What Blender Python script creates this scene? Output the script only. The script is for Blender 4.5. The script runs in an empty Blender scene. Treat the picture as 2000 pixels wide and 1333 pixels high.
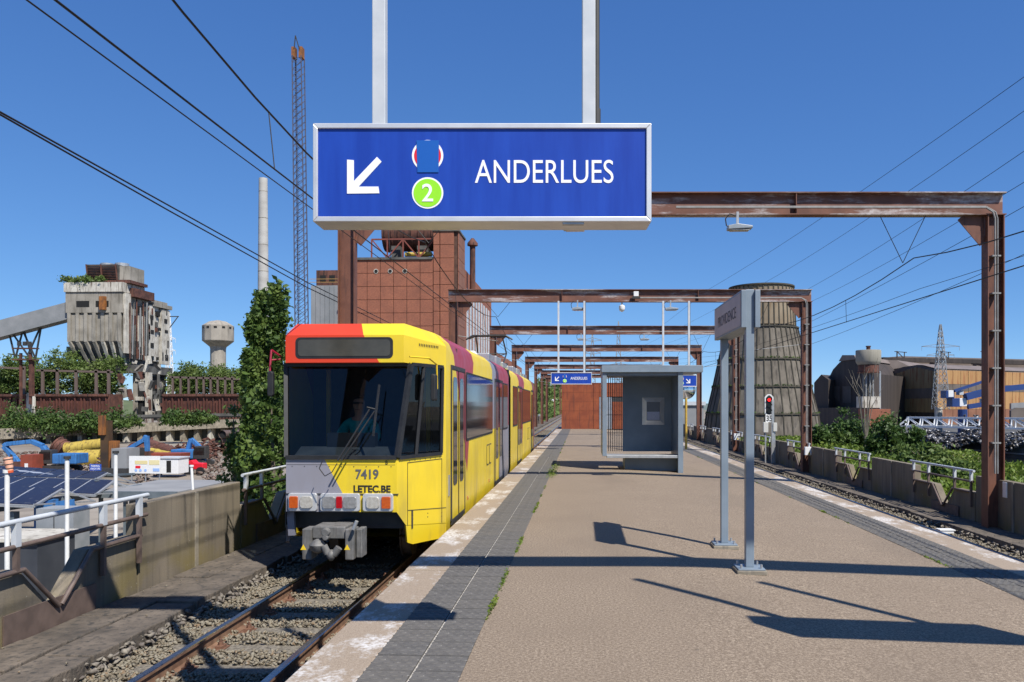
import bpy, bmesh, math, random
import numpy as np
from mathutils import Vector, Matrix
random.seed(7); RNG = np.random.default_rng(7)
sc = bpy.context.scene
COL = sc.collection
R = math.radians
# ---------------------------------------------------------------- camera, sky, sun, exposure
EYE = 1.66; FPX = 1555.0; CX = 1060.0; HY = 793.0; YAW = math.atan(75 / FPX)
cam = bpy.data.cameras.new('camera'); camo = bpy.data.objects.new('camera', cam); COL.objects.link(camo)
camo.location = (0, 0, EYE); camo.rotation_euler = (R(90), 0, YAW)
cam.sensor_width = 36.0; cam.lens = FPX / 2000 * 36.0
cam.shift_x = -(CX - 1000) / 2000; cam.shift_y = (HY - 666.5) / 2000
cam.clip_start = 0.05; cam.clip_end = 6000
sc.camera = camo
SUN_EL = R(52.0); SUN_DIR = Vector((0.51, -0.59, 0)).normalized()      # horizontal direction towards the sun
w = bpy.data.worlds.new('World'); sc.world = w; w.use_nodes = True
nt = w.node_tree; bg = nt.nodes['Background']
sky = nt.nodes.new('ShaderNodeTexSky'); sky.sky_type = 'NISHITA'; sky.sun_disc = False
sky.sun_elevation = SUN_EL; sky.sun_rotation = math.atan2(SUN_DIR.x, SUN_DIR.y)
sky.altitude = 5000; sky.air_density = 1.0; sky.dust_density = 0.0; sky.ozone_density = 6.0
sep = nt.nodes.new('ShaderNodeSeparateColor'); com = nt.nodes.new('ShaderNodeCombineColor')   # even colour response of the whole sky
nt.links.new(sky.outputs[0], sep.inputs[0])
for i, (pw, k) in enumerate(((0.88, 1.03), (0.72, 1.60), (0.50, 2.95))):
    a_ = nt.nodes.new('ShaderNodeMath'); a_.operation = 'POWER'; a_.inputs[1].default_value = pw; nt.links.new(sep.outputs[i], a_.inputs[0])
    b_ = nt.nodes.new('ShaderNodeMath'); b_.operation = 'MULTIPLY'; b_.inputs[1].default_value = k; nt.links.new(a_.outputs[0], b_.inputs[0]); nt.links.new(b_.outputs[0], com.inputs[i])
nt.links.new(com.outputs[0], bg.inputs[0]); bg.inputs[1].default_value = 0.091
sl = bpy.data.lights.new('sun', 'SUN'); sl.energy = 5.0; sl.angle = R(0.53); sl.color = (1.0, 0.955, 0.88)
so = bpy.data.objects.new('sun', sl); COL.objects.link(so); so.location = (30, -30, 60)
d = -(SUN_DIR * math.cos(SUN_EL) + Vector((0, 0, math.sin(SUN_EL))))
so.rotation_euler = d.to_track_quat('-Z', 'Y').to_euler()
sc.view_settings.view_transform = 'Standard'; sc.view_settings.look = 'None'
sc.view_settings.exposure = 0.33; sc.view_settings.gamma = 1.0
sc.cycles.max_bounces = 8; sc.cycles.transparent_max_bounces = 12
sc.cycles.caustics_reflective = False; sc.cycles.caustics_refractive = False

# ---------------------------------------------------------------- helpers
def at(px, py, zc):
    """World point seen at photo pixel (px,py) at distance zc in front of the camera."""
    xc = (px - CX) * zc / FPX
    return Vector((xc * math.cos(YAW) - zc * math.sin(YAW), xc * math.sin(YAW) + zc * math.cos(YAW), EYE + (HY - py) * zc / FPX))

def nmat(name):
    m = bpy.data.materials.new(name); m.use_nodes = True
    t = m.node_tree; b = t.nodes['Principled BSDF']
    return m, t, b

def noise(t, scale, detail=4, coord='Object', stretch=None, rough=0.55):
    tc = t.nodes.new('ShaderNodeTexCoord'); n = t.nodes.new('ShaderNodeTexNoise')
    n.inputs['Scale'].default_value = scale; n.inputs['Detail'].default_value = detail; n.inputs['Roughness'].default_value = rough
    src = tc.outputs[coord]
    if stretch:
        mp = t.nodes.new('ShaderNodeMapping'); mp.inputs['Scale'].default_value = stretch
        t.links.new(src, mp.inputs[0]); src = mp.outputs[0]
    t.links.new(src, n.inputs['Vector'])
    return n.outputs['Fac']

def ramp(t, fac, stops):
    r = t.nodes.new('ShaderNodeValToRGB'); e = r.color_ramp.elements
    while len(e) < len(stops): e.new(0.5)
    for k, (p, c) in zip(e, stops):
        k.position = p; k.color = (c[0], c[1], c[2], 1) if not isinstance(c, (int, float)) else (c, c, c, 1)
    t.links.new(fac, r.inputs[0]); return r.outputs[0]

def mixc(t, fac, a, b, mode='MIX'):
    n = t.nodes.new('ShaderNodeMix'); n.data_type = 'RGBA'; n.blend_type = mode
    for s, v in ((n.inputs[0], fac), (n.inputs[6], a), (n.inputs[7], b)):
        if isinstance(v, (int, float)): s.default_value = v
        elif isinstance(v, tuple): s.default_value = (v[0], v[1], v[2], 1)
        else: t.links.new(v, s)
    return n.outputs[2]

def mth(t, op, a, b=None):
    n = t.nodes.new('ShaderNodeMath'); n.operation = op
    for s, v in ((n.inputs[0], a), (n.inputs[1], b)):
        if v is None: continue
        if isinstance(v, (int, float)): s.default_value = v
        else: t.links.new(v, s)
    return n.outputs[0]

def bumped(t, b, h, strength=0.3, dist=0.02):
    n = t.nodes.new('ShaderNodeBump'); n.inputs['Strength'].default_value = strength; n.inputs['Distance'].default_value = dist
    t.links.new(h, n.inputs['Height']); t.links.new(n.outputs[0], b.inputs['Normal'])

def M(name, c1, c2=None, scale=4, rough=0.7, metal=0.0, bump=0.0, bscale=40, stretch=None, lo=0.35, hi=0.65, c3=None, coat=0, detail=5, spec=0.5):
    """General weathered surface: c1/c2 blended by noise, optional third colour in streaks, optional fine relief."""
    m, t, b = nmat(name)
    b.inputs['Roughness'].default_value = rough; b.inputs['Metallic'].default_value = metal
    b.inputs['Specular IOR Level'].default_value = spec
    if coat: b.inputs['Coat Weight'].default_value = coat; b.inputs['Coat Roughness'].default_value = 0.06
    if c2 is None: b.inputs['Base Color'].default_value = (*c1, 1)
    else:
        c = ramp(t, noise(t, scale, detail, stretch=stretch), [(lo, c1), (hi, c2)])
        if c3:
            f = ramp(t, noise(t, scale * 2.3, 6, stretch=(2.2, 2.2, 0.25)), [(0.52, 0.0), (0.68, 1.0)])
            c = mixc(t, f, c, c3)
        t.links.new(c, b.inputs['Base Color'])
    if bump: bumped(t, b, noise(t, bscale, 4), bump)
    return m

def glass(name, tint, gloss=0.9, rough=0.02, base=0.06):
    m = bpy.data.materials.new(name); m.use_nodes = True; t = m.node_tree
    for n in list(t.nodes): t.nodes.remove(n)
    o = t.nodes.new('ShaderNodeOutputMaterial'); mx = t.nodes.new('ShaderNodeMixShader')
    tr = t.nodes.new('ShaderNodeBsdfTransparent'); tr.inputs[0].default_value = (*tint, 1)
    gl = t.nodes.new('ShaderNodeBsdfGlossy'); gl.inputs[0].default_value = (gloss, gloss, gloss, 1); gl.inputs['Roughness'].default_value = rough
    fr = t.nodes.new('ShaderNodeFresnel'); fr.inputs[0].default_value = 1.5
    f = mth(t, 'ADD', fr.outputs[0], base - 0.04)
    t.links.new(f, mx.inputs[0]); t.links.new(tr.outputs[0], mx.inputs[1]); t.links.new(gl.outputs[0], mx.inputs[2]); t.links.new(mx.outputs[0], o.inputs[0])
    return m

def emis(name, c, s):
    m, t, b = nmat(name); b.inputs['Base Color'].default_value = (*c, 1)
    b.inputs['Emission Color'].default_value = (*c, 1); b.inputs['Emission Strength'].default_value = s; return m

def leafmat(name, c1, c2, c3, scale=0.6):
    m = bpy.data.materials.new(name); m.use_nodes = True; t = m.node_tree
    for n in list(t.nodes): t.nodes.remove(n)
    o = t.nodes.new('ShaderNodeOutputMaterial'); mx = t.nodes.new('ShaderNodeMixShader'); mx.inputs[0].default_value = 0.28
    df = t.nodes.new('ShaderNodeBsdfPrincipled'); df.inputs['Roughness'].default_value = 0.55; df.inputs['Specular IOR Level'].default_value = 0.3
    tr = t.nodes.new('ShaderNodeBsdfTranslucent')
    c = ramp(t, noise(t, scale, 6), [(0.3, c1), (0.5, c2), (0.72, c3)])
    t.links.new(c, df.inputs['Base Color']); t.links.new(c, tr.inputs[0])
    t.links.new(df.outputs[0], mx.inputs[1]); t.links.new(tr.outputs[0], mx.inputs[2]); t.links.new(mx.outputs[0], o.inputs[0])
    return m

ORG = {}
def tag(o, label=None, cat=None, group=None, kind=None):
    if label: o['label'] = label
    if cat: o['category'] = cat
    if group: o['group'] = group
    if kind: o['kind'] = kind
    return o

def thing(name, label, cat, loc=(0, 0, 0), group=None, kind=None, rotz=0):
    o = bpy.data.objects.new(name, None); COL.objects.link(o); o.location = loc; o.rotation_euler = (0, 0, rotz)
    o.empty_display_size = 0.2; ORG[o] = Vector(loc) if not rotz else Vector((0, 0, 0))
    return tag(o, label, cat, group, kind)

class MB:
    """Collects boxes, bars, tubes, prisms; build() links them as ONE mesh object."""
    def __init__(s): s.v = []; s.f = []; s.m = []; s.mi = 0
    def add(s, vs, fs):
        n = len(s.v); s.v += [tuple(p) for p in vs]; s.f += [tuple(i + n for i in f) for f in fs]; s.m += [s.mi] * len(fs); return s
    def box(s, x0, x1, y0, y1, z0, z1):
        return s.add([(x0, y0, z0), (x1, y0, z0), (x1, y1, z0), (x0, y1, z0), (x0, y0, z1), (x1, y0, z1), (x1, y1, z1), (x0, y1, z1)],
                     [(0, 3, 2, 1), (4, 5, 6, 7), (0, 1, 5, 4), (1, 2, 6, 5), (2, 3, 7, 6), (3, 0, 4, 7)])
    def bar(s, p0, p1, w, h, up=(0, 0, 1)):
        p0 = Vector(p0); p1 = Vector(p1); d = (p1 - p0).normalized(); up = Vector(up)
        if abs(d.dot(up)) > 0.98: up = Vector((0, 1, 0)) if abs(d.y) < 0.9 else Vector((1, 0, 0))
        r = d.cross(up).normalized() * (w / 2); u = r.cross(d).normalized() * (h / 2)
        vs = [p + a * r + b * u for p in (p0, p1) for a, b in ((-1, -1), (1, -1), (1, 1), (-1, 1))]
        return s.add(vs, [(0, 1, 2, 3), (7, 6, 5, 4), (0, 4, 5, 1), (1, 5, 6, 2), (2, 6, 7, 3), (3, 7, 4, 0)])
    def cyl(s, p0, p1, r0, r1=None, n=12, cap=True):
        p0 = Vector(p0); p1 = Vector(p1); r1 = r0 if r1 is None else r1
        d = (p1 - p0).normalized(); a = Vector((0, 0, 1)) if abs(d.z) < 0.95 else Vector((1, 0, 0))
        u = d.cross(a).normalized(); v = d.cross(u)
        vs = []
        for p, r in ((p0, r0), (p1, r1)):
            vs += [p + (u * math.cos(2 * math.pi * i / n) + v * math.sin(2 * math.pi * i / n)) * r for i in range(n)]
        fs = [(i, (i + 1) % n, n + (i + 1) % n, n + i) for i in range(n)]
        if cap: fs += [tuple(range(n - 1, -1, -1)), tuple(range(n, 2 * n))]
        return s.add(vs, fs)
    def path(s, pts, r, n=8):
        for a, b in zip(pts[:-1], pts[1:]): s.cyl(a, b, r, n=n)
        return s
    def prism(s, poly, vec):
        vec = Vector(vec); k = len(poly); vs = [Vector(p) for p in poly] + [Vector(p) + vec for p in poly]
        return s.add(vs, [tuple(range(k)), tuple(range(2 * k - 1, k - 1, -1))] + [(i, i + k, (i + 1) % k + k, (i + 1) % k) for i in range(k)])
    def lathe(s, prof, c, n=24, cap=True):
        c = Vector(c); vs = []
        for r, z in prof: vs += [c + Vector((r * math.cos(2 * math.pi * i / n), r * math.sin(2 * math.pi * i / n), z)) for i in range(n)]
        fs = [(j * n + i, j * n + (i + 1) % n, (j + 1) * n + (i + 1) % n, (j + 1) * n + i) for j in range(len(prof) - 1) for i in range(n)]
        if cap: fs += [tuple(range(n - 1, -1, -1)), tuple(range((len(prof) - 1) * n, len(prof) * n))]
        return s.add(vs, fs)
    def build(s, name, mat, parent=None, org=None, smooth=None, bevel=0, local=False, recalc=True):
        if parent is not None: o0 = Vector((0, 0, 0)) if local else ORG[parent]
        else: o0 = Vector(org) if org is not None else Vector((0, 0, 0))
        me = bpy.data.meshes.new(name); me.from_pydata([tuple(Vector(p) - o0) for p in s.v], [], s.f)
        for m in (mat if isinstance(mat, (list, tuple)) else [mat]): me.materials.append(m)
        if len(me.materials) > 1: me.polygons.foreach_set('material_index', s.m)
        if recalc:
            bm = bmesh.new(); bm.from_mesh(me); bmesh.ops.recalc_face_normals(bm, faces=bm.faces); bm.to_mesh(me); bm.free()
        if smooth: me.shade_smooth(); me.set_sharp_from_angle(angle=R(smooth))
        o = bpy.data.objects.new(name, me); COL.objects.link(o)
        if parent is not None: o.parent = parent
        else: o.location = o0
        ORG[o] = o0
        if bevel:
            b = o.modifiers.new('bevel', 'BEVEL'); b.width = bevel; b.segments = 2; b.limit_method = 'ANGLE'; b.angle_limit = R(40)
        return o

def copy_tree(o, parent=None, loc=None):
    c = o.copy(); COL.objects.link(c); c.parent = parent
    if loc is not None: c.location = loc
    ORG[c] = ORG.get(o, Vector((0, 0, 0)))
    for ch in o.children: copy_tree(ch, c)
    return c

def text_mesh(name, body, p0, ux, uz, w, h, mat, parent, bold=0.0, depth=0.004):
    """Raised lettering fitted into a w x h box whose lower left is p0, along ux (reading) and uz (up)."""
    cu = bpy.data.curves.new(name, 'FONT'); cu.body = body; cu.offset = bold; cu.extrude = 0.02; cu.resolution_u = 6
    tmp = bpy.data.objects.new(name, cu); COL.objects.link(tmp)
    bpy.context.view_layer.update()
    me = bpy.data.meshes.new_from_object(tmp.evaluated_get(bpy.context.evaluated_depsgraph_get()))
    COL.objects.unlink(tmp); bpy.data.objects.remove(tmp)
    xs = [v.co.x for v in me.vertices]; ys = [v.co.y for v in me.vertices]
    x0, x1, y0, y1 = min(xs), max(xs), min(ys), max(ys)
    ux = Vector(ux).normalized(); uz = Vector(uz).normalized(); un = ux.cross(uz); o0 = ORG[parent]
    for v in me.vertices:
        c = v.co; v.co = Vector(p0) + ux * ((c.x - x0) / (x1 - x0) * w) + uz * ((c.y - y0) / (y1 - y0) * h) + un * (c.z / 0.02 * depth) - o0
    me.materials.clear(); me.materials.append(mat)
    o = bpy.data.objects.new(name, me); COL.objects.link(o); o.parent = parent; ORG[o] = o0
    return o

def mesh_np(name, V, F, mat, parent=None, org=(0, 0, 0), smooth=False):
    V = np.asarray(V, dtype=np.float32); F = np.asarray(F, dtype=np.int32); k = F.shape[1]
    o0 = np.array(ORG[parent] if parent is not None else org, dtype=np.float32)
    me = bpy.data.meshes.new(name); me.vertices.add(len(V)); me.vertices.foreach_set('co', (V - o0).ravel())
    me.loops.add(F.size); me.loops.foreach_set('vertex_index', F.ravel())
    me.polygons.add(len(F)); me.polygons.foreach_set('loop_start', np.arange(0, F.size, k, dtype=np.int32))
    try: me.polygons.foreach_set('loop_total', np.full(len(F), k, dtype=np.int32))
    except Exception: pass
    me.update(calc_edges=True); me.validate(); me.materials.append(mat)
    if smooth: me.shade_smooth()
    o = bpy.data.objects.new(name, me); COL.objects.link(o); ORG[o] = Vector(o0)
    if parent is not None: o.parent = parent
    else: o.location = o0
    return o

def leaves(name, C, size, mat, parent=None, org=(0, 0, 0), flat=0.0):
    """Folded leaf faces (two triangles each) at centres C."""
    C = np.asarray(C, dtype=np.float64); n = len(C)
    a = RNG.normal(size=(n, 3)); a[:, 2] *= (1 - flat); a /= np.linalg.norm(a, axis=1)[:, None]
    b = RNG.normal(size=(n, 3)); b -= a * (a * b).sum(1)[:, None]; b /= np.linalg.norm(b, axis=1)[:, None]
    nn = np.cross(a, b); s = (size * RNG.choice([0.6, 0.85, 1.1, 1.6], n) * RNG.uniform(0.8, 1.2, n))[:, None]
    V = np.stack([C - a * s * 0.6, C + b * s * 0.36 + nn * s * 0.1, C + a * s * 0.6, C - b * s * 0.36 + nn * s * 0.1], 1).reshape(-1, 3)
    i = np.arange(n)[:, None] * 4
    F = np.concatenate([i + np.array([[0, 1, 2]]), i + np.array([[0, 2, 3]])], 0)
    return mesh_np(name, V, F, mat, parent, org)

def clumps(n_cl, per, inside, spread):
    """Leaf centres gathered in clumps; inside() draws one clump centre."""
    P = []
    for _ in range(n_cl):
        c = np.array(inside()); k = RNG.integers(int(per * 0.5), int(per * 1.5)); s = spread * RNG.uniform(0.6, 1.3)
        P.append(c + RNG.normal(size=(k, 3)) * s * np.array([1, 1, 0.75]))
    return np.concatenate(P, 0)

def rocks(name, P, size, mat, parent=None, org=(0, 0, 0), squash=0.7):
    """Small angular stones: deformed octahedra with a cut, one joined mesh."""
    P = np.asarray(P); n = len(P)
    base = np.array([[1, 0, 0], [0, 1, 0], [-1, 0, 0], [0, -1, 0], [0.3, 0.2, 1], [-0.2, -0.3, -1], [0.7, 0.6, 0.55], [-0.6, -0.5, 0.6]])
    tri = np.array([[0, 6, 4], [6, 1, 4], [1, 2, 4], [2, 7, 4], [7, 3, 4], [3, 0, 4], [0, 1, 6], [2, 3, 7], [1, 0, 5], [2, 1, 5], [3, 2, 5], [0, 3, 5]])
    th = RNG.uniform(0, 6.283, n); c, s_ = np.cos(th), np.sin(th)
    J = base[None] + RNG.normal(size=(n, 8, 3)) * 0.22
    S = (size * RNG.uniform(0.55, 1.35, (n, 1, 3)) * np.array([1, 1, squash]))
    J = J * S
    X = J[..., 0] * c[:, None] - J[..., 1] * s_[:, None]; Y = J[..., 0] * s_[:, None] + J[..., 1] * c[:, None]
    tl = RNG.normal(size=(n, 1)) * 0.35
    Zz = J[..., 2] + X * tl
    V = (np.stack([X, Y, Zz], -1) + P[:, None, :]).reshape(-1, 3)
    F = (np.arange(n)[:, None, None] * 8 + tri[None]).reshape(-1, 3)
    return mesh_np(name, V, F, mat, parent, org)
# ---------------------------------------------------------------- materials
m, t, b = nmat('brown_aggregate_asphalt')
c = ramp(t, noise(t, 48, 5, rough=0.98), [(0.36, (0.075, 0.052, 0.033)), (0.5, (0.222, 0.166, 0.113)), (0.66, (0.54, 0.44, 0.325))])
c = mixc(t, ramp(t, noise(t, 0.8, 5), [(0.35, 0.0), (0.75, 1.0)]), c, mixc(t, 0.5, c, (0.19, 0.142, 0.098)))
vo = t.nodes.new('ShaderNodeTexVoronoi'); tcv = t.nodes.new('ShaderNodeTexCoord'); vo.inputs['Scale'].default_value = 1.7; t.links.new(tcv.outputs['Object'], vo.inputs['Vector'])
c = mixc(t, mth(t, 'MULTIPLY', ramp(t, vo.outputs['Distance'], [(0.022, 1.0), (0.034, 0.0)]), 0.5), c, (0.05, 0.042, 0.036))
c = mixc(t, ramp(t, noise(t, 0.45, 6, stretch=(1, 0.35, 1)), [(0.52, 0.0), (0.72, 0.30)]), c, (0.10, 0.078, 0.058))
t.links.new(c, b.inputs['Base Color']); b.inputs['Roughness'].default_value = 0.9; bumped(t, b, noise(t, 130, 3), 0.35, 0.01)
ASPHALT = m
m, t, b = nmat('platform_edge_concrete')
c = ramp(t, noise(t, 110, 3, rough=0.8), [(0.3, (0.19, 0.142, 0.098)), (0.7, (0.42, 0.335, 0.25))])
wm = ramp(t, noise(t, 2.2, 7, stretch=(1.0, 0.6, 1), rough=0.7), [(0.50, 0.0), (0.60, 1.0)])
gr = ramp(t, noise(t, 28, 5), [(0.36, 0.0), (0.56, 1.0)])
c = mixc(t, mth(t, 'MULTIPLY', mth(t, 'MULTIPLY', wm, gr), 0.8), c, (0.68, 0.665, 0.64))
t.links.new(c, b.inputs['Base Color']); b.inputs['Roughness'].default_value = 0.9; bumped(t, b, noise(t, 110, 3), 0.3, 0.01)
EDGE = m
m, t, b = nmat('tactile_tile_rubber')
oi = t.nodes.new('ShaderNodeObjectInfo')
c = ramp(t, noise(t, 9, 6), [(0.3, (0.085, 0.081, 0.076)), (0.7, (0.145, 0.136, 0.125))])
c = mixc(t, mth(t, 'MULTIPLY', oi.outputs['Random'], 0.35), c, (0.15, 0.135, 0.115))
c = mixc(t, ramp(t, noise(t, 60, 2), [(0.68, 0.0), (0.74, 0.6)]), c, (0.4, 0.39, 0.37))
t.links.new(c, b.inputs['Base Color']); b.inputs['Roughness'].default_value = 0.8; b.inputs['Specular IOR Level'].default_value = 0.25
TILE = m
CONC = M('weathered_concrete', (0.19, 0.165, 0.125), (0.33, 0.29, 0.225), 1.6, 0.9, bump=0.3, bscale=35, c3=(0.11, 0.10, 0.085))
m, t, b = nmat('parapet_concrete')
c = ramp(t, noise(t, 1.5, 6, stretch=(1, 1, 0.25)), [(0.3, (0.125, 0.103, 0.075)), (0.7, (0.255, 0.212, 0.155))])
c = mixc(t, ramp(t, noise(t, 5, 7, stretch=(2, 2, 0.15)), [(0.5, 0.0), (0.7, 0.6)]), c, (0.10, 0.088, 0.07))
tc = t.nodes.new('ShaderNodeTexCoord'); sp = t.nodes.new('ShaderNodeSeparateXYZ'); t.links.new(tc.outputs['Object'], sp.inputs[0])
lich = mth(t, 'MULTIPLY', ramp(t, mth(t, 'ADD', sp.outputs[2], mth(t, 'MULTIPLY', noise(t, 2.5, 5), 0.7)), [(0.35, 1.0), (0.95, 0.0)]), ramp(t, noise(t, 0.9, 5), [(0.45, 0.0), (0.62, 0.7)]))
c = mixc(t, lich, c, (0.20, 0.155, 0.03))
c = mixc(t, ramp(t, noise(t, 26, 3), [(0.70, 0.0), (0.74, 0.8)]), c, (0.42, 0.41, 0.37))
t.links.new(c, b.inputs['Base Color']); b.inputs['Roughness'].default_value = 0.92; bumped(t, b, noise(t, 45, 4), 0.35, 0.01)
PARA = m
DECK = M('dark_deck_slab', (0.065, 0.054, 0.043), (0.175, 0.142, 0.11), 3.0, 0.95, bump=0.8, bscale=22, lo=0.3, hi=0.7, c3=(0.05, 0.046, 0.04))
BALL = M('ballast_bed', (0.10, 0.085, 0.065), (0.25, 0.22, 0.17), 30, 0.95, bump=0.9, bscale=30)
m, t, b = nmat('ballast_stone')
c = ramp(t, noise(t, 9, 2, rough=0.9), [(0.22, (0.085, 0.065, 0.042)), (0.42, (0.17, 0.14, 0.095)), (0.55, (0.25, 0.225, 0.17)), (0.66, (0.20, 0.13, 0.07)), (0.8, (0.30, 0.28, 0.23))])
t.links.new(c, b.inputs['Base Color']); b.inputs['Roughness'].default_value = 0.9; STONE = m
SLEEP = M('old_timber', (0.10, 0.08, 0.065), (0.24, 0.20, 0.165), 5, 0.9, bump=0.7, bscale=14, stretch=(0.4, 6, 6))
RAILM = M('rusty_rail_side', (0.14, 0.075, 0.045), (0.24, 0.14, 0.085), 9, 0.75)
RAILT = M('polished_rail_head', (0.42, 0.42, 0.43), (0.30, 0.29, 0.29), 20, 0.22, 1.0)
BOLT = M('rusty_fastening', (0.12, 0.06, 0.04), (0.2, 0.10, 0.06), 20, 0.85)
RUST = M('brown_painted_steel', (0.115, 0.045, 0.028), (0.185, 0.075, 0.045), 2.2, 0.6, c3=(0.07, 0.03, 0.022))
m, t, b = nmat('peeling_brown_paint')
c = ramp(t, noise(t, 2.0, 5), [(0.3, (0.10, 0.040, 0.026)), (0.7, (0.20, 0.085, 0.055))])
pl = ramp(t, noise(t, 1.3, 8, stretch=(0.35, 1, 2.2), rough=0.7), [(0.51, 0.0), (0.60, 1.0)])
c = mixc(t, mth(t, 'MULTIPLY', pl, 0.85), c, ramp(t, noise(t, 12, 4), [(0.3, (0.30, 0.25, 0.235)), (0.7, (0.58, 0.55, 0.55))]))
t.links.new(c, b.inputs['Base Color']); b.inputs['Roughness'].default_value = 0.65; PEEL = m
BROWNP = M('brown_tube_paint', (0.105, 0.075, 0.062), (0.155, 0.11, 0.09), 6, 0.6)
GREYP = M('pale_grey_paint', (0.46, 0.49, 0.52), (0.56, 0.58, 0.60), 5, 0.5)
BLUEG = M('blue_grey_paint', (0.17, 0.215, 0.26), (0.215, 0.265, 0.315), 2.5, 0.45, coat=0.1)
BLUED = M('dark_blue_grey_panel', (0.15, 0.19, 0.23), (0.19, 0.235, 0.28), 2.0, 0.5)
ALU = M('brushed_aluminium', (0.66, 0.65, 0.64), (0.75, 0.74, 0.72), 6, 0.42, 0.55)
WHITE = M('white_paint', (0.80, 0.80, 0.79), (0.72, 0.72, 0.70), 8, 0.5)
WHITEL = M('white_vinyl', (0.88, 0.88, 0.88), None, rough=0.5)
BLUE = M('sign_blue_enamel', (0.010, 0.045, 0.33), (0.014, 0.062, 0.40), 2.0, 0.35, stretch=(6, 6, 0.7))
STICK = M('blue_sticker', (0.008, 0.10, 0.42), None, rough=0.4)
REDV = M('red_vinyl', (0.70, 0.015, 0.03), None, rough=0.4)
GREENV = M('lime_vinyl', (0.30, 0.76, 0.02), None, rough=0.4)
BLACK = M('black_rubber', (0.012, 0.012, 0.013), (0.022, 0.022, 0.023), 8, 0.55)
DARK = M('dark_steel', (0.03, 0.03, 0.032), (0.05, 0.048, 0.045), 6, 0.6)
CABLE = M('black_cable', (0.015, 0.015, 0.016), None, rough=0.6)
GALV = M('galvanised_steel', (0.40, 0.41, 0.41), (0.52, 0.52, 0.51), 9, 0.45, 0.6)
YELW = M('warning_yellow', (0.82, 0.56, 0.02), None, rough=0.5)
CORT = M('corten_plate', (0.20, 0.045, 0.018), (0.30, 0.075, 0.025), 1.3, 0.8, c3=(0.15, 0.04, 0.02), bump=0.15, bscale=60)
GRASS = leafmat('grass_blade', (0.068, 0.115, 0.016), (0.135, 0.203, 0.027), (0.23, 0.27, 0.047), 2.0)
LEAF_P = leafmat('poplar_leaf', (0.032, 0.07, 0.017), (0.087, 0.142, 0.029), (0.167, 0.225, 0.051), 0.9)
LEAF_D = leafmat('dark_scrub_leaf', (0.03, 0.063, 0.018), (0.068, 0.12, 0.027), (0.128, 0.18, 0.045), 0.35)
LEAF_B = leafmat('birch_leaf', (0.061, 0.108, 0.024), (0.115, 0.169, 0.041), (0.189, 0.236, 0.068), 0.25)
BARK = M('bark', (0.10, 0.08, 0.06), (0.18, 0.15, 0.11), 6, 0.9, bump=0.5)

# ---------------------------------------------------------------- ground and viaduct
def zp(x): return 0.0 if x < 1 else -(x - 1) * 0.045
GZ = -6.3
m, t, b = nmat('yard_ground')
c = ramp(t, noise(t, 0.05, 8), [(0.35, (0.20, 0.165, 0.13)), (0.6, (0.30, 0.26, 0.21))])
c = mixc(t, ramp(t, noise(t, 0.35, 6), [(0.5, 0.0), (0.7, 0.7)]), c, (0.14, 0.115, 0.09))
c = mixc(t, ramp(t, noise(t, 0.012, 5), [(0.53, 0.0), (0.60, 0.85)]), c, (0.07, 0.09, 0.03))
t.links.new(c, b.inputs['Base Color']); b.inputs['Roughness'].default_value = 0.95; bumped(t, b, noise(t, 3, 6), 0.4, 0.1)
YARD = m
g = MB(); N = 24; S = 3200
xs = [(-S + 2 * S * i / N) for i in range(N + 1)]
g.add([(x, y, GZ) for y in xs for x in xs], [(j * (N + 1) + i, j * (N + 1) + i + 1, (j + 1) * (N + 1) + i + 1, (j + 1) * (N + 1) + i) for j in range(N) for i in range(N)])
tag(g.build('ground', YARD), kind='structure')
v = MB(); v.box(-5.55, 8.9, -14, 330, GZ + 0.01, -1.0)
tag(v.build('viaduct', CONC), kind='structure')
# ballast beds
for nm, x0, x1, z in (('ballast_bed', -4.3, -1.8, -0.69), ('ballast_bed', 5.1, 7.6, -0.93)):
    q = MB(); q.box(x0, x1, -6, 330, -0.998, z); tag(q.build(nm, BALL), kind='structure')
# platform core, asphalt top, concrete edges
q = MB()
def sheet(q, x0, x1, y0, y1, dz, nx=6, thick=0.0):
    xx = [x0 + (x1 - x0) * i / nx for i in range(nx + 1)]
    vs = [(x, y, zp(x) + dz) for y in (y0, y1) for x in xx]
    q.add(vs, [(i, i + 1, nx + 2 + i, nx + 1 + i) for i in range(nx)])
PY0, PY1 = -6.0, 63.0
XL, XR = -1.78, 5.2
q.prism([(XL + 0.06, PY0, -0.99), (XR - 0.06, PY0, -0.99), (XR - 0.06, PY0, zp(XR) - 0.14), (1, PY0, -0.14), (XL + 0.06, PY0, -0.14)], (0, PY1 - PY0, 0))
core = tag(q.build('platform_core', CONC), kind='structure')
q = MB(); sheet(q, -0.74, 4.1, PY0, PY1, 0.0, 10); q.add([(-0.74, PY0, -0.14), (4.1, PY0, zp(4.1) - 0.14), (4.1, PY1, zp(4.1) - 0.14), (-0.74, PY1, -0.14)], [(0, 1, 2, 3)])
plat = tag(q.build('platform', ASPHALT), kind='structure')
ORG[plat] = Vector((0, 0, 0))
yy = PY0
k = 0
while yy < PY1 - 0.1:                                    # precast edge slabs, 2 m long
    y1 = min(yy + 1.99, PY1); dzz = RNG.uniform(-0.004, 0.004)
    for a, bb in ((XL, -1.352), (4.712, XR)):
        e = MB(); e.prism([(a, yy, zp(a) - 0.145), (bb, yy, zp(bb) - 0.145), (bb, yy, zp(bb) + dzz), (a, yy, zp(a) + dzz)], (0, y1 - yy, 0))
        e.build('edge_slab', EDGE, plat, bevel=0.008)
    yy += 2.0
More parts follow.
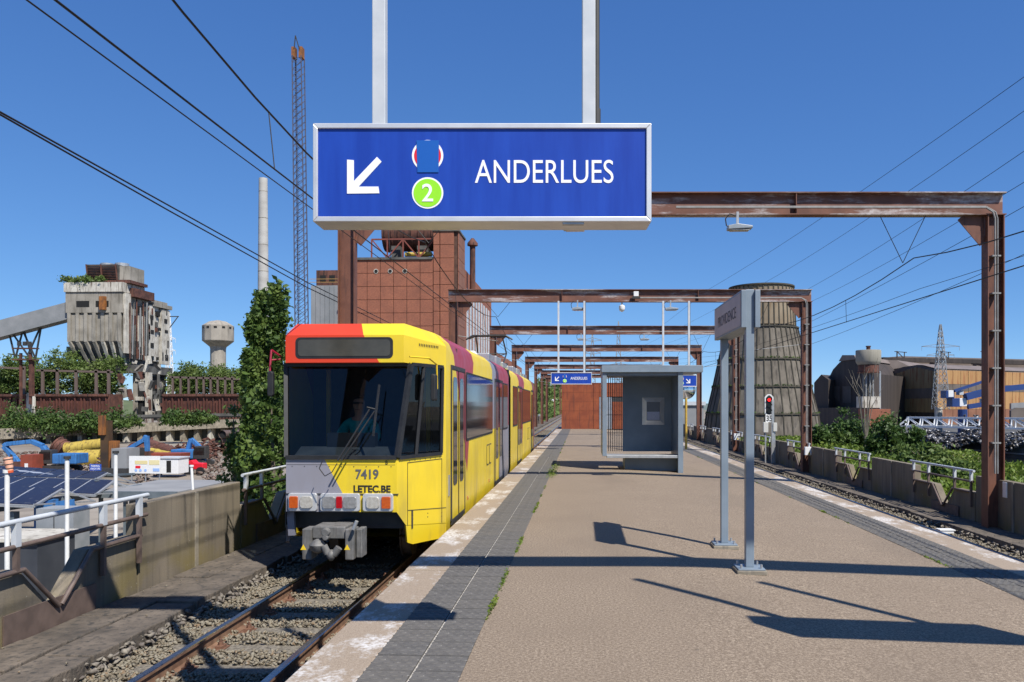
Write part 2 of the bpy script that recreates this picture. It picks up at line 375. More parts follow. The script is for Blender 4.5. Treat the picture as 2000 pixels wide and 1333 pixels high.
# tactile tiles: single tiles near, one joined strip beyond
T = 0.306
def tile_mesh():
    mb = MB(); h = T / 2 - 0.0055
    mb.prism([(-h, -h, -0.03), (h, -h, -0.03), (h, -h, 0.0), (-h, -h, 0.0)], (0, 2 * h, 0))
    for r in range(5):
        for cc in range(4):
            x = -h + (cc + 0.5 + (0.25 if r % 2 else -0.25)) * 2 * h / 4.0; y = -h + (r + 0.5) * 2 * h / 5
            n = 8; vs = []
            for rr, z in ((0.021, 0.0005), (0.014, 0.005)):
                vs += [(x + rr * 1.25 * math.cos(6.283 * i / n), y + rr * 0.8 * math.sin(6.283 * i / n), z) for i in range(n)]
            mb.add(vs, [(i, (i + 1) % n, n + (i + 1) % n, n + i) for i in range(n)] + [tuple(range(n, 2 * n))])
    return mb
first = None
def put_tile(x, y):
    global first
    if first is None:
        first = tile_mesh().build('tactile_tile', TILE, plat, local=True); o = first
    else:
        o = first.copy(); COL.objects.link(o)
    o.location = (x, y, zp(x) + RNG.uniform(0.002, 0.006)); o.rotation_euler = (0, math.atan(0.045) if x > 1 else 0, RNG.uniform(-0.006, 0.006))
JOINT = M('pale_joint_mortar', (0.50, 0.47, 0.43), (0.36, 0.34, 0.31), 14, 0.9)
for x0 in (-1.352, 4.1):
    q = MB(); sheet(q, x0, x0 + 2 * T, PY0, PY1, -0.012, 2); q.build('tile_bedding', JOINT, plat)
    ymax = 26.0
    yst = 3.4 if x0 < 0 else 7.0
    y = yst
    while y < ymax:
        for cidx in range(2): put_tile(x0 + T * (cidx + 0.5) + (0.004 if cidx else -0.004), y + T / 2)
        y += T
    far = MB()
    for cidx in range(2):
        yy = y
        while yy < PY1 - 0.3:
            xa = x0 + T * cidx + 0.004; xb = x0 + T * (cidx + 1) - 0.004
            far.prism([(xa, yy, zp(xa) - 0.02), (xb, yy, zp(xb) - 0.02), (xb, yy, zp(xb) + 0.004), (xa, yy, zp(xa) + 0.004)], (0, T - 0.008, 0)); yy += T
    tag(far.build('far_tactile_tiles', TILE, plat), kind='stuff')
# weeds along the joint between tiles and asphalt
P = []
for _ in range(230):
    y = RNG.uniform(3.5, 40) if RNG.random() < 0.5 else RNG.uniform(4, 14); side = RNG.random()
    x = -0.735 if side < 0.65 else 4.09
    if math.sin(y * 2.1) + math.sin(y * 0.9 + 1) < 0.15: continue
    P.append(np.column_stack([RNG.normal(x, 0.012, 16), RNG.normal(y, 0.07, 16), zp(x) + np.abs(RNG.normal(0.004, 0.008, 16))]))
for yc, n in ((19.5, 26), (21.5, 14)):
    for _ in range(n // 2): P.append(np.column_stack([RNG.normal(-0.7, 0.06, 40), RNG.normal(yc, 0.7, 40), np.abs(RNG.normal(0.02, 0.03, 40))]))
tag(leaves('joint_weeds', np.concatenate(P), 0.02, GRASS), kind='stuff')

# ---------------------------------------------------------------- tracks
def rail(x, zt, y0, y1, parent):
    mb = MB(); b0 = zt - 0.15
    prof = [(-0.065, 0), (0.065, 0), (0.065, 0.012), (0.012, 0.028), (0.010, 0.105), (0.034, 0.118), (0.034, 0.142), (0.026, 0.15), (-0.026, 0.15), (-0.034, 0.142), (-0.034, 0.118), (-0.010, 0.105), (-0.012, 0.028), (-0.065, 0.012)]
    k = len(prof)
    vs = [(x + a, y, b0 + z) for y in (y0, y1) for a, z in prof]
    for i in range(k):
        mb.mi = 1 if i in (6, 7, 8) else 0
        mb.add([vs[i], vs[(i + 1) % k], vs[(i + 1) % k + k], vs[i + k]], [(0, 1, 2, 3)])
    return mb.build('rail', [RAILM, RAILT], parent)
def track(label_name, xc, zt, near, far):
    tr = thing(label_name, None, None, (xc, 0, zt - 0.3)); tag(tr, kind='structure')
    for s in (-0.533, 0.533): rail(xc + s, zt, -6, 330, tr)
    sl0 = None; y = near
    mb = MB(); mb.box(-0.95, 0.95, -0.12, 0.12, zt - 0.29 - (zt - 0.3), zt - 0.155 - (zt - 0.3))
    fz = 0.145
    fb = MB()
    for s in (-0.533, 0.533):
        fb.box(s - 0.16, s + 0.16, -0.09, 0.09, fz, fz + 0.018)
        for q in (-0.105, 0.105):
            fb.box(s + q - 0.035, s + q + 0.035, -0.055, 0.055, fz + 0.018, fz + 0.045)
            fb.cyl((s + q, 0, fz + 0.045), (s + q, 0, fz + 0.075), 0.026, n=6); fb.cyl((s + q, 0, fz + 0.075), (s + q, 0, fz + 0.105), 0.013, n=6)
    while y < far:
        if sl0 is None:
            sl0 = mb.build('sleeper', SLEEP, tr, local=True, bevel=0.012); f = fb.build('rail_fastening', BOLT, sl0, local=True); o = sl0
        else:
            o = copy_tree(sl0, tr)
        o.location = (RNG.uniform(-0.03, 0.03), y, RNG.uniform(-0.008, 0.004)); o.rotation_euler = (0, 0, RNG.uniform(-0.012, 0.012)); y += 0.62
    fs = MB()
    while y < 200: fs.box(xc - 0.95, xc + 0.95, y - 0.12, y + 0.12, zt - 0.29, zt - 0.155); y += 0.62
    tag(fs.build('far_sleepers', SLEEP, tr), kind='stuff')
    return tr
track('track', -3.06, -0.54, 3.2, 13)
track('track', 6.5, -0.81, 7.5, 36)
def scatter(x0, x1, y0, y1, n, z, jz=0.03):
    return np.column_stack([RNG.uniform(x0, x1, n), RNG.uniform(y0, y1, n), z + RNG.uniform(-jz, jz, n)])
A = [scatter(-4.22, -1.84, 3.3, 11.5, 36000, -0.685), scatter(-2.45, -1.84, 3.3, 9.5, 2500, -0.68), scatter(-4.22, -1.84, 11.5, 24, 5000, -0.685), scatter(-4.22, -1.84, 33, 75, 11000, -0.685, 0.04)]
A = np.concatenate(A); ys = (A[:, 1] - 3.2) / 0.62; on = np.abs(ys - np.round(ys)) < 0.21
inside = (np.abs(A[:, 0] + 3.06) < 0.93) & on & (A[:, 1] < 13)
A = A[~inside]
tag(rocks('ballast', A, 0.022, STONE), kind='stuff')
B = np.concatenate([scatter(6.3, 7.52, 8, 30, 9000, -0.925), scatter(6.3, 7.52, 30, 60, 4500, -0.925)])
tag(rocks('ballast', B, 0.032, STONE), kind='stuff')

# deck slabs beside the tracks (broken concrete walkway)
def walkway(x0, x1, z, ya, yb, rows, parent_name):
    wk = thing(parent_name, None, None, ((x0 + x1) / 2, ya, z - 0.15)); tag(wk, kind='structure')
    wd = (x1 - x0) / rows
    for r in range(rows):
        y = ya + RNG.uniform(0, 0.4)
        while y < yb:
            L = RNG.uniform(0.75, 1.05); mb = MB(); n = 5
            xa = x0 + r * wd + 0.006; xb = x0 + (r + 1) * wd - 0.006
            ring = []                                              # ragged outline
            for i in range(n): ring.append((xa + RNG.uniform(0, 0.012), y + (L - 0.012) * i / (n - 1)))
            for i in range(n): ring.append((xb - RNG.uniform(0, 0.045 if (x0 < 0) == (r == rows - 1) else 0.012), y + (L - 0.012) * (1 - i / (n - 1))))
            dz = RNG.uniform(-0.012, 0.012); tilt = RNG.uniform(-0.01, 0.01)
            mb.prism([(a, c_, z - 0.16) for a, c_ in ring], (0, 0, 0.16 + dz))
            o = mb.build('deck_slab', DECK, wk, bevel=0.012); y += L
    return wk
walkway(-5.22, -4.24, -0.52, 2.6, 24, 2, 'walkway')
walkway(7.62, 8.38, -0.79, 8, 64, 1, 'walkway')
for x0, x1, z, ya, yb in ((-5.22, -4.24, -0.53, 24, 330), (7.62, 8.38, -0.80, 64, 330)):
    q = MB(); q.box(x0, x1, ya + 0.6, yb, -0.997, z); tag(q.build('far_walkway', DECK), kind='structure')
q = MB(); q.box(-5.24, -4.26, -6, 330, -0.996, -0.70); q.box(7.60, 8.39, -6, 330, -0.996, -0.97); tag(q.build('walkway_bed', DECK), kind='structure')
rb = np.concatenate([scatter(-4.36, -4.16, 2.7, 14, 900, -0.62, 0.05), scatter(7.50, 7.66, 8, 60, 1800, -0.90, 0.06)])
tag(rocks('edge_rubble', rb, 0.035, M('rubble', (0.12, 0.10, 0.085), (0.28, 0.25, 0.20), 12, 0.95)), kind='stuff')
cr = np.concatenate([scatter(-5.2, -4.3, 2.7, 13, 34, -0.508, 0.004), scatter(7.66, 8.36, 8, 45, 160, -0.777, 0.006)])
tag(rocks('deck_crumbs', cr, 0.013, STONE), kind='stuff')

# ---------------------------------------------------------------- parapets: solid panels alternating with notched panels under tube railings
def parapet(xf, side, zb, zt, y0, per, solid, n, label, name):
    """xf: face towards the tracks, side: -1 left / +1 right (outwards)."""
    pr = thing(name, label, 'parapet', (xf, y0, zb))
    th = 0.16
    def xo(a): return xf + side * a
    lo = zt - 0.36
    for i in range(n):
        ya = y0 + i * per; ym = ya + solid; ye = ya + per
        hf = solid / 2
        for a, b_ in ((ya + 0.012, ya + hf - 0.012), (ya + hf + 0.012, ym - 0.012)):
            q = MB(); xx = sorted((xo(0), xo(th))); q.box(xx[0], xx[1], a, b_, zb - 0.25, zt); q.build('panel', PARA, pr, bevel=0.012)
        q = MB(); xx = sorted((xo(-0.02), xo(th + 0.02))); q.box(xx[0], xx[1], ya + hf - 0.035, ya + hf + 0.035, zb - 0.25, zt - 0.012); q.build('joint_strip', CONC, pr)
        vc = ya + solid + (per - solid) * 0.47; hw = 0.52; vb = zt - 0.80
        poly = [(ym + 0.02, zb - 0.25), (ye - 0.02, zb - 0.25), (ye - 0.02, lo), (vc + hw, lo), (vc + 0.08, vb), (vc - 0.08, vb), (vc - hw, lo), (ym + 0.02, lo)]
        q = MB(); q.prism([(xo(0), a, z) for a, z in poly], (side * th, 0, 0)); q.build('notched_panel', PARA, pr, bevel=0.012)
        xr = xo(-0.05)
        def rl(nm, mat, pts, r): q = MB(); q.path(pts, r, 10); return q.build(nm, mat, pr, smooth=50)
        rl('top_rail', GREYP, [(xr, ym - 0.05, zt + 0.10), (xr, ye + 0.12, zt + 0.10)], 0.027)
        rl('middle_rail', BROWNP, [(xr, ym - 0.02, zt - 0.13), (xr, ye + 0.1, zt - 0.13)], 0.024)
        rl('vee_rail', BROWNP, [(xr, ym + 0.05, lo), (xr, vc - hw, lo), (xr, vc - 0.02, vb - 0.02)], 0.024)
        rl('vee_rail', BROWNP, [(xr, ye - 0.02, lo), (xr, vc + hw, lo), (xr, vc + 0.02, vb - 0.02)], 0.024)
        for yp in (ym + 0.08, vc - 0.62, vc + 0.72, ye - 0.06):
            q = MB(); q.bar((xr, yp, zt - 0.13), (xr, yp, zt + 0.09), 0.05, 0.07); q.build('rail_bracket', GREYP, pr)
            q = MB(); q.bar((xr, yp, lo - 0.32 if abs(yp - vc) > 0.65 else lo), (xr, yp, zt - 0.13), 0.045, 0.045); q.build('rail_post', BROWNP, pr)
        q = MB(); xx = sorted((xo(-0.03), xo(-0.015))); q.box(xx[0], xx[1], vc - 0.75, vc + 0.62, zb - 0.02, vb + 0.06); q.build('toe_plate', BROWNP, pr)
    return pr
parapet(-5.25, -1, -0.52, 0.49, 3.55, 5.65, 2.85, 18, 'weathered concrete parapet with tube railings beside the tram, left side of the photo', 'concrete_parapet')
parapet(8.42, 1, -0.79, 0.165, 14.45, 6.1, 3.0, 16, 'dark shaded concrete parapet with notched openings, right side of the photo', 'concrete_parapet')

# ---------------------------------------------------------------- gantries
DULLZ = M('dull_zinc_conduit', (0.20, 0.195, 0.185), (0.28, 0.275, 0.265), 6, 0.7)
BZ = 5.96; GL, GR = -4.72, 8.34
def ibeam(mb, x0, x1, y, z0, z1, fw=0.26, ft=0.022, wt=0.014):
    mb.box(x0, x1, y - fw / 2, y + fw / 2, z1 - ft, z1); mb.box(x0, x1, y - fw / 2, y + fw / 2, z0, z0 + ft); mb.box(x0 + 0.01, x1 - 0.01, y - wt / 2, y + wt / 2, z0 + ft, z1 - ft)
def hpost(mb, x, y, z0, z1, dpt=0.34, fw=0.24):
    mb.box(x - dpt / 2, x - dpt / 2 + 0.022, y - fw / 2, y + fw / 2, z0, z1); mb.box(x + dpt / 2 - 0.022, x + dpt / 2, y - fw / 2, y + fw / 2, z0, z1)
    mb.box(x - dpt / 2 + 0.022, x + dpt / 2 - 0.022, y - 0.008, y + 0.008, z0, z1)
def gantry(y, label, pipes=True):
    g = thing('steel_gantry', label, 'gantry', (GL, y, -0.55), 'steel gantries over the platform')
    mb = MB(); ibeam(mb, GL - 0.2, GR + 0.2, y, BZ - 0.46, BZ); mb.build('beam', PEEL, g)
    xx = np.linspace(GL + 1.5, GR - 1.5, 5)
    mb = MB()
    for x in xx[1:4:2]: mb.box(x - 0.008, x + 0.008, y - 0.12, y + 0.12, BZ - 0.437, BZ - 0.024)
    mb.build('stiffener', RUST, g)
    for x, s, zb in ((GL, 1, -0.55), (GR, -1, -0.82)):
        mb = MB(); hpost(mb, x, y, zb, BZ - 0.462); mb.build('post', RUST, g)
        mb = MB(); mb.box(x - 0.24, x + 0.24, y - 0.18, y + 0.18, zb - 0.02, zb + 0.02); mb.build('base_plate', RUST, g)
        zt = BZ - 0.464
        mb = MB(); mb.prism([(x + s * 0.18, y - 0.006, zt), (x + s * 0.62, y - 0.006, zt), (x + s * 0.60, y - 0.006, zt - 0.05), (x + s * 0.22, y - 0.006, zt - 0.52), (x + s * 0.18, y - 0.006, zt - 0.52)], (0, 0.012, 0))
        mb.bar((x + s * 0.64, y, zt - 0.012), (x + s * 0.19, y, zt - 0.54), 0.2, 0.02, up=(0, 1, 0)); mb.build('knee_brace', RUST, g)
    if pipes:
        mb = MB(); xr = GR - 0.05; yf = y - 0.16
        for dx, r in ((0, 0.018), (0.05, 0.016)):
            mb.path([(1.9, yf, BZ - 0.33 + dx * 0.4), (xr - 0.18, yf, BZ - 0.33 + dx * 0.4), (xr + dx - 0.04, yf, BZ - 0.42), (xr + dx, yf, BZ - 0.55), (xr + dx, yf, 0.3)], r, 8)
        mb.build('conduit', DULLZ, g, smooth=50)
        for zc_ in np.arange(0.9, 5.4, 0.75):
            mb = MB(); mb.box(xr - 0.06, xr + 0.11, yf - 0.02, yf + 0.14, zc_, zc_ + 0.03); mb.build('pipe_clamp', DULLZ, g)
    g.rotation_euler = (0, 0, YAW)                            # the portals stand slightly askew to the track
    return g
def gyx(y, x): return y + (x - GL) * math.tan(YAW)
GY = [4.75, 15.9, 29.3, 42.7, 56.1, 69.5, 82.9, 96.3, 109.7]
GLAB = ['brown steel gantry above the camera, casting the long shadow across the platform', 'nearest visible rusty gantry, partly behind the large blue sign, tallest in the photo',
        'peeling brown gantry with a camera and two hanging signs, second from the front', 'peeling brown gantry third from the front, behind the shelter signs',
        'rusty gantry fourth from the front, above the shelter roof', 'rusty gantry fifth from the front, ending above the shelter',
        'rusty gantry sixth from the front, left post beside the tram tail', 'rusty gantry seventh from the front, beyond the tram tail', 'farthest rusty gantry on the platform, left of the corten box']
for i, (y, l) in enumerate(zip(GY, GLAB)): gantry(y, l, pipes=i < 4)
for y, l in ((150, 'small far portal mast left of the corten box, nearer one'), (190, 'small far portal mast left of the corten box, farther one')):
    g = thing('portal_mast', l, 'mast', (-5.0, y, -0.6), 'portal masts farther down the line')
    mb = MB(); mb.bar((-5.0, y, -0.6), (-5.0, y, 6.0), 0.3, 0.3); mb.build('post', RUST, g)
    mb = MB(); mb.bar((-5.15, y, 6.0), (1.5, y, 6.0), 0.25, 0.3); mb.build('beam', RUST, g)
# floodlights under the beams
def floodlight(x, y, label):
    y = gyx(y, x)
    f = thing('floodlight', label, 'floodlight', (x, y, BZ - 0.47), 'floodlights under the gantry beams')
    z = BZ - 0.465
    mb = MB(); mb.bar((x, y - 0.13, z + 0.06), (x, y - 0.13, z - 0.2), 0.05, 0.03); mb.build('bracket', GALV, f)
    mb = MB(); mb.prism([(x - 0.2, y - 0.26, z - 0.31), (x + 0.28, y - 0.26, z - 0.29), (x + 0.28, y - 0.26, z - 0.245), (x - 0.02, y - 0.26, z - 0.2), (x - 0.2, y - 0.26, z - 0.235)], (0, 0.24, 0)); mb.build('housing', M('lamp_grey', (0.25, 0.29, 0.32), (0.3, 0.33, 0.36), 8, 0.4), f, bevel=0.01)
    mb = MB(); mb.box(x - 0.15, x + 0.22, y - 0.24, y - 0.04, z - 0.325, z - 0.3105); mb.build('lens', M('lamp_glass', (0.5, 0.5, 0.48), None, rough=0.2), f)
    mb = MB(); mb.path([(x - 0.02, y - 0.13, z - 0.02), (x - 0.16, y - 0.13, z + 0.02), (x - 0.24, y - 0.13, z - 0.08), (x - 0.22, y - 0.13, z - 0.22), (x - 0.1, y - 0.13, z - 0.25)], 0.012, 6); mb.build('cable', CABLE, f)
floodlight(at(1442, 430, 15.9).x, 15.9, 'grey floodlight under the tallest gantry beam, right of the blue sign')
floodlight(at(1120, 430, 15.9).x, 15.9, 'grey floodlight just below the lower edge of the big sign')
floodlight(at(1128, 600, 29.3).x, 29.3, 'grey floodlight beside the hanging pole of the small sign')
floodlight(at(1310, 600, 29.3).x, 29.3, 'grey floodlight above the shelter roof')
floodlight(at(1135, 660, 42.7).x, 42.7, 'small floodlight on the third gantry, above the small sign')
floodlight(at(1258, 660, 42.7).x, 42.7, 'small floodlight on the third gantry, above the shelter')
# ---------------------------------------------------------------- tram
TX, TY, TZ = -3.06, 10.03, -0.54
tram = thing('tram', 'yellow articulated tram with orange red and grey corners stopped beside the platform', 'tram', (TX, TY, TZ))
def cmpn(t, sx, a, b_, c_, d_):
    """1 where a*x+b*y+c*z+d > 0 (tram coordinates)."""
    s = None
    for k, o in zip((a, b_, c_), sx.outputs):
        if k: q = mth(t, 'MULTIPLY', o, k); s = q if s is None else mth(t, 'ADD', s, q)
    return mth(t, 'GREATER_THAN', mth(t, 'ADD', s, d_), 0.0)
def livery():
    m, t, b = nmat('tram_livery'); tc = t.nodes.new('ShaderNodeTexCoord'); sx = t.nodes.new('ShaderNodeSeparateXYZ'); t.links.new(tc.outputs['Object'], sx.inputs[0])
    def AND(*ts):
        o = ts[0]
        for q in ts[1:]: o = mth(t, 'MULTIPLY', o, q)
        return o
    P = lambda *a: cmpn(t, sx, *a)
    yel = ramp(t, noise(t, 1.2, 6, stretch=(1, 0.5, 1.5)), [(0.3, (0.76, 0.545, 0.02)), (0.7, (0.84, 0.62, 0.028))])
    red = (0.66, 0.05, 0.014); crim = (0.36, 0.035, 0.05); gry = (0.27, 0.265, 0.305)
    cab = P(0, -1, 0, 1.165)
    c = mixc(t, AND(cab, P(0, 0, 1, -2.72), P(-1, 0, -0.58, 0.16 + 3.27 * 0.58)), yel, red)
    c = mixc(t, AND(cab, P(0, 0, -1, 1.56), P(-1, 0, -0.54, -0.23 + 1.54 * 0.54)), c, gry)
    side = P(0, 1, 0, -1.165)
    c = mixc(t, AND(side, P(0, 1, 0.75, -1.77 - 3.04 * 0.75), P(0, -1, 0.42, 4.07 - 3.04 * 0.42)), c, crim)
    c = mixc(t, AND(P(0, 1, 0, -7.0), P(0, -1, 0, 7.75), P(0, 0, 1, -1.7)), c, gry)
    c = mixc(t, AND(P(0, 1, 0, -7.75), P(0, -1, 0, 11.4), P(0, 0, 1, -1.7)), c, crim)
    c = mixc(t, AND(P(0, 1, -0.3, -8.2), P(0, -1, 0, 11.4), P(0, 0, -1, 1.7)), c, gry)
    c = mixc(t, AND(P(0, 1, 0.6, -14.2 - 3.0 * 0.6), P(0, -1, 0.4, 16.6 - 3.0 * 0.4)), c, crim)
    c = mixc(t, AND(P(0, 1, 0.3, -21.9)), c, crim)
    dirt = mth(t, 'MULTIPLY', ramp(t, noise(t, 3, 7, stretch=(1, 1, 0.3)), [(0.45, 0.0), (0.8, 1.0)]), ramp(t, mth(t, 'MULTIPLY', sx.outputs[2], 0.3), [(0.1, 0.75), (0.45, 0.20), (1.0, 0.12)]))
    c = mixc(t, dirt, c, (0.17, 0.13, 0.08))
    t.links.new(c, b.inputs['Base Color']); t.links.new(ramp(t, noise(t, 2.5, 5), [(0.3, 0.32), (0.7, 0.55)]), b.inputs['Roughness']); b.inputs['Coat Weight'].default_value = 0.08; b.inputs['Coat Roughness'].default_value = 0.12
    bumped(t, b, noise(t, 1.1, 2), 0.05, 0.05)
    return m
LIV = livery()
WSG = glass('windscreen_glass', (0.44, 0.50, 0.53), 0.6, 0.015, 0.055)
SIDEG = M('dark_side_glass', (0.012, 0.010, 0.010), (0.022, 0.018, 0.018), 3, 0.06, spec=0.4)
LAMPW = M('lamp_lens_clear', (0.50, 0.48, 0.43), (0.36, 0.34, 0.30), 30, 0.12, coat=0.6)
LAMPG = M('lamp_lens_grey', (0.20, 0.20, 0.20), (0.28, 0.28, 0.28), 30, 0.15, coat=0.6)
LAMPO = M('lamp_lens_orange', (0.55, 0.10, 0.01), (0.45, 0.07, 0.01), 30, 0.2, coat=0.6)
LAMPR = M('lamp_lens_red', (0.45, 0.006, 0.012), (0.36, 0.005, 0.01), 30, 0.2, coat=0.6)
GREYU = M('coupler_grey', (0.13, 0.127, 0.12), (0.22, 0.212, 0.20), 8, 0.6, 0.2, c3=(0.12, 0.11, 0.10))
HW = 1.15
def tv(x, y, z): return Vector((TX + x, y, z))
# profile of a car body (half, right): from skirt bottom up and over
PROF = [(HW - 0.03, -0.20), (HW, 0.02), (HW, 2.42), (HW - 0.05, 2.58), (HW - 0.17, 2.69), (0.6, 2.745), (0, 2.76)]
full = PROF + [(-x, z) for x, z in reversed(PROF[:-1])]
def car(y0, y1, nm):
    mb = MB(); k = len(full)
    vs = [tv(x, y, z) for y in (y0, y1) for x, z in full]
    mb.add(vs, [(i, i + 1, k + i + 1, k + i) for i in range(k - 1)])
    mb.add([tv(-HW + 0.03, y0, -0.2), tv(HW - 0.03, y0, -0.2), tv(HW - 0.03, y1, -0.2), tv(-HW + 0.03, y1, -0.2)], [(0, 1, 2, 3)])
    return mb.build(nm, LIV, tram, smooth=25)
YA = 11.2
car(YA, 20.9, 'car_body'); car(21.5, 32.3, 'car_body')
mb = MB()
for k in range(7):                                            # folded bellows between the two cars
    y = 20.9 + k * 0.0858; hw = HW - (0.03 if k % 2 else 0.10)
    mb.box(TX - hw, TX + hw, y, y + 0.0858, -0.1, 2.62 - (0.0 if k % 2 else 0.05))
mb.build('bellows', BLACK, tram)
# tail cab (mostly hidden)
mb = MB(); tail = [tv(x, 32.3, z) for x, z in full] + [tv(x * 0.72, 33.3, min(z, 2.6)) for x, z in full]; k = len(full)
mb.add(tail, [(i, i + 1, k + i + 1, k + i) for i in range(k - 1)] + [tuple(range(k, 2 * k))]); mb.build('tail_cab', LIV, tram)
# front cab panels
F0, W0 = 10.03, 0.716       # lower face
F1, W1 = 10.32, 0.83        # top of the windscreen
FH, WH = 10.17, 0.775       # header face
mb = MB()
def lerp(a, b_, u): return a + (b_ - a) * u
mb.add([tv(-W0, F0, 0.305), tv(W0, F0, 0.305), tv(W0, F0, 0.985), tv(-W0, F0, 0.985)], [(0, 1, 2, 3)])
mb.add([tv(-W0, F0, 0.985), tv(W0, F0, 0.985), tv(W0 - 0.01, F0 + 0.04, 1.0), tv(-W0 + 0.01, F0 + 0.04, 1.0)], [(0, 1, 2, 3)])
mb.add([tv(-W0, F0, 0.305), tv(W0, F0, 0.305), tv(W0, F0 + 0.3, 0.30), tv(-W0, F0 + 0.3, 0.30)], [(0, 1, 2, 3)])
front = mb.build('front_panel', LIV, tram)
for s in (1, -1):
    mb = MB(); bx = lambda u, ya, wa, yb=YA, wb=HW: (s * lerp(wa, wb, u), lerp(ya, yb, u))
    def ap(u, z, lo=True):
        wa, ya = (W0, F0) if lo else (W1, F1)
        x, y = bx(u, ya, wa); return tv(x, y, z)
    # below the cab window, cut back for the bogie
    mb.add([ap(0, 0.305), ap(0, 0.985), ap(0.17, 0.985), ap(0.17, 0.11)], [(0, 1, 2, 3)])
    mb.add([ap(0.17, 0.11), ap(0.17, 0.985), ap(1, 0.985), ap(1, 0.0)], [(0, 1, 2, 3)])
    mb.build('corner_panel', LIV, tram)
    mb = MB(); mb.add([ap(0.17, 0.105), ap(1, -0.006), ap(1, -0.20), ap(0.30, -0.16), ap(0.20, -0.12)], [(0, 1, 2, 3, 4)])
    inner = [p + Vector((-s * 0.03, 0.05, 0)) for p in (ap(0.17, 0.105), ap(1, -0.006), ap(1, -0.20), ap(0.30, -0.16), ap(0.20, -0.12))]
    mb.add(inner, [(4, 3, 2, 1, 0)]); mb.add([ap(0.17, 0.105), ap(0.20, -0.12), ap(0.30, -0.16), ap(1, -0.2)] + [inner[0], inner[4], inner[3], inner[2]], [(0, 1, 5, 4), (1, 2, 6, 5), (2, 3, 7, 6)])
    mb.build('corner_skirt', LIV, tram)
    # behind the corner window
    mb = MB(); mb.add([ap(0.90, 0.985), ap(1, 0.985), ap(1, 2.3, False), ap(0.90, 2.3, False)], [(0, 1, 2, 3)]); mb.build('door_pillar', LIV, tram)
    # upper corner
    def hp(u, z, top=False):
        x, y = bx(u, FH if not top else FH + 0.26, WH if not top else 0.75); return tv(x, y, z)
    mb = MB(); mb.add([hp(0, 2.22), hp(1, 2.22), hp(1, 2.50), hp(0, 2.576)], [(0, 1, 2, 3)])
    mb.add([hp(0, 2.576), hp(1, 2.50), tv(s * (HW - 0.05), YA, 2.58), tv(s * (HW - 0.17), YA, 2.69), tv(s * 0.72, FH + 0.28, 2.75)], [(0, 1, 2, 3, 4)])
    mb.add([hp(0, 2.22), hp(1, 2.22), ap(1, 2.215, False), ap(0, 2.215, False)], [(0, 1, 2, 3)])
    mb.build('upper_corner', LIV, tram)
    # corner window glass and rubber
    mb = MB(); mb.add([ap(0.035, 1.0), ap(0.88, 1.0), ap(0.88, 2.20, False), ap(0.035, 2.20, False)], [(0, 1, 2, 3)]); g_ = mb.build('corner_window', WSG, tram)
    mb = MB()
    for a, c_ in ((ap(0.03, 1.0), ap(0.03, 2.2, False)), (ap(0.89, 1.0), ap(0.89, 2.2, False)), (ap(0.03, 0.995), ap(0.89, 0.995)), (ap(0.03, 2.205, False), ap(0.89, 2.205, False)), (ap(0.36, 1.0), ap(0.36, 2.2, False))):
        mb.bar(a, c_, 0.045, 0.045)
    mb.build('window_rubber', BLACK, g_)
mb = MB(); mb.add([tv(-WH, FH, 2.22), tv(WH, FH, 2.22), tv(WH, FH, 2.576), tv(-WH, FH, 2.576), tv(-0.72, FH + 0.28, 2.75), tv(0.72, FH + 0.28, 2.75), tv(-W1, F1, 2.215), tv(W1, F1, 2.215), tv(HW - 0.17, YA, 2.69), tv(-HW + 0.17, YA, 2.69), tv(0.6, YA, 2.745), tv(-0.6, YA, 2.745), tv(0, YA, 2.76)],
       [(0, 1, 2, 3), (3, 2, 5, 4), (6, 7, 1, 0), (4, 5, 8, 10, 12, 11, 9)])
hd = mb.build('header_panel', LIV, tram)
def rrect(cx, cz, w_, h_, r, n=5):
    P = []
    for qx, qz, a0 in ((1, 1, 0), (-1, 1, 90), (-1, -1, 180), (1, -1, 270)):
        for i in range(n + 1):
            a = R(a0 + 90 * i / n); P.append((cx + qx * (w_ / 2 - r) + r * math.cos(a), cz + qz * (h_ / 2 - r) + r * math.sin(a)))
    return P
ctr = (at(669, 677, FH).x - TX, 2.41)
mb = MB(); mb.prism([tv(x, FH - 0.004, z) for x, z in rrect(ctr[0] - 0.02, ctr[1] + 0.0, 1.28, 0.275, 0.06)], (0, 0.03, 0)); db = mb.build('destination_box', BLACK, tram)
mb = MB(); mb.prism([tv(x, FH - 0.009, z) for x, z in rrect(ctr[0] - 0.02, ctr[1], 1.21, 0.215, 0.045)], (0, 0.004, 0)); mb.build('display_glass', M('display_glass', (0.055, 0.05, 0.038), (0.075, 0.068, 0.052), 4, 0.15), db)
# windscreen
mb = MB(); mb.add([tv(-W0, F0 + 0.01, 1.0), tv(W0, F0 + 0.01, 1.0), tv(W1, F1, 2.205), tv(-W1, F1, 2.205)], [(0, 1, 2, 3)]); ws = mb.build('windscreen', WSG, tram)
mb = MB()
for a, c_ in ((tv(-W0, F0, 1.0), tv(W0, F0, 1.0)), (tv(-W1, F1, 2.2), tv(W1, F1, 2.2)), (tv(-W0, F0, 1.0), tv(-W1, F1, 2.2)), (tv(W0, F0, 1.0), tv(W1, F1, 2.2))): mb.bar(a, c_, 0.05, 0.05)
mb.build('window_rubber', BLACK, ws)
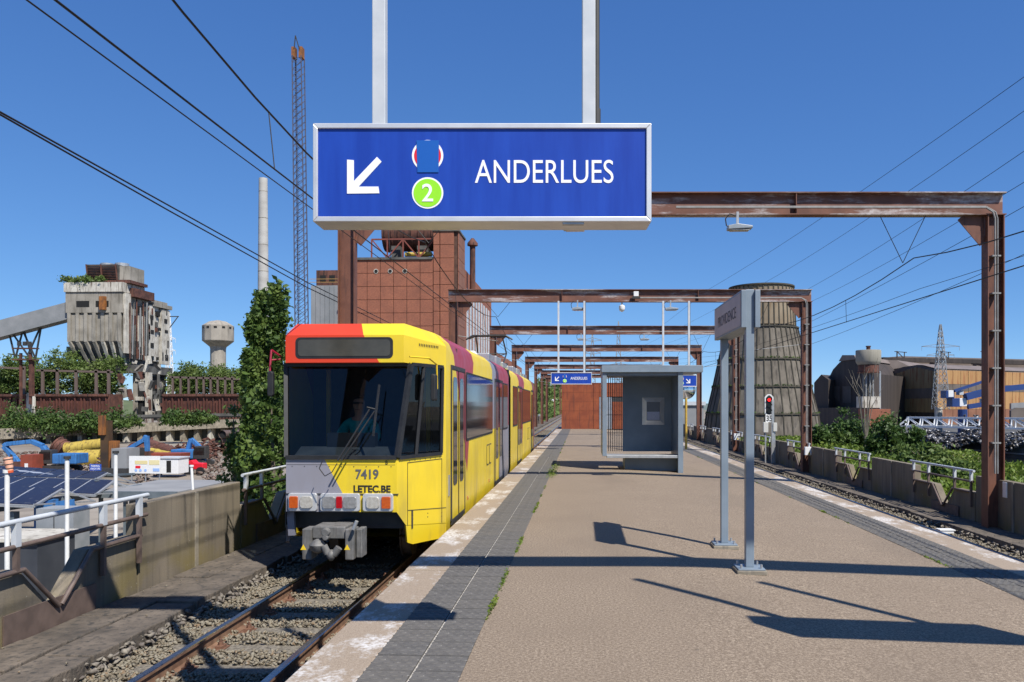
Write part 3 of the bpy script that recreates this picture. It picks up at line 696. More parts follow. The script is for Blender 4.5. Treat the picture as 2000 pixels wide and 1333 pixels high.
# cab interior
INT = M('cab_interior', (0.055, 0.058, 0.062), (0.09, 0.092, 0.095), 5, 0.6)
mb = MB(); mb.prism([tv(-0.66, 10.14, 0.62), tv(-0.66, 10.12, 0.99), tv(-0.66, 10.42, 1.12), tv(-0.66, 10.72, 1.10), tv(-0.66, 10.75, 0.62)], (1.32, 0, 0)); mb.build('dashboard', INT, tram)
mb = MB(); mb.box(TX - 0.3, TX + 0.34, 10.40, 10.55, 1.10, 1.30); mb.build('instrument_hood', BLACK, tram)
mb = MB(); mb.box(TX - HW + 0.02, TX + HW - 0.02, 12.3, 12.34, 0.3, 2.55); mb.box(TX - 0.68, TX + 0.68, 10.1, 12.3, 0.30, 0.33); mb.build('cab_partition', INT, tram)
mb = MB(); mb.prism([tv(-0.30, 11.42, 0.75), tv(-0.30, 11.36, 1.48), tv(-0.26, 11.36, 1.62), tv(0.16, 11.36, 1.62), tv(0.2, 11.36, 1.48), tv(0.2, 11.42, 0.75)], (0, 0.1, 0)); mb.box(TX - 0.30, TX + 0.2, 10.98, 11.42, 0.68, 0.80); mb.build('driver_seat', INT, tram)
mb = MB(); mb.box(TX + 0.66, TX + 0.72, 12.24, 12.3, 0.4, 2.3); mb.box(TX - 0.8, TX - 0.74, 11.9, 11.95, 0.4, 2.2); mb.build('grab_pole', YELW, tram)
# doors and windows on the platform side
def spane(y0, y1, z0, z1, parent, nm='window', r=0.06, x=HW):
    cy, cz = (y0 + y1) / 2, (z0 + z1) / 2
    mb = MB(); mb.prism([tv(x + 0.001, yy, zz) for yy, zz in rrect(cy, cz, y1 - y0, z1 - z0, r)], (0.010, 0, 0)); f = mb.build(nm, BLACK, parent)
    mb = MB(); mb.prism([tv(x + 0.0112, yy, zz) for yy, zz in rrect(cy, cz, y1 - y0 - 0.07, z1 - z0 - 0.07, r * 0.7)], (0.004, 0, 0)); mb.build('pane', SIDEG, f)
    return f
spane(13.12, 17.05, 1.08, 2.22, tram); spane(19.35, 20.6, 1.08, 2.22, tram); spane(22.2, 23.7, 1.08, 2.22, tram); spane(25.65, 29.9, 1.08, 2.22, tram)
def door(y0, y1):
    mb = MB(); x = HW
    for a, b_, c_, d_ in ((y0, y0 + 0.05, -0.03, 2.26), (y1 - 0.05, y1, -0.03, 2.26), (y0 + 0.05, y1 - 0.05, 2.2, 2.26), (y0 + 0.05, y1 - 0.05, -0.09, -0.02)): mb.box(TX + x - 0.01, TX + x + 0.018, a, b_, c_, d_)
    d_ = mb.build('door', DARK, tram); ym = (y0 + y1) / 2
    for a, b_ in ((y0 + 0.055, ym - 0.015), (ym + 0.015, y1 - 0.055)):
        mb = MB(); mb.box(TX + x + 0.001, TX + x + 0.010, a, b_, -0.015, 2.195); mb.build('door_leaf', LIV, d_)
        cy = (a + b_) / 2
        mb = MB(); mb.prism([tv(x + 0.0105, yy, zz) for yy, zz in rrect(cy, 1.28, (b_ - a) * 0.62, 1.62, 0.09)], (0.006, 0, 0)); mb.build('door_window', SIDEG, d_)
    mb = MB(); mb.box(TX + x + 0.011, TX + x + 0.02, ym - 0.012, ym + 0.012, -0.015, 2.195); mb.build('door_seal', BLACK, d_)
for a, b_ in ((11.58, 12.95), (17.5, 19.2), (23.85, 25.5), (30.3, 31.7)): door(a, b_)
for y0 in (16.0, 16.45, 28.3, 28.9):
    mb = MB(); mb.prism([tv(HW + 0.001, yy, zz) for yy, zz in rrect(y0 + 0.2, 0.66, 0.36, 0.42, 0.05)], (0.006, 0, 0)); f = mb.build('vent_hatch', DARK, tram)
    mb = MB(); mb.prism([tv(HW + 0.0075, yy, zz) for yy, zz in rrect(y0 + 0.2, 0.66, 0.31, 0.37, 0.04)], (0.004, 0, 0)); mb.build('hatch_cover', LIV, f)
mb = MB(); mb.box(TX + HW + 0.001, TX + HW + 0.012, 11.36, 11.46, 0.36, 0.66); mb.build('door_button_plate', GALV, tram)
for y in (13.3, 16.4): mb = MB(); mb.box(TX + HW + 0.001, TX + HW + 0.008, y, y + 0.09, 0.08, 0.14); mb.build('side_marker', LAMPO, tram)
# roof gear
mb = MB(); mb.lathe([(0.05, 0), (0.05, 0.10), (0.03, 0.14)], tv(0.18, 12.0, 2.74), 12); mb.build('roof_aerial', WHITE, tram, smooth=40)
mb = MB(); mb.lathe([(0.16, 0), (0.16, 0.1), (0.08, 0.2)], tv(0.5, 18.5, 2.74), 14); mb.build('roof_vent', WHITE, tram, smooth=40)
for y in np.arange(19.0, 31.5, 1.7): mb = MB(); mb.box(TX + 0.35, TX + 0.85, y, y + 1.2, 2.73, 2.92 + 0.05 * math.sin(y)); mb.build('roof_box', GALV, tram, bevel=0.02)
pg = MB()
yb, ztop = 26.4, 4.02
for s in (-0.55, 0.55):
    pg.path([tv(s, yb - 0.9, 3.0), tv(s * 0.9, yb + 0.9, 3.45), tv(s * 0.8, yb, ztop - 0.06)], 0.025, 6)
pg.path([tv(-0.5, yb + 0.9, 3.45), tv(0.5, yb + 0.9, 3.45)], 0.02, 6); pg.path([tv(-0.55, yb - 0.9, 3.0), tv(0.5, yb + 0.9, 3.45)], 0.014, 6)
pg.path([tv(-0.78, yb, ztop - 0.16), tv(-0.55, yb, ztop - 0.02), tv(0.55, yb, ztop - 0.02), tv(0.78, yb, ztop - 0.16)], 0.03, 6); pg.path([tv(-0.7, yb + 0.25, ztop - 0.1), tv(-0.5, yb + 0.25, ztop - 0.02), tv(0.5, yb + 0.25, ztop - 0.02), tv(0.7, yb + 0.25, ztop - 0.1)], 0.03, 6)
pg.box(TX - 0.7, TX + 0.7, yb - 1.1, yb - 0.8, 2.9, 3.02); pg.build('pantograph', DARK, tram)
# lamps
def lampbox(px0, px1, py0, py1, items, mat):
    mb = MB(); a = at(px0, py1, F0); c_ = at(px1, py0, F0); x0, x1, z0, z1 = a.x, c_.x, a.z, c_.z
    mb.prism([(x, F0 - 0.045, z) for x, z in rrect((x0 + x1) / 2, (z0 + z1) / 2, x1 - x0, z1 - z0, 0.03)], (0, 0.05, 0)); pl = mb.build('lamp_plate', mat, tram, bevel=0.006)
    for fx, wf, lm, rr in items:
        xc = x0 + (x1 - x0) * fx; w_ = (x1 - x0) * wf; mb = MB()
        P0 = rrect(xc, (z0 + z1) / 2, w_, (z1 - z0) * 0.68, rr); k = len(P0)
        cxx = xc; czz = (z0 + z1) / 2
        ring = [(x, F0 - 0.047, z) for x, z in P0] + [(cxx + (x - cxx) * 0.93, F0 - 0.066, czz + (z - czz) * 0.93) for x, z in P0]
        mb.add(ring, [(i, (i + 1) % k, k + (i + 1) % k, k + i) for i in range(k)] + [tuple(range(k, 2 * k))]); mb.build('lamp', lm, pl)
lampbox(555.5, 613, 966, 1001, [(0.2, 0.30, LAMPO, 0.012), (0.64, 0.44, LAMPW, 0.04)], ALU)
lampbox(620, 699, 966, 1001, [(0.22, 0.33, LAMPG, 0.03), (0.485, 0.15, LAMPR, 0.01), (0.755, 0.34, LAMPG, 0.03)], ALU)
lampbox(705, 765, 966, 1001, [(0.34, 0.44, LAMPW, 0.04), (0.78, 0.30, LAMPO, 0.012)], ALU)
for nm, body, px0, px1, py0, py1, mt, bd in (('fleet_number', '7419', 689, 735, 918.5, 938, M('number_grey', (0.11, 0.11, 0.11), None, rough=0.5), 0.025), ('web_lettering', 'LETEC.BE', 685, 759, 950, 964.5, BLACK, 0.03), ('unit_letter', 'B', 749, 753.5, 901, 908.5, BLACK, 0.0)):
    a = at(px0, py1, F0); c_ = at(px1, py0, F0); text_mesh(nm, body, (a.x, F0 - 0.003, a.z), (1, 0, 0), (0, 0, 1), c_.x - a.x, c_.z - a.z, mt, tram, bold=bd, depth=0.002)
# panel joints on the nose
mb = MB(); mb.box(TX - W0 + 0.01, TX + W0 - 0.02, F0 - 0.002, F0 + 0.01, 0.905, 0.909); mb.build('panel_joint', DARK, tram)
mb = MB(); mb.box(TX - W0, TX + W0 + 0.02, F0 - 0.012, F0 + 0.02, 0.530, 0.540); mb.build('nose_ledge', DARK, tram)
for s in (1,):
    mb = MB()
    for u in (0.2, 0.9): mb.bar(ap(0, 0, True) if False else tv(lerp(W0, HW, u) + 0.003, lerp(F0, YA, u) - 0.002, 0.10 if u < 0.5 else 0.02), tv(lerp(W0, HW, u) + 0.003, lerp(F0, YA, u) - 0.002, 0.92), 0.006, 0.006)
    mb.bar(tv(lerp(W0, HW, 0.2) + 0.003, lerp(F0, YA, 0.2) - 0.002, 0.92), tv(lerp(W0, HW, 0.9) + 0.003, lerp(F0, YA, 0.9) - 0.002, 0.92), 0.006, 0.006)
    mb.bar(tv(lerp(W0, HW, 0.2) + 0.003, lerp(F0, YA, 0.2) - 0.002, 0.30), tv(lerp(W0, HW, 0.99) + 0.003, lerp(F0, YA, 0.99) - 0.002, 0.22), 0.006, 0.006)
    mb.build('hatch_outline', DARK, tram)
# grille and lamp bracket on the upper corner
mb = MB()
for i in range(12):
    u = 0.34 + 0.44 * i / 11; p = tv(lerp(WH, HW, u), lerp(FH, YA, u), 2.49); mb.bar(p + Vector((0.006, -0.004, 0)), p + Vector((0.006, -0.004, -0.035)), 0.012, 0.004)
mb.build('vent_slots', DARK, tram)
# wiper
mb = MB(); wb = tv(0.05, F0 - 0.02, 0.93)
def wsp(px, py): u = (896 - py) / (896 - 712); p = at(px, py, lerp(10.0, 10.28, u)); return p + Vector((0, -0.03, 0))
mb.path([wsp(661, 900), wsp(723, 800)], 0.012, 6); mb.path([wsp(668, 900), wsp(733, 803)], 0.010, 6); mb.path([wsp(718, 796), wsp(735, 800)], 0.012, 6); mb.build('wiper_arm', BLACK, tram)
mb = MB(); mb.bar(wsp(742, 752), wsp(730, 852), 0.018, 0.03); mb.build('wiper_blade', BLACK, tram)
mb = MB(); mb.path([wsp(631, 901), wsp(625, 915), wsp(636, 930), wsp(650, 922), wsp(660, 905)], 0.006, 6); mb.build('washer_hose', BLACK, tram)
# mirrors
mb = MB(); mb.path([at(549, 697, 10.5), at(530, 684, 10.4), at(527, 725, 10.35)], 0.014, 6); mb.path([at(549, 702, 10.5), at(528, 704, 10.4)], 0.012, 6); mr = mb.build('mirror_arm', M('mirror_arm_red', (0.30, 0.01, 0.03), None, rough=0.4), tram)
mb = MB(); c_ = at(529, 750, 10.35); mb.prism([(c_.x + x, c_.y - 0.03, c_.z + z) for x, z in rrect(0, 0, 0.08, 0.33, 0.035)], (0, 0.07, 0)); mb.build('mirror', BLACK, mr, bevel=0.015)
mb = MB(); mb.path([at(800, 697, 10.15), at(838, 700, 10.45), at(853, 712, 10.75), at(854, 760, 10.8)], 0.012, 6); mr = mb.build('mirror_arm', YELW, tram)
mb = MB(); c_ = at(846, 757, 10.72); mb.prism([(c_.x + x, c_.y - 0.03, c_.z + z) for x, z in rrect(0, 0, 0.07, 0.36, 0.03)], (0.02, 0.08, 0)); mb.build('mirror', BLACK, mr, bevel=0.015)
# underframe, bogie, wheels, coupler
mb = MB(); mb.box(TX - 0.85, TX + 0.85, 10.35, 32.0, 0.05, 0.29); mb.build('underframe', DARK, tram)
for yc in (12.6, 21.2, 30.2):
    mb = MB(); mb.box(TX - 0.78, TX - 0.66, yc - 1.1, yc + 1.1, -0.32, -0.08); mb.box(TX + 0.66, TX + 0.78, yc - 1.1, yc + 1.1, -0.32, -0.08); mb.box(TX - 0.66, TX + 0.66, yc - 0.3, yc + 0.3, -0.28, 0.04); bo = mb.build('bogie', DARK, tram)
    for yw in (yc - 0.9, yc + 0.9):
        for s in (-1, 1):
            mb = MB(); c_ = tv(s * 0.53, yw, TZ + 0.335); mb.cyl(c_ + Vector((-0.06, 0, 0)), c_ + Vector((0.06, 0, 0)), 0.335, n=28); mb.cyl(c_ + Vector((-s * 0.085, 0, 0)), c_ + Vector((-s * 0.06, 0, 0)), 0.365, n=28); mb.build('wheel', M('wheel_steel', (0.16, 0.11, 0.075), (0.28, 0.2, 0.14), 6, 0.6) if yw < 12 else DARK, bo, smooth=40)
mb = MB(); mb.bar(tv(-0.70, F0 + 0.12, 0.305), tv(-0.685, F0 + 0.14, -0.02), 0.09, 0.05); mb.build('step_bracket', M('step_grey', (0.2, 0.2, 0.24), None, rough=0.5), tram)
YC = 9.5
def cp(px, py): return at(px, py, YC)
cpl = MB(); a, b_ = cp(603, 1072), cp(669, 1032); cpl.box(a.x, b_.x, YC - 0.02, YC + 0.36, cp(0, 1056).z, b_.z); cpl.box(a.x + 0.1, b_.x - 0.1, YC + 0.36, 10.5, cp(0, 1052).z, b_.z - 0.03)
cpl.cyl(cp(636, 1040) + Vector((0, -0.03, 0)), cp(636, 1040) + Vector((0, 0.05, 0)), 0.05, n=12); cpl.cyl(cp(636, 1050) + Vector((0, -0.03, 0)), cp(636, 1050) + Vector((0, 0.05, 0)), 0.038, n=12)
coup = cpl.build('coupler', GREYU, tram, bevel=0.012)
for x0, x1 in ((584, 603), (670, 687)):
    mb = MB(); a, b_ = cp(x0, 1097), cp(x1, 1036); mb.box(a.x, b_.x, YC - 0.05, YC + 0.20, a.z, b_.z); q = mb.build('side_box', GREYU, coup, bevel=0.012)
    cc = cp((x0 + x1) / 2 + 2, 1068); mb = MB(); mb.prism([cc + Vector((-0.035, -0.0535 + 0.0, -0.03)), cc + Vector((0.035, -0.0535, -0.03)), cc + Vector((0, -0.0535, 0.035))], (0, 0.003, 0)); mb.build('warning_triangle', YELW, coup)
mb = MB(); a, b_ = cp(689, 1094), cp(701, 1037); mb.box(a.x, b_.x, YC + 0.02, YC + 0.24, a.z, b_.z); mb.build('contact_cover', GREYU, coup, bevel=0.01)
mb = MB(); mb.lathe([(0.03, -0.02), (0.085, 0.02), (0.10, 0.08), (0.06, 0.13), (0.02, 0.15)], cp(618, 1079) + Vector((0, 0.05, 0)), 14); mb.build('coupler_cone', GREYU, coup, smooth=50)
mb = MB(); mb.path([cp(632, 1066), cp(640, 1082), cp(652, 1084), cp(662, 1070)], 0.045, 8); mb.lathe([(0.02, -0.07), (0.055, -0.02), (0.05, 0.03), (0.02, 0.06)], cp(647, 1084), 12); mb.build('coupler_horn', GREYU, coup, smooth=60)
mb = MB(); mb.path([cp(690, 1035), cp(697, 1018)], 0.022, 8); mb.build('coupler_lever', GALV, coup)

# ---------------------------------------------------------------- driver (seated, forearms folded on the desk)
SHIRT = M('teal_shirt', (0.0, 0.40, 0.34), (0.01, 0.50, 0.42), 12, 0.8); SKIN = M('skin', (0.46, 0.25, 0.17), (0.52, 0.29, 0.2), 8, 0.55); HAIR = M('dark_hair', (0.03, 0.022, 0.016), None, rough=0.7); TROUS = M('navy_trousers', (0.02, 0.022, 0.035), None, rough=0.8)
dr = thing('person', 'tram driver in a teal short sleeved shirt with forearms folded on the desk', 'person', (TX - 0.06, 11.15, 0.8))
def skin_mesh(name, verts, edges, radii, mat, parent, root=0, sub=2):
    me = bpy.data.meshes.new(name); o0 = ORG[parent]; me.from_pydata([tuple(Vector(v_) - o0) for v_ in verts], edges, []); me.materials.append(mat)
    o = bpy.data.objects.new(name, me); COL.objects.link(o); o.parent = parent; ORG[o] = o0
    sm = o.modifiers.new('skin', 'SKIN'); sv = me.skin_vertices[0].data
    for i, r_ in enumerate(radii): sv[i].radius = (r_, r_) if not isinstance(r_, tuple) else r_
    sv[root].use_root = True
    sm.use_smooth_shade = True
    ss = o.modifiers.new('sub', 'SUBSURF'); ss.levels = sub; ss.render_levels = sub
    return o
dx, dy = TX - 0.06, 11.12
def dv(x, y, z): return (dx + x, dy + y, z)
V_ = [dv(0, 0.08, 0.86), dv(0, 0.06, 1.10), dv(0, 0.02, 1.34), dv(0, 0.0, 1.44), dv(0, -0.03, 1.52), dv(0, -0.05, 1.60), dv(0, -0.06, 1.70), dv(0, -0.05, 1.77),
      dv(-0.19, 0.01, 1.41), dv(-0.27, -0.12, 1.20), dv(-0.18, -0.36, 1.16), dv(0.08, -0.44, 1.16), dv(0.19, 0.01, 1.41), dv(0.27, -0.12, 1.20), dv(0.18, -0.38, 1.17), dv(-0.08, -0.47, 1.18),
      dv(-0.1, -0.3, 0.86), dv(-0.1, -0.5, 0.5), dv(0.1, -0.3, 0.86), dv(0.1, -0.5, 0.5)]
E_ = [(0, 1), (1, 2), (2, 3), (3, 4), (4, 5), (5, 6), (6, 7), (3, 8), (8, 9), (9, 10), (10, 11), (3, 12), (12, 13), (13, 14), (14, 15), (0, 16), (16, 17), (0, 18), (18, 19)]
rad = [0.13, 0.14, 0.15, 0.10, 0.055, 0.075, 0.095, 0.075, 0.065, 0.048, 0.038, 0.03, 0.065, 0.048, 0.038, 0.03, 0.085, 0.06, 0.085, 0.06]
skin_mesh('body', V_, E_, rad, SKIN, dr)
SV = [dv(0, 0.08, 0.88), dv(0, 0.06, 1.10), dv(0, 0.02, 1.34), dv(0, 0.0, 1.43), dv(-0.19, 0.01, 1.40), dv(-0.265, -0.11, 1.22), dv(-0.23, -0.2, 1.18), dv(0.19, 0.01, 1.40), dv(0.265, -0.11, 1.22), dv(0.23, -0.2, 1.18)]
skin_mesh('shirt', SV, [(0, 1), (1, 2), (2, 3), (3, 4), (4, 5), (5, 6), (3, 7), (7, 8), (8, 9)], [0.155, 0.165, 0.17, 0.11, 0.082, 0.072, 0.068, 0.082, 0.072, 0.068], SHIRT, dr)
skin_mesh('hair', [dv(0, -0.02, 1.72), dv(0, -0.03, 1.80)], [(0, 1)], [0.10, 0.085], HAIR, dr)
mb = MB(); mb.box(dx - 0.085, dx + 0.085, dy - 0.175, dy - 0.155, 1.685, 1.715); mb.build('glasses', BLACK, dr)
mb = MB(); mb.prism([dv(-0.012, -0.15, 1.68), dv(0.012, -0.15, 1.68), dv(0.016, -0.175, 1.645), dv(-0.016, -0.175, 1.645)], (0, 0.03, 0)); mb.build('nose', SKIN, dr)
mb = MB(); mb.box(dx - 0.03, dx + 0.03, dy - 0.155, dy - 0.14, 1.60, 1.61); mb.build('mouth', M('lip', (0.3, 0.1, 0.08), None), dr)

# rivets along the nose panels
mb = MB()
for k in range(9): mb.cyl((TX - W0 + 0.08 + k * 0.16, F0 - 0.004, 0.885), (TX - W0 + 0.08 + k * 0.16, F0 + 0.005, 0.885), 0.007, n=6)
for u in np.linspace(0.24, 0.86, 7):
    p_ = tv(lerp(W0, HW, u) + 0.003, lerp(F0, YA, u) - 0.003, 0.94); mb.cyl(p_, p_ + Vector((-0.01, 0.01, 0)), 0.007, n=6)
for u, z in ((0.3, 0.22), (0.3, 0.17), (0.6, 0.2), (0.6, 0.15), (0.9, 0.16), (0.9, 0.11)):
    p_ = tv(lerp(W0, HW, u) + 0.003, lerp(F0, YA, u) - 0.003, z); mb.cyl(p_, p_ + Vector((-0.01, 0.01, 0)), 0.008, n=6)
tag(mb.build('rivets', DARK, tram), kind='stuff')
# ---------------------------------------------------------------- hanging direction signs
def sign(center, W, label, mirrored=False, poles_to=None, grp='hanging direction signs', small=False):
    """Aluminium box sign parallel to the picture plane; all dimensions follow the width W."""
    k = W / 1830.0                                            # drawing units (see the layout numbers below)
    sg = thing('direction_sign', label, 'sign', center, grp)
    ux = Vector((math.cos(YAW), math.sin(YAW), 0)); uy = Vector((-math.sin(YAW), math.cos(YAW), 0)); C = Vector(center)
    Hh = 525.0
    def L(cx, cy, dep=0.0):
        X = (cx - 1007) * k
        return C + ux * (-X if mirrored == 'flip' else X) + Vector((0, 0, (365 - cy) * k)) + uy * dep
    def plate(poly, d0, d1, nm, mat, par=sg):
        mb = MB(); mb.prism([L(x, y, d0) for x, y in poly], uy * (d1 - d0)); return mb.build(nm, mat, par)
    D = 0.20
    fr = MB(); o_ = [(92, 102), (1922, 102), (1922, 634), (92, 634)]; i_ = [(118, 130), (1894, 130), (1894, 606), (118, 606)]
    for a in range(4):
        b_ = (a + 1) % 4; fr.prism([L(*o_[a], -0.012), L(*o_[b_], -0.012), L(*i_[b_], -0.012), L(*i_[a], -0.012)], uy * (D + 0.024))
    fr.build('frame', ALU, sg, bevel=0.004)
    plate([(118, 130), (1894, 130), (1894, 606), (118, 606)], 0.0, D, 'panel', BLUE)
    circ = lambda x, y, r, n=40: [(x + r * math.cos(6.28319 * i / n), y + r * math.sin(6.28319 * i / n)) for i in range(n)]
    cx = 711 if not mirrored else 1250
    e = 0.0015 if not small else 0.006
    plate(circ(cx, 275, 85), -e, 0, 'red_ring_rim', WHITEL); plate(circ(cx, 275, 73), -2 * e, -e, 'red_disc', REDV)
    plate([(cx - 60, 193), (cx + 62, 193), (cx + 60, 366), (cx - 55, 366)], -3 * e, -2 * e, 'cover_sticker', STICK)
    plate(circ(cx, 477, 85), -e, 0, 'line_disc_rim', WHITEL); plate(circ(cx, 477, 76), -2 * e, -e, 'line_disc', GREENV)
    text_mesh('line_number', '2', L(cx - 30, 524, -2 * e - 0.001), ux, (0, 0, 1), 60 * k, 96 * k, WHITEL, sg, bold=0.01, depth=e)
    arrow = [(275, 297), (312, 300), (312, 413), (437, 282), (462, 308), (338, 443), (445, 443), (450, 479), (275, 481)]
    if mirrored: arrow = [(1880 - x + 20, y) for x, y in arrow]
    plate(arrow, -2 * e, 0, 'arrow', WHITEL)
    if not mirrored: text_mesh('destination', 'ANDERLUES', L(967, 424, -0.001), ux, (0, 0, 1), 750 * k, 126 * k, WHITEL, sg, bold=0.0, depth=e)
    if poles_to:
        for px in (433, 1588):
            p = L(px, 102, D / 2); mb = MB(); mb.bar(p, (p.x, p.y, poles_to), 0.075 if not small else 0.07, 0.075, up=uy); mb.build('hanging_pole', GREYP, sg, bevel=0.004)
        p = L(1632, 102, D / 2); mb = MB(); mb.cyl(p, (p.x, p.y, poles_to), 0.018, n=8); q = L(1625, 40, D / 2); mb.cyl(p, (p.x, p.y, p.z + 0.12), 0.024, n=8); mb.build('power_conduit', DARK, sg)
    if not small:
        p = L(1500, 640, 0.02); mb = MB(); mb.bar(p + ux * -0.06, p + ux * 0.06, 0.04, 0.012); mb.build('lock_plate', GALV, sg)
    return sg
W1_ = 660 * 4.5 / FPX
c1 = at(942, (246 + 428) / 2, 4.5)
sign(c1, W1_, 'large blue sign with white arrow reading ANDERLUES, nearest the camera', poles_to=BZ - 0.46)
c2 = c1.copy(); c2.x += 4.5; c2.y -= 0.15
sign(c2, W1_, 'blue box sign hanging from the nearest gantry, outside the right edge', 'yes', poles_to=BZ - 0.46)
sign(at(1116, 739.5, 29.1), 80 * 29.1 / FPX, 'small distant blue sign reading ANDERLUES, above the corten box', poles_to=BZ - 0.46, small=True)
cr_ = at(1321, 744, 29.1)
sign(cr_, 80 * 29.1 / FPX, 'small blue sign with arrow to the right, partly behind the shelter roof', 'yes', poles_to=BZ - 0.46, small=True)

# ---------------------------------------------------------------- station name sign on two posts
ps = thing('station_name_sign', 'grey station name sign reading PROVIDENCE on two posts on the platform', 'sign', (1.71, 8.9, zp(1.71)))
X0 = 1.71; zb = zp(X0)
for y in (8.2, 9.62):
    mb = MB(); mb.box(X0 - 0.042, X0 + 0.042, y - 0.042, y + 0.042, zb + 0.055, 2.84); mb.build('post', BLUEG, ps, bevel=0.006)
    mb = MB(); mb.box(X0 - 0.15, X0 + 0.15, y - 0.15, y + 0.15, zb - 0.01, zb + 0.04); f = mb.build('base_block', CONC, ps, bevel=0.01)
    mb = MB(); mb.box(X0 - 0.135, X0 + 0.135, y - 0.135, y + 0.135, zb + 0.04, zb + 0.056); f = mb.build('base_plate', BLUEG, ps, bevel=0.004)
    mb = MB()
    for a in (-0.1, 0.1):
        for b_ in (-0.1, 0.1): mb.cyl((X0 + a, y + b_, zb + 0.056), (X0 + a, y + b_, zb + 0.095), 0.012, n=6)
    mb.build('anchor_bolts', GALV, f)
mb = MB(); mb.box(X0 - 0.095, X0 - 0.043, 8.12, 9.74, 2.45, 2.83); mb.box(X0 + 0.043, X0 + 0.095, 8.12, 9.74, 2.45, 2.83); mb.box(X0 - 0.043, X0 + 0.043, 8.245, 9.575, 2.452, 2.828); mb.build('sign_box', BLUEG, ps, bevel=0.005)
PINK = M('faded_sign_face', (0.42, 0.33, 0.32), (0.50, 0.40, 0.385), 3, 0.45)
mb = MB(); mb.box(X0 - 0.099, X0 - 0.0955, 8.15, 9.71, 2.475, 2.805); mb.build('sign_face', PINK, ps)
text_mesh('station_name', 'PROVIDENCE', (X0 - 0.1005, 9.46, 2.575), (0, -1, 0), (0, 0, 1), 1.08, 0.12, M('worn_lettering', (0.06, 0.055, 0.065), (0.2, 0.16, 0.16), 20, 0.6, lo=0.5, hi=0.62), ps, depth=0.001)

# ---------------------------------------------------------------- shelter
sh = thing('platform_shelter', 'blue grey metal waiting shelter with bench and framed notice on the platform', 'shelter', (1.6, 20.8, -0.03))
YF, YBk = 20.6, 22.2; xl, xr_ = 0.53, 2.62; zt_, zr = 2.52, 2.70
mb = MB(); mb.box(xl, 3.12, YF - 0.05, YBk + 0.2, zt_, zr); mb.build('roof', BLUEG, sh, bevel=0.01)
mb = MB(); mb.box(xr_ - 0.13, xr_, YF, YBk, zp(2.6), zt_); mb.build('side_wall', BLUEG, sh, bevel=0.006)
mb = MB(); mb.box(xl + 0.02, xl + 0.13, YF, YBk, 0.36, zt_); mb.build('side_wall', BLUEG, sh, bevel=0.006)
mb = MB(); mb.box(xl + 0.62, xr_ - 0.131, YBk - 0.08, YBk, 0.40, zt_); mb.build('back_wall', BLUED, sh)
mb = MB(); mb.box(xl + 0.62, xr_ - 0.131, YF + 0.45, YBk - 0.1, -0.05, 0.30); mb.build('plinth', BLUED, sh)
mb = MB(); mb.box(xl + 0.131, xr_ - 0.131, YF + 0.02, YF + 0.62, 0.31, 0.385); mb.build('bench', GALV, sh, bevel=0.008)
mb = MB(); mb.box(xl + 0.131, xr_ - 0.131, YF + 0.06, YBk - 0.1, 2.44, 2.519); mb.build('ceiling_frame', BLUED, sh)
for x in np.linspace(xl + 0.17, xl + 0.58, 8):
    mb = MB(); mb.cyl((x, YBk - 0.04, 0.40), (x, YBk - 0.04, 2.44), 0.010, n=8); mb.build('bar', DARK, sh)
for z in (0.9, 1.4, 1.9): mb = MB(); mb.box(xl + 0.131, xl + 0.61, YBk - 0.05, YBk - 0.035, z, z + 0.015); mb.build('cross_bar', DARK, sh)
a, b_ = at(1254, 830, 22.05), at(1297, 777, 22.05)
def ring_frame(x0, x1, z0, z1, y, wd, mat, nm, par, proud=0.05):
    mb = MB(); o_ = [(x0, z0), (x1, z0), (x1, z1), (x0, z1)]; i_ = [(x0 + wd, z0 + wd), (x1 - wd, z0 + wd), (x1 - wd, z1 - wd), (x0 + wd, z1 - wd)]
    for q in range(4):
        r_ = (q + 1) % 4; mb.add([(o_[q][0], y, o_[q][1]), (o_[r_][0], y, o_[r_][1]), (i_[r_][0], y - proud, i_[r_][1]), (i_[q][0], y - proud, i_[q][1]), (i_[r_][0], y, i_[r_][1]), (i_[q][0], y, i_[q][1])], [(0, 1, 2, 3), (3, 2, 4, 5)])
    return mb.build(nm, mat, par)
nf = ring_frame(a.x, b_.x, a.z, b_.z, YBk - 0.083, 0.12, ALU, 'notice_frame', sh)
mb = MB(); mb.box(a.x + 0.12, b_.x - 0.12, YBk - 0.095, YBk - 0.084, a.z + 0.12, b_.z - 0.12); mb.build('notice_board', M('notice_dark', (0.10, 0.11, 0.13), None, rough=0.3), nf)
PAPER = M('printed_paper', (0.55, 0.57, 0.66), (0.36, 0.37, 0.48), 60, 0.6)
mb = MB(); mb.box(a.x + 0.13, b_.x - 0.13, YBk - 0.099, YBk - 0.0955, a.z + 0.13, a.z + 0.36); mb.build('timetable', PAPER, nf)

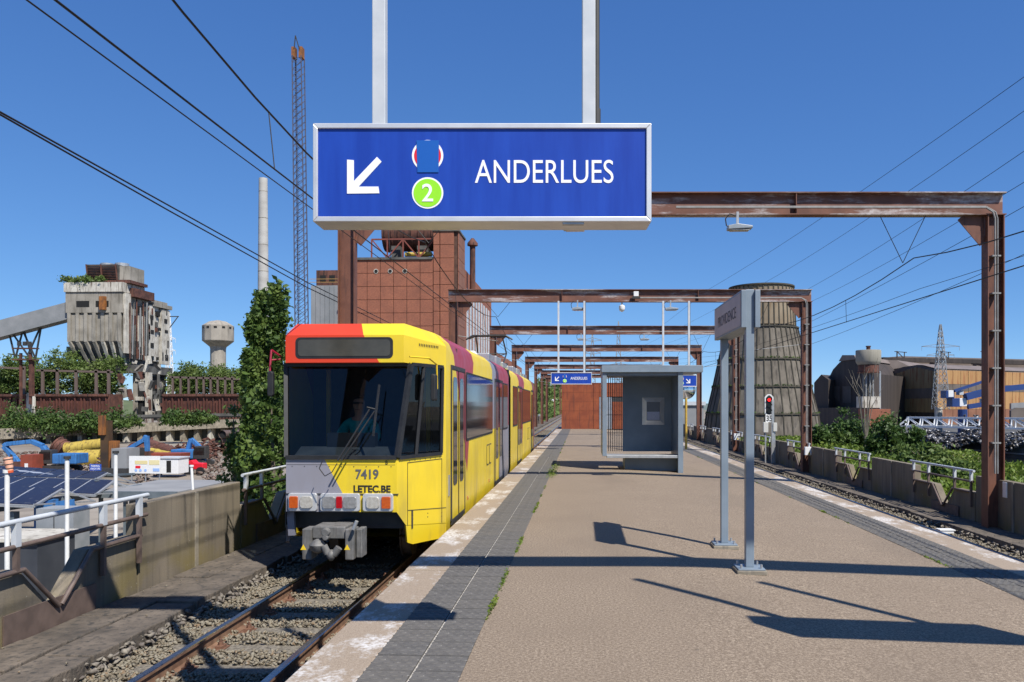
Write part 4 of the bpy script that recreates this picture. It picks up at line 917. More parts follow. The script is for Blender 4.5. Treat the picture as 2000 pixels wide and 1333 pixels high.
# ---------------------------------------------------------------- corten housing at the platform end
cb = thing('corten_housing', 'rust red corten clad housing with stacked panels at the platform end', 'building', (0.3, 57, 0))
cx0, cx1, cy0, cy1, cz1 = -1.4, 3.0, 57.0, 61.5, 3.25
mb = MB(); mb.box(cx0 + 0.03, cx1 - 0.03, cy0 + 0.03, cy1 - 0.03, -0.15, cz1 - 0.02); mb.build('core', DARK, cb)
for r_ in range(5):
    z0 = cz1 / 5 * r_ + 0.004; z1 = cz1 / 5 * (r_ + 1) - 0.006
    for a, b_ in ((cx0, 0.88), (0.90, 1.28)):
        mb = MB(); mb.box(a, b_ - 0.006, cy0, cy0 + 0.028, z0, z1); mb.build('panel', CORT, cb)
    mb = MB(); mb.box(cx0, cx0 + 0.028, cy0 + 0.03, cy1, z0, z1); mb.build('panel', CORT, cb)
    mb = MB(); mb.box(1.30, cx1, cy0, cy0 + 0.028, max(z0, 2.3), z1) if z1 > 2.31 else mb.box(2.2, cx1, cy0, cy0 + 0.028, z0, z1); mb.build('panel', CORT, cb)
mb = MB(); mb.box(1.30, 2.18, cy0 - 0.01, cy0 + 0.025, 0.0, 2.28); mb.build('steel_door', M('door_alu', (0.30, 0.33, 0.36), (0.42, 0.45, 0.48), 3, 0.35, 0.5), cb)
mb = MB(); mb.box(cx0 - 0.02, cx1 + 0.02, cy0 - 0.02, cy1, cz1, cz1 + 0.05); mb.build('roof_edge', CORT, cb)

# ---------------------------------------------------------------- mirror, signal, boxes
mx = thing('platform_mirror', 'round convex mirror on a yellow pole beyond the shelter', 'mirror', at(1340, 880, 33))
p = at(1340, 882, 33); q = at(1340, 762, 33)
mb = MB(); mb.cyl((p.x, p.y, p.z), (q.x, q.y, q.z + 0.3), 0.05, n=12); mb.build('pole', M('yellow_pole', (0.62, 0.42, 0.06), (0.4, 0.25, 0.05), 3, 0.5), mx, smooth=40)
mb = MB(); n = 28; rr = 0.37
vs = [(q.x, q.y - 0.10, q.z)]
for ring, (rf, dy_) in enumerate(((0.4, -0.095), (0.75, -0.07), (1.0, -0.03))): vs += [(q.x + rr * rf * math.cos(6.28319 * i / n), q.y + dy_, q.z + rr * rf * math.sin(6.28319 * i / n)) for i in range(n)]
fs = [(0, 1 + i, 1 + (i + 1) % n) for i in range(n)]
for ring in range(2): fs += [(1 + ring * n + i, 1 + (ring + 1) * n + i, 1 + (ring + 1) * n + (i + 1) % n, 1 + ring * n + (i + 1) % n) for i in range(n)]
mb.add(vs, fs); mb.build('mirror_face', M('mirror_silver', (0.75, 0.77, 0.78), None, rough=0.03, metal=1.0), mx, smooth=80)
mb = MB(); mb.cyl((q.x, q.y - 0.03, q.z), (q.x, q.y + 0.06, q.z), rr + 0.02, n=28); mb.build('mirror_back', DARK, mx)
sx_ = 8.0
sg = thing('railway_signal', 'three lamp railway signal showing red above a 35 speed plate', 'signal', (at(1502, 900, 34).x, 34.5, -0.8))
zc_ = 34.0
mb = MB(); p = at(1509, 905, zc_); mb.bar((p.x, p.y, -0.8), (p.x, p.y, 1.9), 0.11, 0.11); mb.build('mast', GALV, sg)
def oct_(cx, cz, w_, h_, ch): return [(cx - w_ + ch, cz - h_), (cx + w_ - ch, cz - h_), (cx + w_, cz - h_ + ch), (cx + w_, cz + h_ - ch), (cx + w_ - ch, cz + h_), (cx - w_ + ch, cz + h_), (cx - w_, cz + h_ - ch), (cx - w_, cz - h_ + ch)]
c_ = at(1502, 792, zc_)
mb = MB(); mb.prism([(x, c_.y - 0.02, z) for x, z in oct_(c_.x, c_.z, 0.185, 0.47, 0.12)], (0, 0.03, 0)); bp = mb.build('backboard', WHITE, sg)
mb = MB(); mb.prism([(x, c_.y - 0.03, z) for x, z in oct_(c_.x, c_.z, 0.135, 0.42, 0.1)], (0, 0.012, 0)); mb.build('black_face', BLACK, bp)
for i, mt_ in enumerate((emis('red_signal_light', (1.0, 0.02, 0.02), 1.6), M('unlit_lens', (0.03, 0.035, 0.035), None, rough=0.1), M('unlit_lens', (0.03, 0.035, 0.035), None, rough=0.1))):
    mb = MB(); z = c_.z + 0.23 - 0.235 * i; mb.cyl((c_.x, c_.y - 0.032, z), (c_.x, c_.y - 0.05, z), 0.085 if i else 0.07, n=18); mb.build('lamp', mt_, sg)
    mb = MB(); pts = [(c_.x + 0.1 * math.cos(R(a)), z + 0.1 * math.sin(R(a))) for a in range(0, 181, 20)]
    for u, v2 in zip(pts[:-1], pts[1:]): mb.add([(u[0], c_.y - 0.03, u[1]), (v2[0], c_.y - 0.03, v2[1]), (v2[0], c_.y - 0.16, v2[1]), (u[0], c_.y - 0.16, u[1])], [(0, 1, 2, 3)])
    mb.build('lamp_hood', BLACK, sg)
a, b_ = at(1496, 824, zc_), at(1508, 811, zc_)
mb = MB(); mb.box(a.x - 0.02, b_.x + 0.02, a.y - 0.03, a.y - 0.01, a.z - 0.02, b_.z + 0.02); sp_ = mb.build('speed_plate', WHITE, sg)
text_mesh('speed_number', '35', (a.x + 0.01, a.y - 0.032, a.z + 0.015), (1, 0, 0), (0, 0, 1), b_.x - a.x - 0.02, b_.z - a.z - 0.03, BLACK, sg, bold=0.02, depth=0.002)
for px, py0, py1, w_ in ((1495, 825, 845, 0.2), (1513, 826, 843, 0.16)):
    p = at(px, py1, zc_); q = at(px, py0, zc_); mb = MB(); mb.box(p.x - w_ / 2, p.x + w_ / 2, p.y - 0.1, p.y + 0.06, p.z, q.z); mb.build('equipment_case', M('case_cream', (0.55, 0.54, 0.50), None, rough=0.5), sg, bevel=0.01)
    mb = MB(); mb.bar((p.x, p.y, -0.8), (p.x, p.y, p.z), 0.05, 0.05); mb.build('case_stand', GALV, sg)
def junction(x, y, z, w_, h_, label):
    j = thing('junction_box', label, 'electrical box', (x, y, z), 'electrical boxes on gantry posts')
    mb = MB(); mb.prism([(x - w_ / 2, y, z), (x + w_ / 2 - w_ * 0.15, y, z), (x + w_ / 2, y, z + h_ * 0.2), (x + w_ / 2, y, z + h_), (x - w_ / 2, y, z + h_)], (0, 0.16, 0)); mb.build('case', WHITE, j, bevel=0.008)
    mb = MB(); s_ = h_ * 0.36; mb.prism([(x - s_ / 2 + w_ * 0.05, y - 0.003, z + h_ * 0.07), (x + s_ / 2 + w_ * 0.05, y - 0.003, z + h_ * 0.07), (x + w_ * 0.05, y - 0.003, z + h_ * 0.45)], (0, 0.002, 0)); tr_ = mb.build('warning_triangle', YELW, j)
    mb = MB(); b0 = Vector((x + w_ * 0.05, y - 0.0045, z + h_ * 0.12)); mb.prism([b0 + Vector((-0.006, 0, 0.02)), b0 + Vector((0.012, 0, 0.035)), b0 + Vector((0.002, 0, 0.04)), b0 + Vector((0.012, 0, 0.075)), b0 + Vector((-0.012, 0, 0.038)), b0 + Vector((0.0, 0, 0.034))], (0, 0.001, 0)); mb.build('lightning_mark', BLACK, tr_)
    mb = MB(); mb.cyl((x + w_ * 0.38, y - 0.008, z + h_ * 0.5), (x + w_ * 0.38, y + 0.01, z + h_ * 0.5), 0.012, n=10); mb.build('lock', BLACK, j)
junction(GR + 0.2, gyx(15.9, GR) - 0.36, at(1964, 975, 15.6).z, 0.27, 0.31, 'white electrical box with yellow warning triangle on the nearest right gantry post')
junction(GR - 0.02, gyx(29.3, GR) - 0.36, at(1588, 890, 29).z, 0.26, 0.30, 'white electrical box with warning triangle on the second right gantry post')
junction(GR - 0.02, gyx(42.7, GR) - 0.36, at(1449, 860, 42.4).z, 0.30, 0.34, 'white electrical box with warning triangle on the third right gantry post')
wb_ = thing('track_marker_box', 'small white box lying on the ballast beside the right rail', 'box', tuple(at(1851, 1049, 15.9)))
mb = MB(); p = at(1851, 1049, 15.9); mb.prism([p + Vector((-0.10, 0, 0)), p + Vector((0.10, 0, 0)), p + Vector((0.14, 0, 0.12)), p + Vector((-0.14, 0, 0.12))], (0, 0.2, 0)); mb.build('case', WHITE, wb_, bevel=0.015)
mb = MB(); mb.box(p.x - 0.15, p.x + 0.15, p.y - 0.01, p.y + 0.21, p.z + 0.121, p.z + 0.14); mb.build('lid', WHITE, wb_)
cc = thing('security_camera', 'white dome camera under the second gantry beam', 'camera', (at(1216, 590, 29).x, 29.5, BZ - 0.47))
q = Vector((at(1216, 590, 29).x, 29.55, BZ - 0.465)); mb = MB(); mb.cyl(q, q + Vector((0, 0, -0.12)), 0.03, n=10); mb.build('bracket', GALV, cc)
mb = MB(); mb.lathe([(0.02, -0.36), (0.09, -0.32), (0.11, -0.24), (0.11, -0.14), (0.05, -0.11)], q, 16); mb.build('dome', WHITE, cc, smooth=50)
lm = thing('warning_lamp', 'small white lamp box on top of the second gantry beam', 'lamp', (q.x + 0.5, 29.1, BZ - 0.3))
mb = MB(); mb.box(q.x + 0.42, q.x + 0.6, 29.35, 29.49, BZ - 0.28, BZ - 0.1); mb.build('case', WHITE, lm, bevel=0.01); mb = MB(); mb.box(q.x + 0.36, q.x + 0.66, 29.37, 29.47, BZ - 0.36, BZ - 0.281); mb.build('base', DARK, lm)

# ---------------------------------------------------------------- overhead wires
def wire(pts, r, name, label, grp=None, sag=0.0, org=None):
    P = []
    for a, b_ in zip(pts[:-1], pts[1:]):
        a = Vector(a); b_ = Vector(b_); n = 10
        P += [a.lerp(b_, i / n) - Vector((0, 0, sag * 4 * (i / n) * (1 - i / n))) for i in range(n)]
    P.append(Vector(pts[-1])); mb = MB(); mb.path(P, r, 5)
    o = mb.build(name, CABLE, None, org=P[0], recalc=False); return tag(o, label, 'cable', grp)
XW = TX - 0.02
OH = thing('overhead_line', 'black overhead contact line with droppers above the tram track', 'overhead line', (XW, 0, 4.0))
OHR = thing('overhead_line', 'black overhead contact line above the right hand track', 'overhead line', (6.5, 0, 3.7))
def seg(pts, r, nm, par, sag=0.0):
    P = []
    for a, b_ in zip(pts[:-1], pts[1:]):
        a = Vector(a); b_ = Vector(b_); n = 8
        P += [a.lerp(b_, i / n) - Vector((0, 0, sag * 4 * (i / n) * (1 - i / n))) for i in range(n)]
    P.append(Vector(pts[-1])); mb = MB(); mb.path(P, r, 5); return mb.build(nm, CABLE, par, recalc=False)
gy = [-9.0] + GY + [123]
for a, b_ in zip(gy[:-1], gy[1:]):
    seg([(XW, a, 4.04), (XW, b_, 4.04)], 0.009, 'contact_wire', OH)
    seg([(XW - 0.14, a, 4.02), (XW - 0.14, b_, 4.02)], 0.006, 'contact_wire', OH)
    seg([(XW - 0.06, a, 4.95), (XW - 0.06, b_, 4.95)], 0.011, 'messenger_wire', OH, sag=0.42)
    ym = (a + b_) / 2
    for f in (0.28, 0.72): y = a + (b_ - a) * f; z = 4.95 - 0.42 * 4 * f * (1 - f); seg([(XW - 0.06, y, z), (XW, y, 4.04)], 0.006, 'dropper', OH)
    seg([(6.5, a, 3.72), (6.5, b_, 3.72)], 0.010, 'contact_wire', OHR); seg([(6.5, a, 4.55), (6.5, b_, 4.55)], 0.011, 'messenger_wire', OHR, sag=0.36); seg([(6.62, a, 3.95), (6.62, b_, 3.95)], 0.005, 'auxiliary_wire', OHR, sag=0.05)
    for f in (0.3, 0.72): y = a + (b_ - a) * f; z = 4.55 - 0.36 * 4 * f * (1 - f); seg([(6.5, y, z), (6.55, y + 0.1, 3.72)], 0.006, 'dropper', OHR)
STEADY = M('dull_zinc', (0.26, 0.26, 0.255), (0.33, 0.33, 0.32), 6, 0.7)
for y in GY[1:]:
    for s, xx, par, zz in ((1, XW, OH, 4.04), (-1, 6.5, OHR, 3.72)):
        yg = gyx(y, xx); mb = MB(); mb.path([(xx - 0.45, yg, BZ - 0.46), (xx, yg, 4.95 if s > 0 else 4.55), (xx + 0.45, yg, BZ - 0.46)], 0.008, 5); mb.build('suspension_yoke', CABLE, par)
        if y < 20: continue
        mb = MB(); px = GL + 0.1 if s > 0 else GR - 0.1; mb.path([(px, gyx(y, px) + 0.02, zz + 0.22), (xx, yg, zz + 0.02)], 0.013, 6); mb.build('steady_arm', STEADY, par)
F1 = [at(0, 218, 8.5), at(300, 395, 13.5), at(690, 588, 28)]
wire([at(-60, 186, 7.8), at(330, 402, 12), at(600, 552, 19), at(900, 700, 45)], 0.012, 'feeder_cable', 'upper black feeder cable slanting from the left edge behind the tram roof')
wire([at(-60, 190, 8.0), at(330, 412, 12.2), at(600, 562, 19.2), at(900, 706, 45)], 0.012, 'feeder_cable', 'lower twin of the black feeder cables slanting from the left edge')
for i, (x0, y0, x1, y1) in enumerate(((2060, 108, 1385, 565), (2060, 175, 1480, 560), (2060, 255, 1540, 585), (2060, 320, 1560, 600), (2060, 370, 1450, 690), (2060, 470, 1500, 700))):
    wire([at(x0, y0, 70), at(x1, y1, 190), at(1215, 690 + 4 * i, 520)], 0.03, 'power_line', ['topmost', 'second highest', 'third', 'fourth', 'fifth', 'lowest'][i] + ' thin power line crossing the sky at the upper right', 'high voltage lines', sag=0.8)
# ---------------------------------------------------------------- background, left side
def X(px, zc): return at(px, HY, zc).x
def Yw(px, zc): return at(px, HY, zc).y
def Zh(py, zc): return EYE + (HY - py) * zc / FPX
OLDC = M('old_silo_concrete', (0.22, 0.20, 0.165), (0.36, 0.33, 0.28), 0.25, 0.9, c3=(0.14, 0.125, 0.10))
PALEC = M('bleached_concrete', (0.40, 0.37, 0.31), (0.60, 0.57, 0.50), 0.5, 0.9, c3=(0.15, 0.12, 0.095))
SOOT = M('soot_stained_concrete', (0.05, 0.05, 0.047), (0.13, 0.125, 0.115), 0.4, 0.9)
RUSTD = M('dark_rust', (0.07, 0.028, 0.02), (0.15, 0.06, 0.04), 0.7, 0.85, c3=(0.03, 0.018, 0.014))
VOID = M('dark_opening', (0.010, 0.010, 0.010), None, rough=0.9)
STEELG = M('steel_grey_sheet', (0.20, 0.21, 0.215), (0.27, 0.275, 0.28), 0.3, 0.6)
BLUEM = M('machine_blue', (0.03, 0.14, 0.36), (0.05, 0.19, 0.46), 1.0, 0.55, c3=(0.03, 0.06, 0.13))
YELM = M('faded_yellow_paint', (0.36, 0.25, 0.035), (0.50, 0.37, 0.07), 0.6, 0.7, c3=(0.13, 0.08, 0.03))
ORNG = M('machine_orange', (0.36, 0.13, 0.025), (0.18, 0.07, 0.02), 0.8, 0.7, c3=(0.07, 0.035, 0.02))
def tree(name, label, base, h, spread_r, lm, n_cl, per, leaf, shape='ovoid', grp=None, lean=0, trunk_r=0.2):
    t_ = thing(name, label, 'tree', base, grp); B = Vector(base)
    mb = MB(); top = B + Vector((lean, 0, h * 0.92)); mid = B.lerp(top, 0.5) + Vector((0.1 * spread_r, 0.05 * spread_r, 0))
    mb.cyl(B, mid, trunk_r, trunk_r * 0.6, n=8); mb.cyl(mid, top, trunk_r * 0.6, trunk_r * 0.15, n=8)
    for k in range(9):
        u = RNG.uniform(0.2, 0.8); p = B.lerp(top, u); an = RNG.uniform(0, 6.28); r_ = spread_r * (0.75 if shape == 'ovoid' else 0.5) * (1 - u * 0.6)
        mb.cyl(p, p + Vector((math.cos(an) * r_, math.sin(an) * r_, r_ * (0.6 if shape == 'ovoid' else 1.8))), trunk_r * 0.3 * (1.1 - u), trunk_r * 0.06, n=6)
    mb.build('trunk', BARK, t_)
    def ins():
        while True:
            u = RNG.uniform(0.04, 1.0)
            if shape == 'column': r = spread_r * min(1.0, 1.2 * (1.0 - u) ** 0.8) * (0.78 + 0.25 * math.sin(u * 17 + base[0] * 3))
            else: r = spread_r * math.sqrt(max(0.0, 1 - ((u - 0.52) / 0.5) ** 2))
            a = RNG.uniform(0, 6.283); q = math.sqrt(RNG.uniform(0.1, 1)) * r
            return (base[0] + lean * u + math.cos(a) * q, base[1] + math.sin(a) * q, base[2] + u * h)
    leaves('crown', clumps(n_cl, per, ins, spread_r * 0.22 if shape == 'column' else spread_r * 0.15), leaf, lm, t_)
    return t_
def bush(name, label, c, rx, rz, lm, n_cl, per, leaf, grp=None):
    t_ = thing(name, label, 'bush', c, grp)
    mb = MB()
    for k in range(7): a = 0.9 * k; mb.cyl(c, (c[0] + rx * 0.6 * math.cos(a), c[1] + rx * 0.6 * math.sin(a), c[2] + rz * 0.8), 0.05 * rx, 0.01 * rx, n=5)
    mb.build('stems', BARK, t_)
    def ins():
        while True:
            p = RNG.uniform(-1, 1, 3)
            if p @ p < 1 and p[2] > -0.3: return (c[0] + p[0] * rx, c[1] + p[1] * rx * 0.8, c[2] + max(0.02, (p[2] + 0.3) / 1.3) * rz * (0.8 + 0.35 * math.sin(p[0] * 5 + c[0])))
    leaves('foliage', clumps(n_cl, per, ins, rx * 0.13), leaf, lm, t_); return t_
for px, top, zc, r_, lab in ((542, 564, 38, 0.8, 'tall dark poplar right beside the tram front'), (512, 572, 39, 0.62, 'tall poplar in front of the grey chimney'), (498, 618, 37.5, 0.6, 'shorter poplar left of the tram poplars'), (488, 690, 36, 0.62, 'broad lower poplar by the rusty wall')):
    b0 = at(px, 793, zc); b0.z = GZ; tree('poplar_tree', lab, tuple(b0), Zh(top, zc) - GZ, r_ * 1.15, LEAF_P, 210, 46, 0.19, 'column', 'poplars beside the tram')
b0 = at(530, 793, 33); b0.z = GZ; tree('leafy_tree', 'dense green tree low behind the railing, left of the tram nose', tuple(b0), Zh(760, 33) - GZ, 1.0, LEAF_P, 120, 55, 0.17, 'ovoid')
b0 = at(456, 793, 40); b0.z = GZ; tree('young_tree', 'thin young tree in front of the scrap yard pipes', tuple(b0), Zh(795, 40) - GZ, 0.85, LEAF_B, 70, 45, 0.15, 'column')
# brick factory
fz = 120.0; FX0, FX1 = X(690, fz), X(868, fz); FY = Yw(780, fz)
fac = thing('brick_factory', 'big red brick factory block with panel grid and tall side windows behind the tram', 'building', ((FX0 + FX1) / 2, FY, GZ))
m, t, b = nmat('red_brick')
bt = t.nodes.new('ShaderNodeTexBrick'); tc = t.nodes.new('ShaderNodeTexCoord'); mp = t.nodes.new('ShaderNodeMapping'); mp.inputs['Rotation'].default_value = (R(90), 0, 0)
t.links.new(tc.outputs['Object'], mp.inputs[0]); t.links.new(mp.outputs[0], bt.inputs['Vector'])
bt.inputs['Scale'].default_value = 3.0; bt.inputs['Color1'].default_value = (0.36, 0.125, 0.065, 1); bt.inputs['Color2'].default_value = (0.26, 0.085, 0.048, 1); bt.inputs['Mortar'].default_value = (0.20, 0.12, 0.09, 1); bt.inputs['Mortar Size'].default_value = 0.015
c = mixc(t, ramp(t, noise(t, 0.5, 6), [(0.4, 0.0), (0.75, 0.55)]), bt.outputs[0], (0.16, 0.062, 0.04))
t.links.new(c, b.inputs['Base Color']); b.inputs['Roughness'].default_value = 0.9; BRICK = m
MORT = M('dark_panel_joint', (0.07, 0.035, 0.025), (0.12, 0.06, 0.04), 1, 0.9)
zt1, zt2 = Zh(505, fz), Zh(450, fz)
FD = 34.0; XT = X(847, fz)                                       # stair tower at the right front corner
mb = MB(); mb.box(FX0 + 0.1, FX1 - 0.1, FY + 0.12, FY + FD, GZ, zt1 - 0.1); mb.box(XT + 0.1, FX1 - 0.1 + 2.2, FY + 0.12, FY + 6.5, GZ, zt2 - 0.1); mb.build('core', MORT, fac)
ncol, nrow = 6, 13; pw = (XT - FX0) / ncol; ph = 2.0
for i in range(ncol):
    for j in range(nrow):
        z1 = zt1 - 0.25 - j * ph - (0 if j else 0); z0 = z1 - ph + 0.07
        if z1 < -4: continue
        mb = MB(); x0 = FX0 + i * pw + 0.04; mb.box(x0, x0 + pw - 0.08, FY, FY + 0.119, z0, z1); mb.build('brick_panel', BRICK, fac)
X2 = FX1 + 2.2
for i, (xa, xb) in enumerate(((XT + 0.05, XT + 0.95), (XT + 1.07, FX1 + 1.5))):
    for j in range(15):
        z1 = zt2 - 0.3 - j * 2.0; mb = MB(); mb.box(xa, xb, FY - 0.15, FY + 0.119, z1 - 1.93, z1); mb.build('brick_panel', BRICK, fac)
for j in range(14):
    z1 = zt2 - 0.3 - j * 2.0; mb = MB(); mb.box(X2 - 0.1, X2 + 0.02, FY, FY + 6.4, z1 - 1.93, z1); mb.build('brick_panel', BRICK, fac)
mb = MB(); mb.box(XT - 0.1, X2 + 0.15, FY - 0.3, FY + 6.6, zt2 - 0.28, zt2); mb.box(FX0 - 0.1, XT - 0.12, FY - 0.2, FY + 0.4, zt1 - 0.2, zt1 + 0.15); mb.build('coping', SOOT, fac)
for px in (734, 762, 791):
    p = at(px, 530, fz); mb = MB(); mb.cyl((p.x, FY - 0.06, p.z), (p.x, FY + 0.05, p.z), 0.36, n=16); w_ = mb.build('round_window', PALEC, fac); mb = MB(); mb.cyl((p.x, FY - 0.09, p.z), (p.x, FY - 0.062, p.z), 0.26, n=16); mb.build('pane', VOID, w_)
XS = FX1 + 2.1                                                 # long side wall towards the tracks
mb = MB(); mb.prism([(XS - 8, FY + 6.5, GZ), (XS - 8, FY + 6.5, zt1 + 0.5), (XS, FY + 6.5, zt1 - 0.5), (XS, FY + 6.5, GZ)], (0, 38, 0)); mb.build('side_block', BRICK, fac)
zl0, zl1 = 6.5, zt1 - 3.2
for i in range(9):
    y = FY + 9 + i * 3.7; mb = MB(); mb.box(XS + 0.002, XS + 0.06, y, y + 1.9, zl0, zl1); w_ = mb.build('tall_window', M('window_frame_white', (0.55, 0.54, 0.52), (0.65, 0.64, 0.62), 2, 0.6), fac)
    for k in range(7):
        z = zl0 + 0.15 + k * (zl1 - zl0) / 7; mb = MB(); mb.box(XS + 0.061, XS + 0.09, y + 0.15, y + 1.75, z, z + (zl1 - zl0) / 7 - 0.3); mb.build('pane', M('dusty_pane', (0.42, 0.44, 0.45), (0.6, 0.6, 0.58), 1.5, 0.4) if (i * 7 + k) == 0 else bpy.data.materials['dusty_pane'], w_)
mb = MB(); mb.box(XS - 6, XS + 0.3, FY + 44.5, FY + 125, GZ, 13.2); mb.build('rear_hall', BRICK, fac)
for k in range(14): mb = MB(); mb.box(XS + 0.301, XS + 0.36, FY + 48 + k * 5.4, FY + 51 + k * 5.4, 8.2, 11.4); mb.build('hall_window', bpy.data.materials['window_frame_white'], fac)
mb = MB(); mb.lathe([(0.45, -3), (0.45, 4.6), (0.85, 4.7), (0.85, 5.1), (0.2, 5.9)], (X(923, 128), Yw(923, 128), zt1 - 1.2), 14); mb.build('vent_pipe', RUSTD, fac, smooth=40)
# rooftop drum with truss
dr0 = thing('rooftop_drum', 'rust red boiler drum behind a steel truss on the factory roof', 'machinery', (X(785, fz), FY + 5, zt1))
zb_ = zt1 + 0.2; mb = MB(); c0 = Vector((X(733, fz), FY + 6, zb_ + 4.6)); c1_ = Vector((X(842, fz), FY + 6, zb_ + 4.6)); mb.cyl(c0, c1_, 2.6, n=22); mb.build('drum', RUSTD, dr0, smooth=40)
for k in range(8): p = c0.lerp(c1_, (k + 0.5) / 8); mb = MB(); mb.cyl(p - Vector((0.08, 0, 0)), p + Vector((0.08, 0, 0)), 2.72, n=22); mb.build('drum_band', RUSTD, dr0)
mb = MB(); a = X(720, fz); b_ = X(846, fz); yy = FY + 1.5
for z in (zb_ + 0.1, zb_ + 3.0): mb.bar((a, yy, z), (b_, yy, z), 0.22, 0.22)
for k in range(4):
    xa = a + (b_ - a) * k / 4; xb = a + (b_ - a) * (k + 1) / 4; mb.bar((xa, yy, zb_), (xa, yy, zb_ + 3.0), 0.2, 0.2); mb.bar((xa, yy, zb_ + (0.1 if k % 2 else 3.0)), (xb, yy, zb_ + (3.0 if k % 2 else 0.1)), 0.18, 0.18)
mb.bar((b_, yy, zb_), (b_, yy, zb_ + 3), 0.2, 0.2); mb.build('truss', M('red_lead_steel', (0.24, 0.06, 0.04), (0.16, 0.045, 0.03), 1, 0.7), dr0)
for q_ in (2.8, 6.8): mb = MB(); mb.box(a + q_, a + q_ + 1.4, yy + 1, yy + 3, zb_ - 0.2, zb_ + 2.2); mb.build('support_leg', SOOT, dr0)
mb = MB(); mb.cyl((a + 5.0, yy + 0.8, zb_ + 0.8), (b_ - 0.6, yy + 0.8, zb_ + 0.8), 0.35, n=10); mb.build('yellow_pipe', YELM, dr0)
# grey clad tower left of the factory
gt = thing('grey_clad_tower', 'grey sheet clad tower with brick lift room left of the factory', 'building', (X(632, 125), Yw(632, 125), GZ))
x0, x1 = X(607, 125), X(662, 125); y0 = Yw(632, 125); z1 = Zh(558, 125)
mb = MB(); mb.box(x0, x1, y0, y0 + 9, GZ, z1); mb.build('tower_body', STEELG, gt)
for k in range(6): xx_ = x0 + (x1 - x0) * k / 6; mb = MB(); mb.box(xx_ + 0.03, xx_ + (x1 - x0) / 6 - 0.03, y0 - 0.06, y0 - 0.002, 3, z1 - 0.1); mb.build('cladding_sheet', STEELG, gt)
mb = MB(); mb.box(X(615, 125), x1, y0 + 0.6, y0 + 6, z1, Zh(527, 125)); r_ = mb.build('lift_room', RUSTD, gt)
for px in (623, 641): mb = MB(); mb.box(X(px, 125), X(px, 125) + 0.9, y0 + 0.55, y0 + 0.598, Zh(549, 125), Zh(537, 125)); mb.build('window', VOID, r_)
mb = MB()
for z in (z1 + 0.5, z1 + 1.0): mb.bar((x0 - 0.2, y0 - 0.1, z), (x1, y0 - 0.1, z), 0.07, 0.07)
mb.build('railing', M('rail_ochre', (0.4, 0.25, 0.08), None), gt)
# crawler crane boom
cz = 135.0
cr0 = thing('lattice_crane', 'tall slim lattice crane boom rising left of the big sign', 'crane', (X(585, cz), Yw(585, cz), GZ))
pb = [at(577, 635, cz), at(597, 635, cz)]; pt = [at(570.5, 108, cz), at(588, 108, cz)]
VIO = M('crane_lattice_blue', (0.06, 0.065, 0.10), (0.10, 0.10, 0.14), 1, 0.6)
mb = MB(); wdt = Vector((0, 1.6, 0)); pb = [p - Vector((0, 0, 6.5)) for p in pb]
cols = [(pb[0], pt[0]), (pb[1], pt[1]), (pb[0] + wdt, pt[0] + wdt), (pb[1] + wdt, pt[1] + wdt)]
for a, b_ in cols: mb.bar(a, b_, 0.16, 0.16)
N_ = 44
for i in range(N_):
    u0, u1 = i / N_, (i + 1) / N_; A = [a.lerp(b_, u0) for a, b_ in cols]; B_ = [a.lerp(b_, u1) for a, b_ in cols]
    mb.bar(A[0], B_[1], 0.07, 0.07); mb.bar(A[1], B_[0], 0.07, 0.07) if i % 2 else None; mb.bar(A[2], B_[3], 0.07, 0.07); mb.bar(A[0], A[1], 0.06, 0.06); mb.bar(A[1], B_[3], 0.06, 0.06); mb.bar(A[0], B_[2], 0.06, 0.06)
mb.build('boom', VIO, cr0)
mb = MB(); a = at(571, 105, cz); b_ = at(588, 105, cz); mb.box(a.x - 0.2, a.x + 0.4, a.y, a.y + 1.2, a.z - 0.6, a.z + 1.2); mb.box(b_.x - 0.4, b_.x + 0.2, a.y, a.y + 1.2, a.z - 0.6, a.z + 1.2); mb.build('head_block', ORNG, cr0)
mb = MB(); tp = at(577, 70, cz); mb.bar((a.x + 0.3, a.y, a.z + 0.8), tp, 0.14, 0.14); mb.bar((b_.x - 0.3, a.y, a.z + 0.8), tp, 0.14, 0.14); mb.bar(at(579, 110, cz), at(586, 640, cz), 0.05, 0.05); mb.build('tip', DARK, cr0)
mb = MB(); q = at(590, 793, cz); mb.box(q.x - 2.5, q.x + 4, q.y - 1.5, q.y + 1.5, GZ + 1, GZ + 4); mb.box(q.x - 3.2, q.x + 3.2, q.y - 2.8, q.y - 1.6, GZ, GZ + 1.1); mb.box(q.x - 3.2, q.x + 3.2, q.y + 1.6, q.y + 2.8, GZ, GZ + 1.1); mb.build('carrier', ORNG, cr0)
# chimney and water tower
ch = thing('factory_chimney', 'slender grey concrete chimney behind the poplars', 'chimney', (X(514, 250), Yw(514, 250), GZ))
mb = MB(); zt = Zh(349, 250); prof = []
for k in range(12): u = k / 11; prof.append((lerp(2.0, 1.32, u), lerp(GZ, zt, u)))
mb.lathe(prof, (X(514, 250), Yw(514, 250), 0), 28); mb.build('shaft', M('chimney_concrete', (0.36, 0.345, 0.32), (0.48, 0.47, 0.44), 0.12, 0.9, stretch=(1, 1, 2.5)), ch, smooth=50)
for k in range(9): u = (k + 1) / 9.5; mb = MB(); r_ = lerp(2.0, 1.32, u) + 0.03; mb.lathe([(r_, -0.1), (r_, 0.1)], (X(514, 250), Yw(514, 250), lerp(GZ, zt, u)), 28); mb.build('ring_joint', OLDC, ch)
wt = thing('water_tower', 'round concrete water tower with domed cap left of the poplars', 'water tower', (X(426, 300), Yw(426, 300), GZ)); wc = (X(426, 300), Yw(426, 300), 0)
Z3 = lambda y: Zh(y, 300)
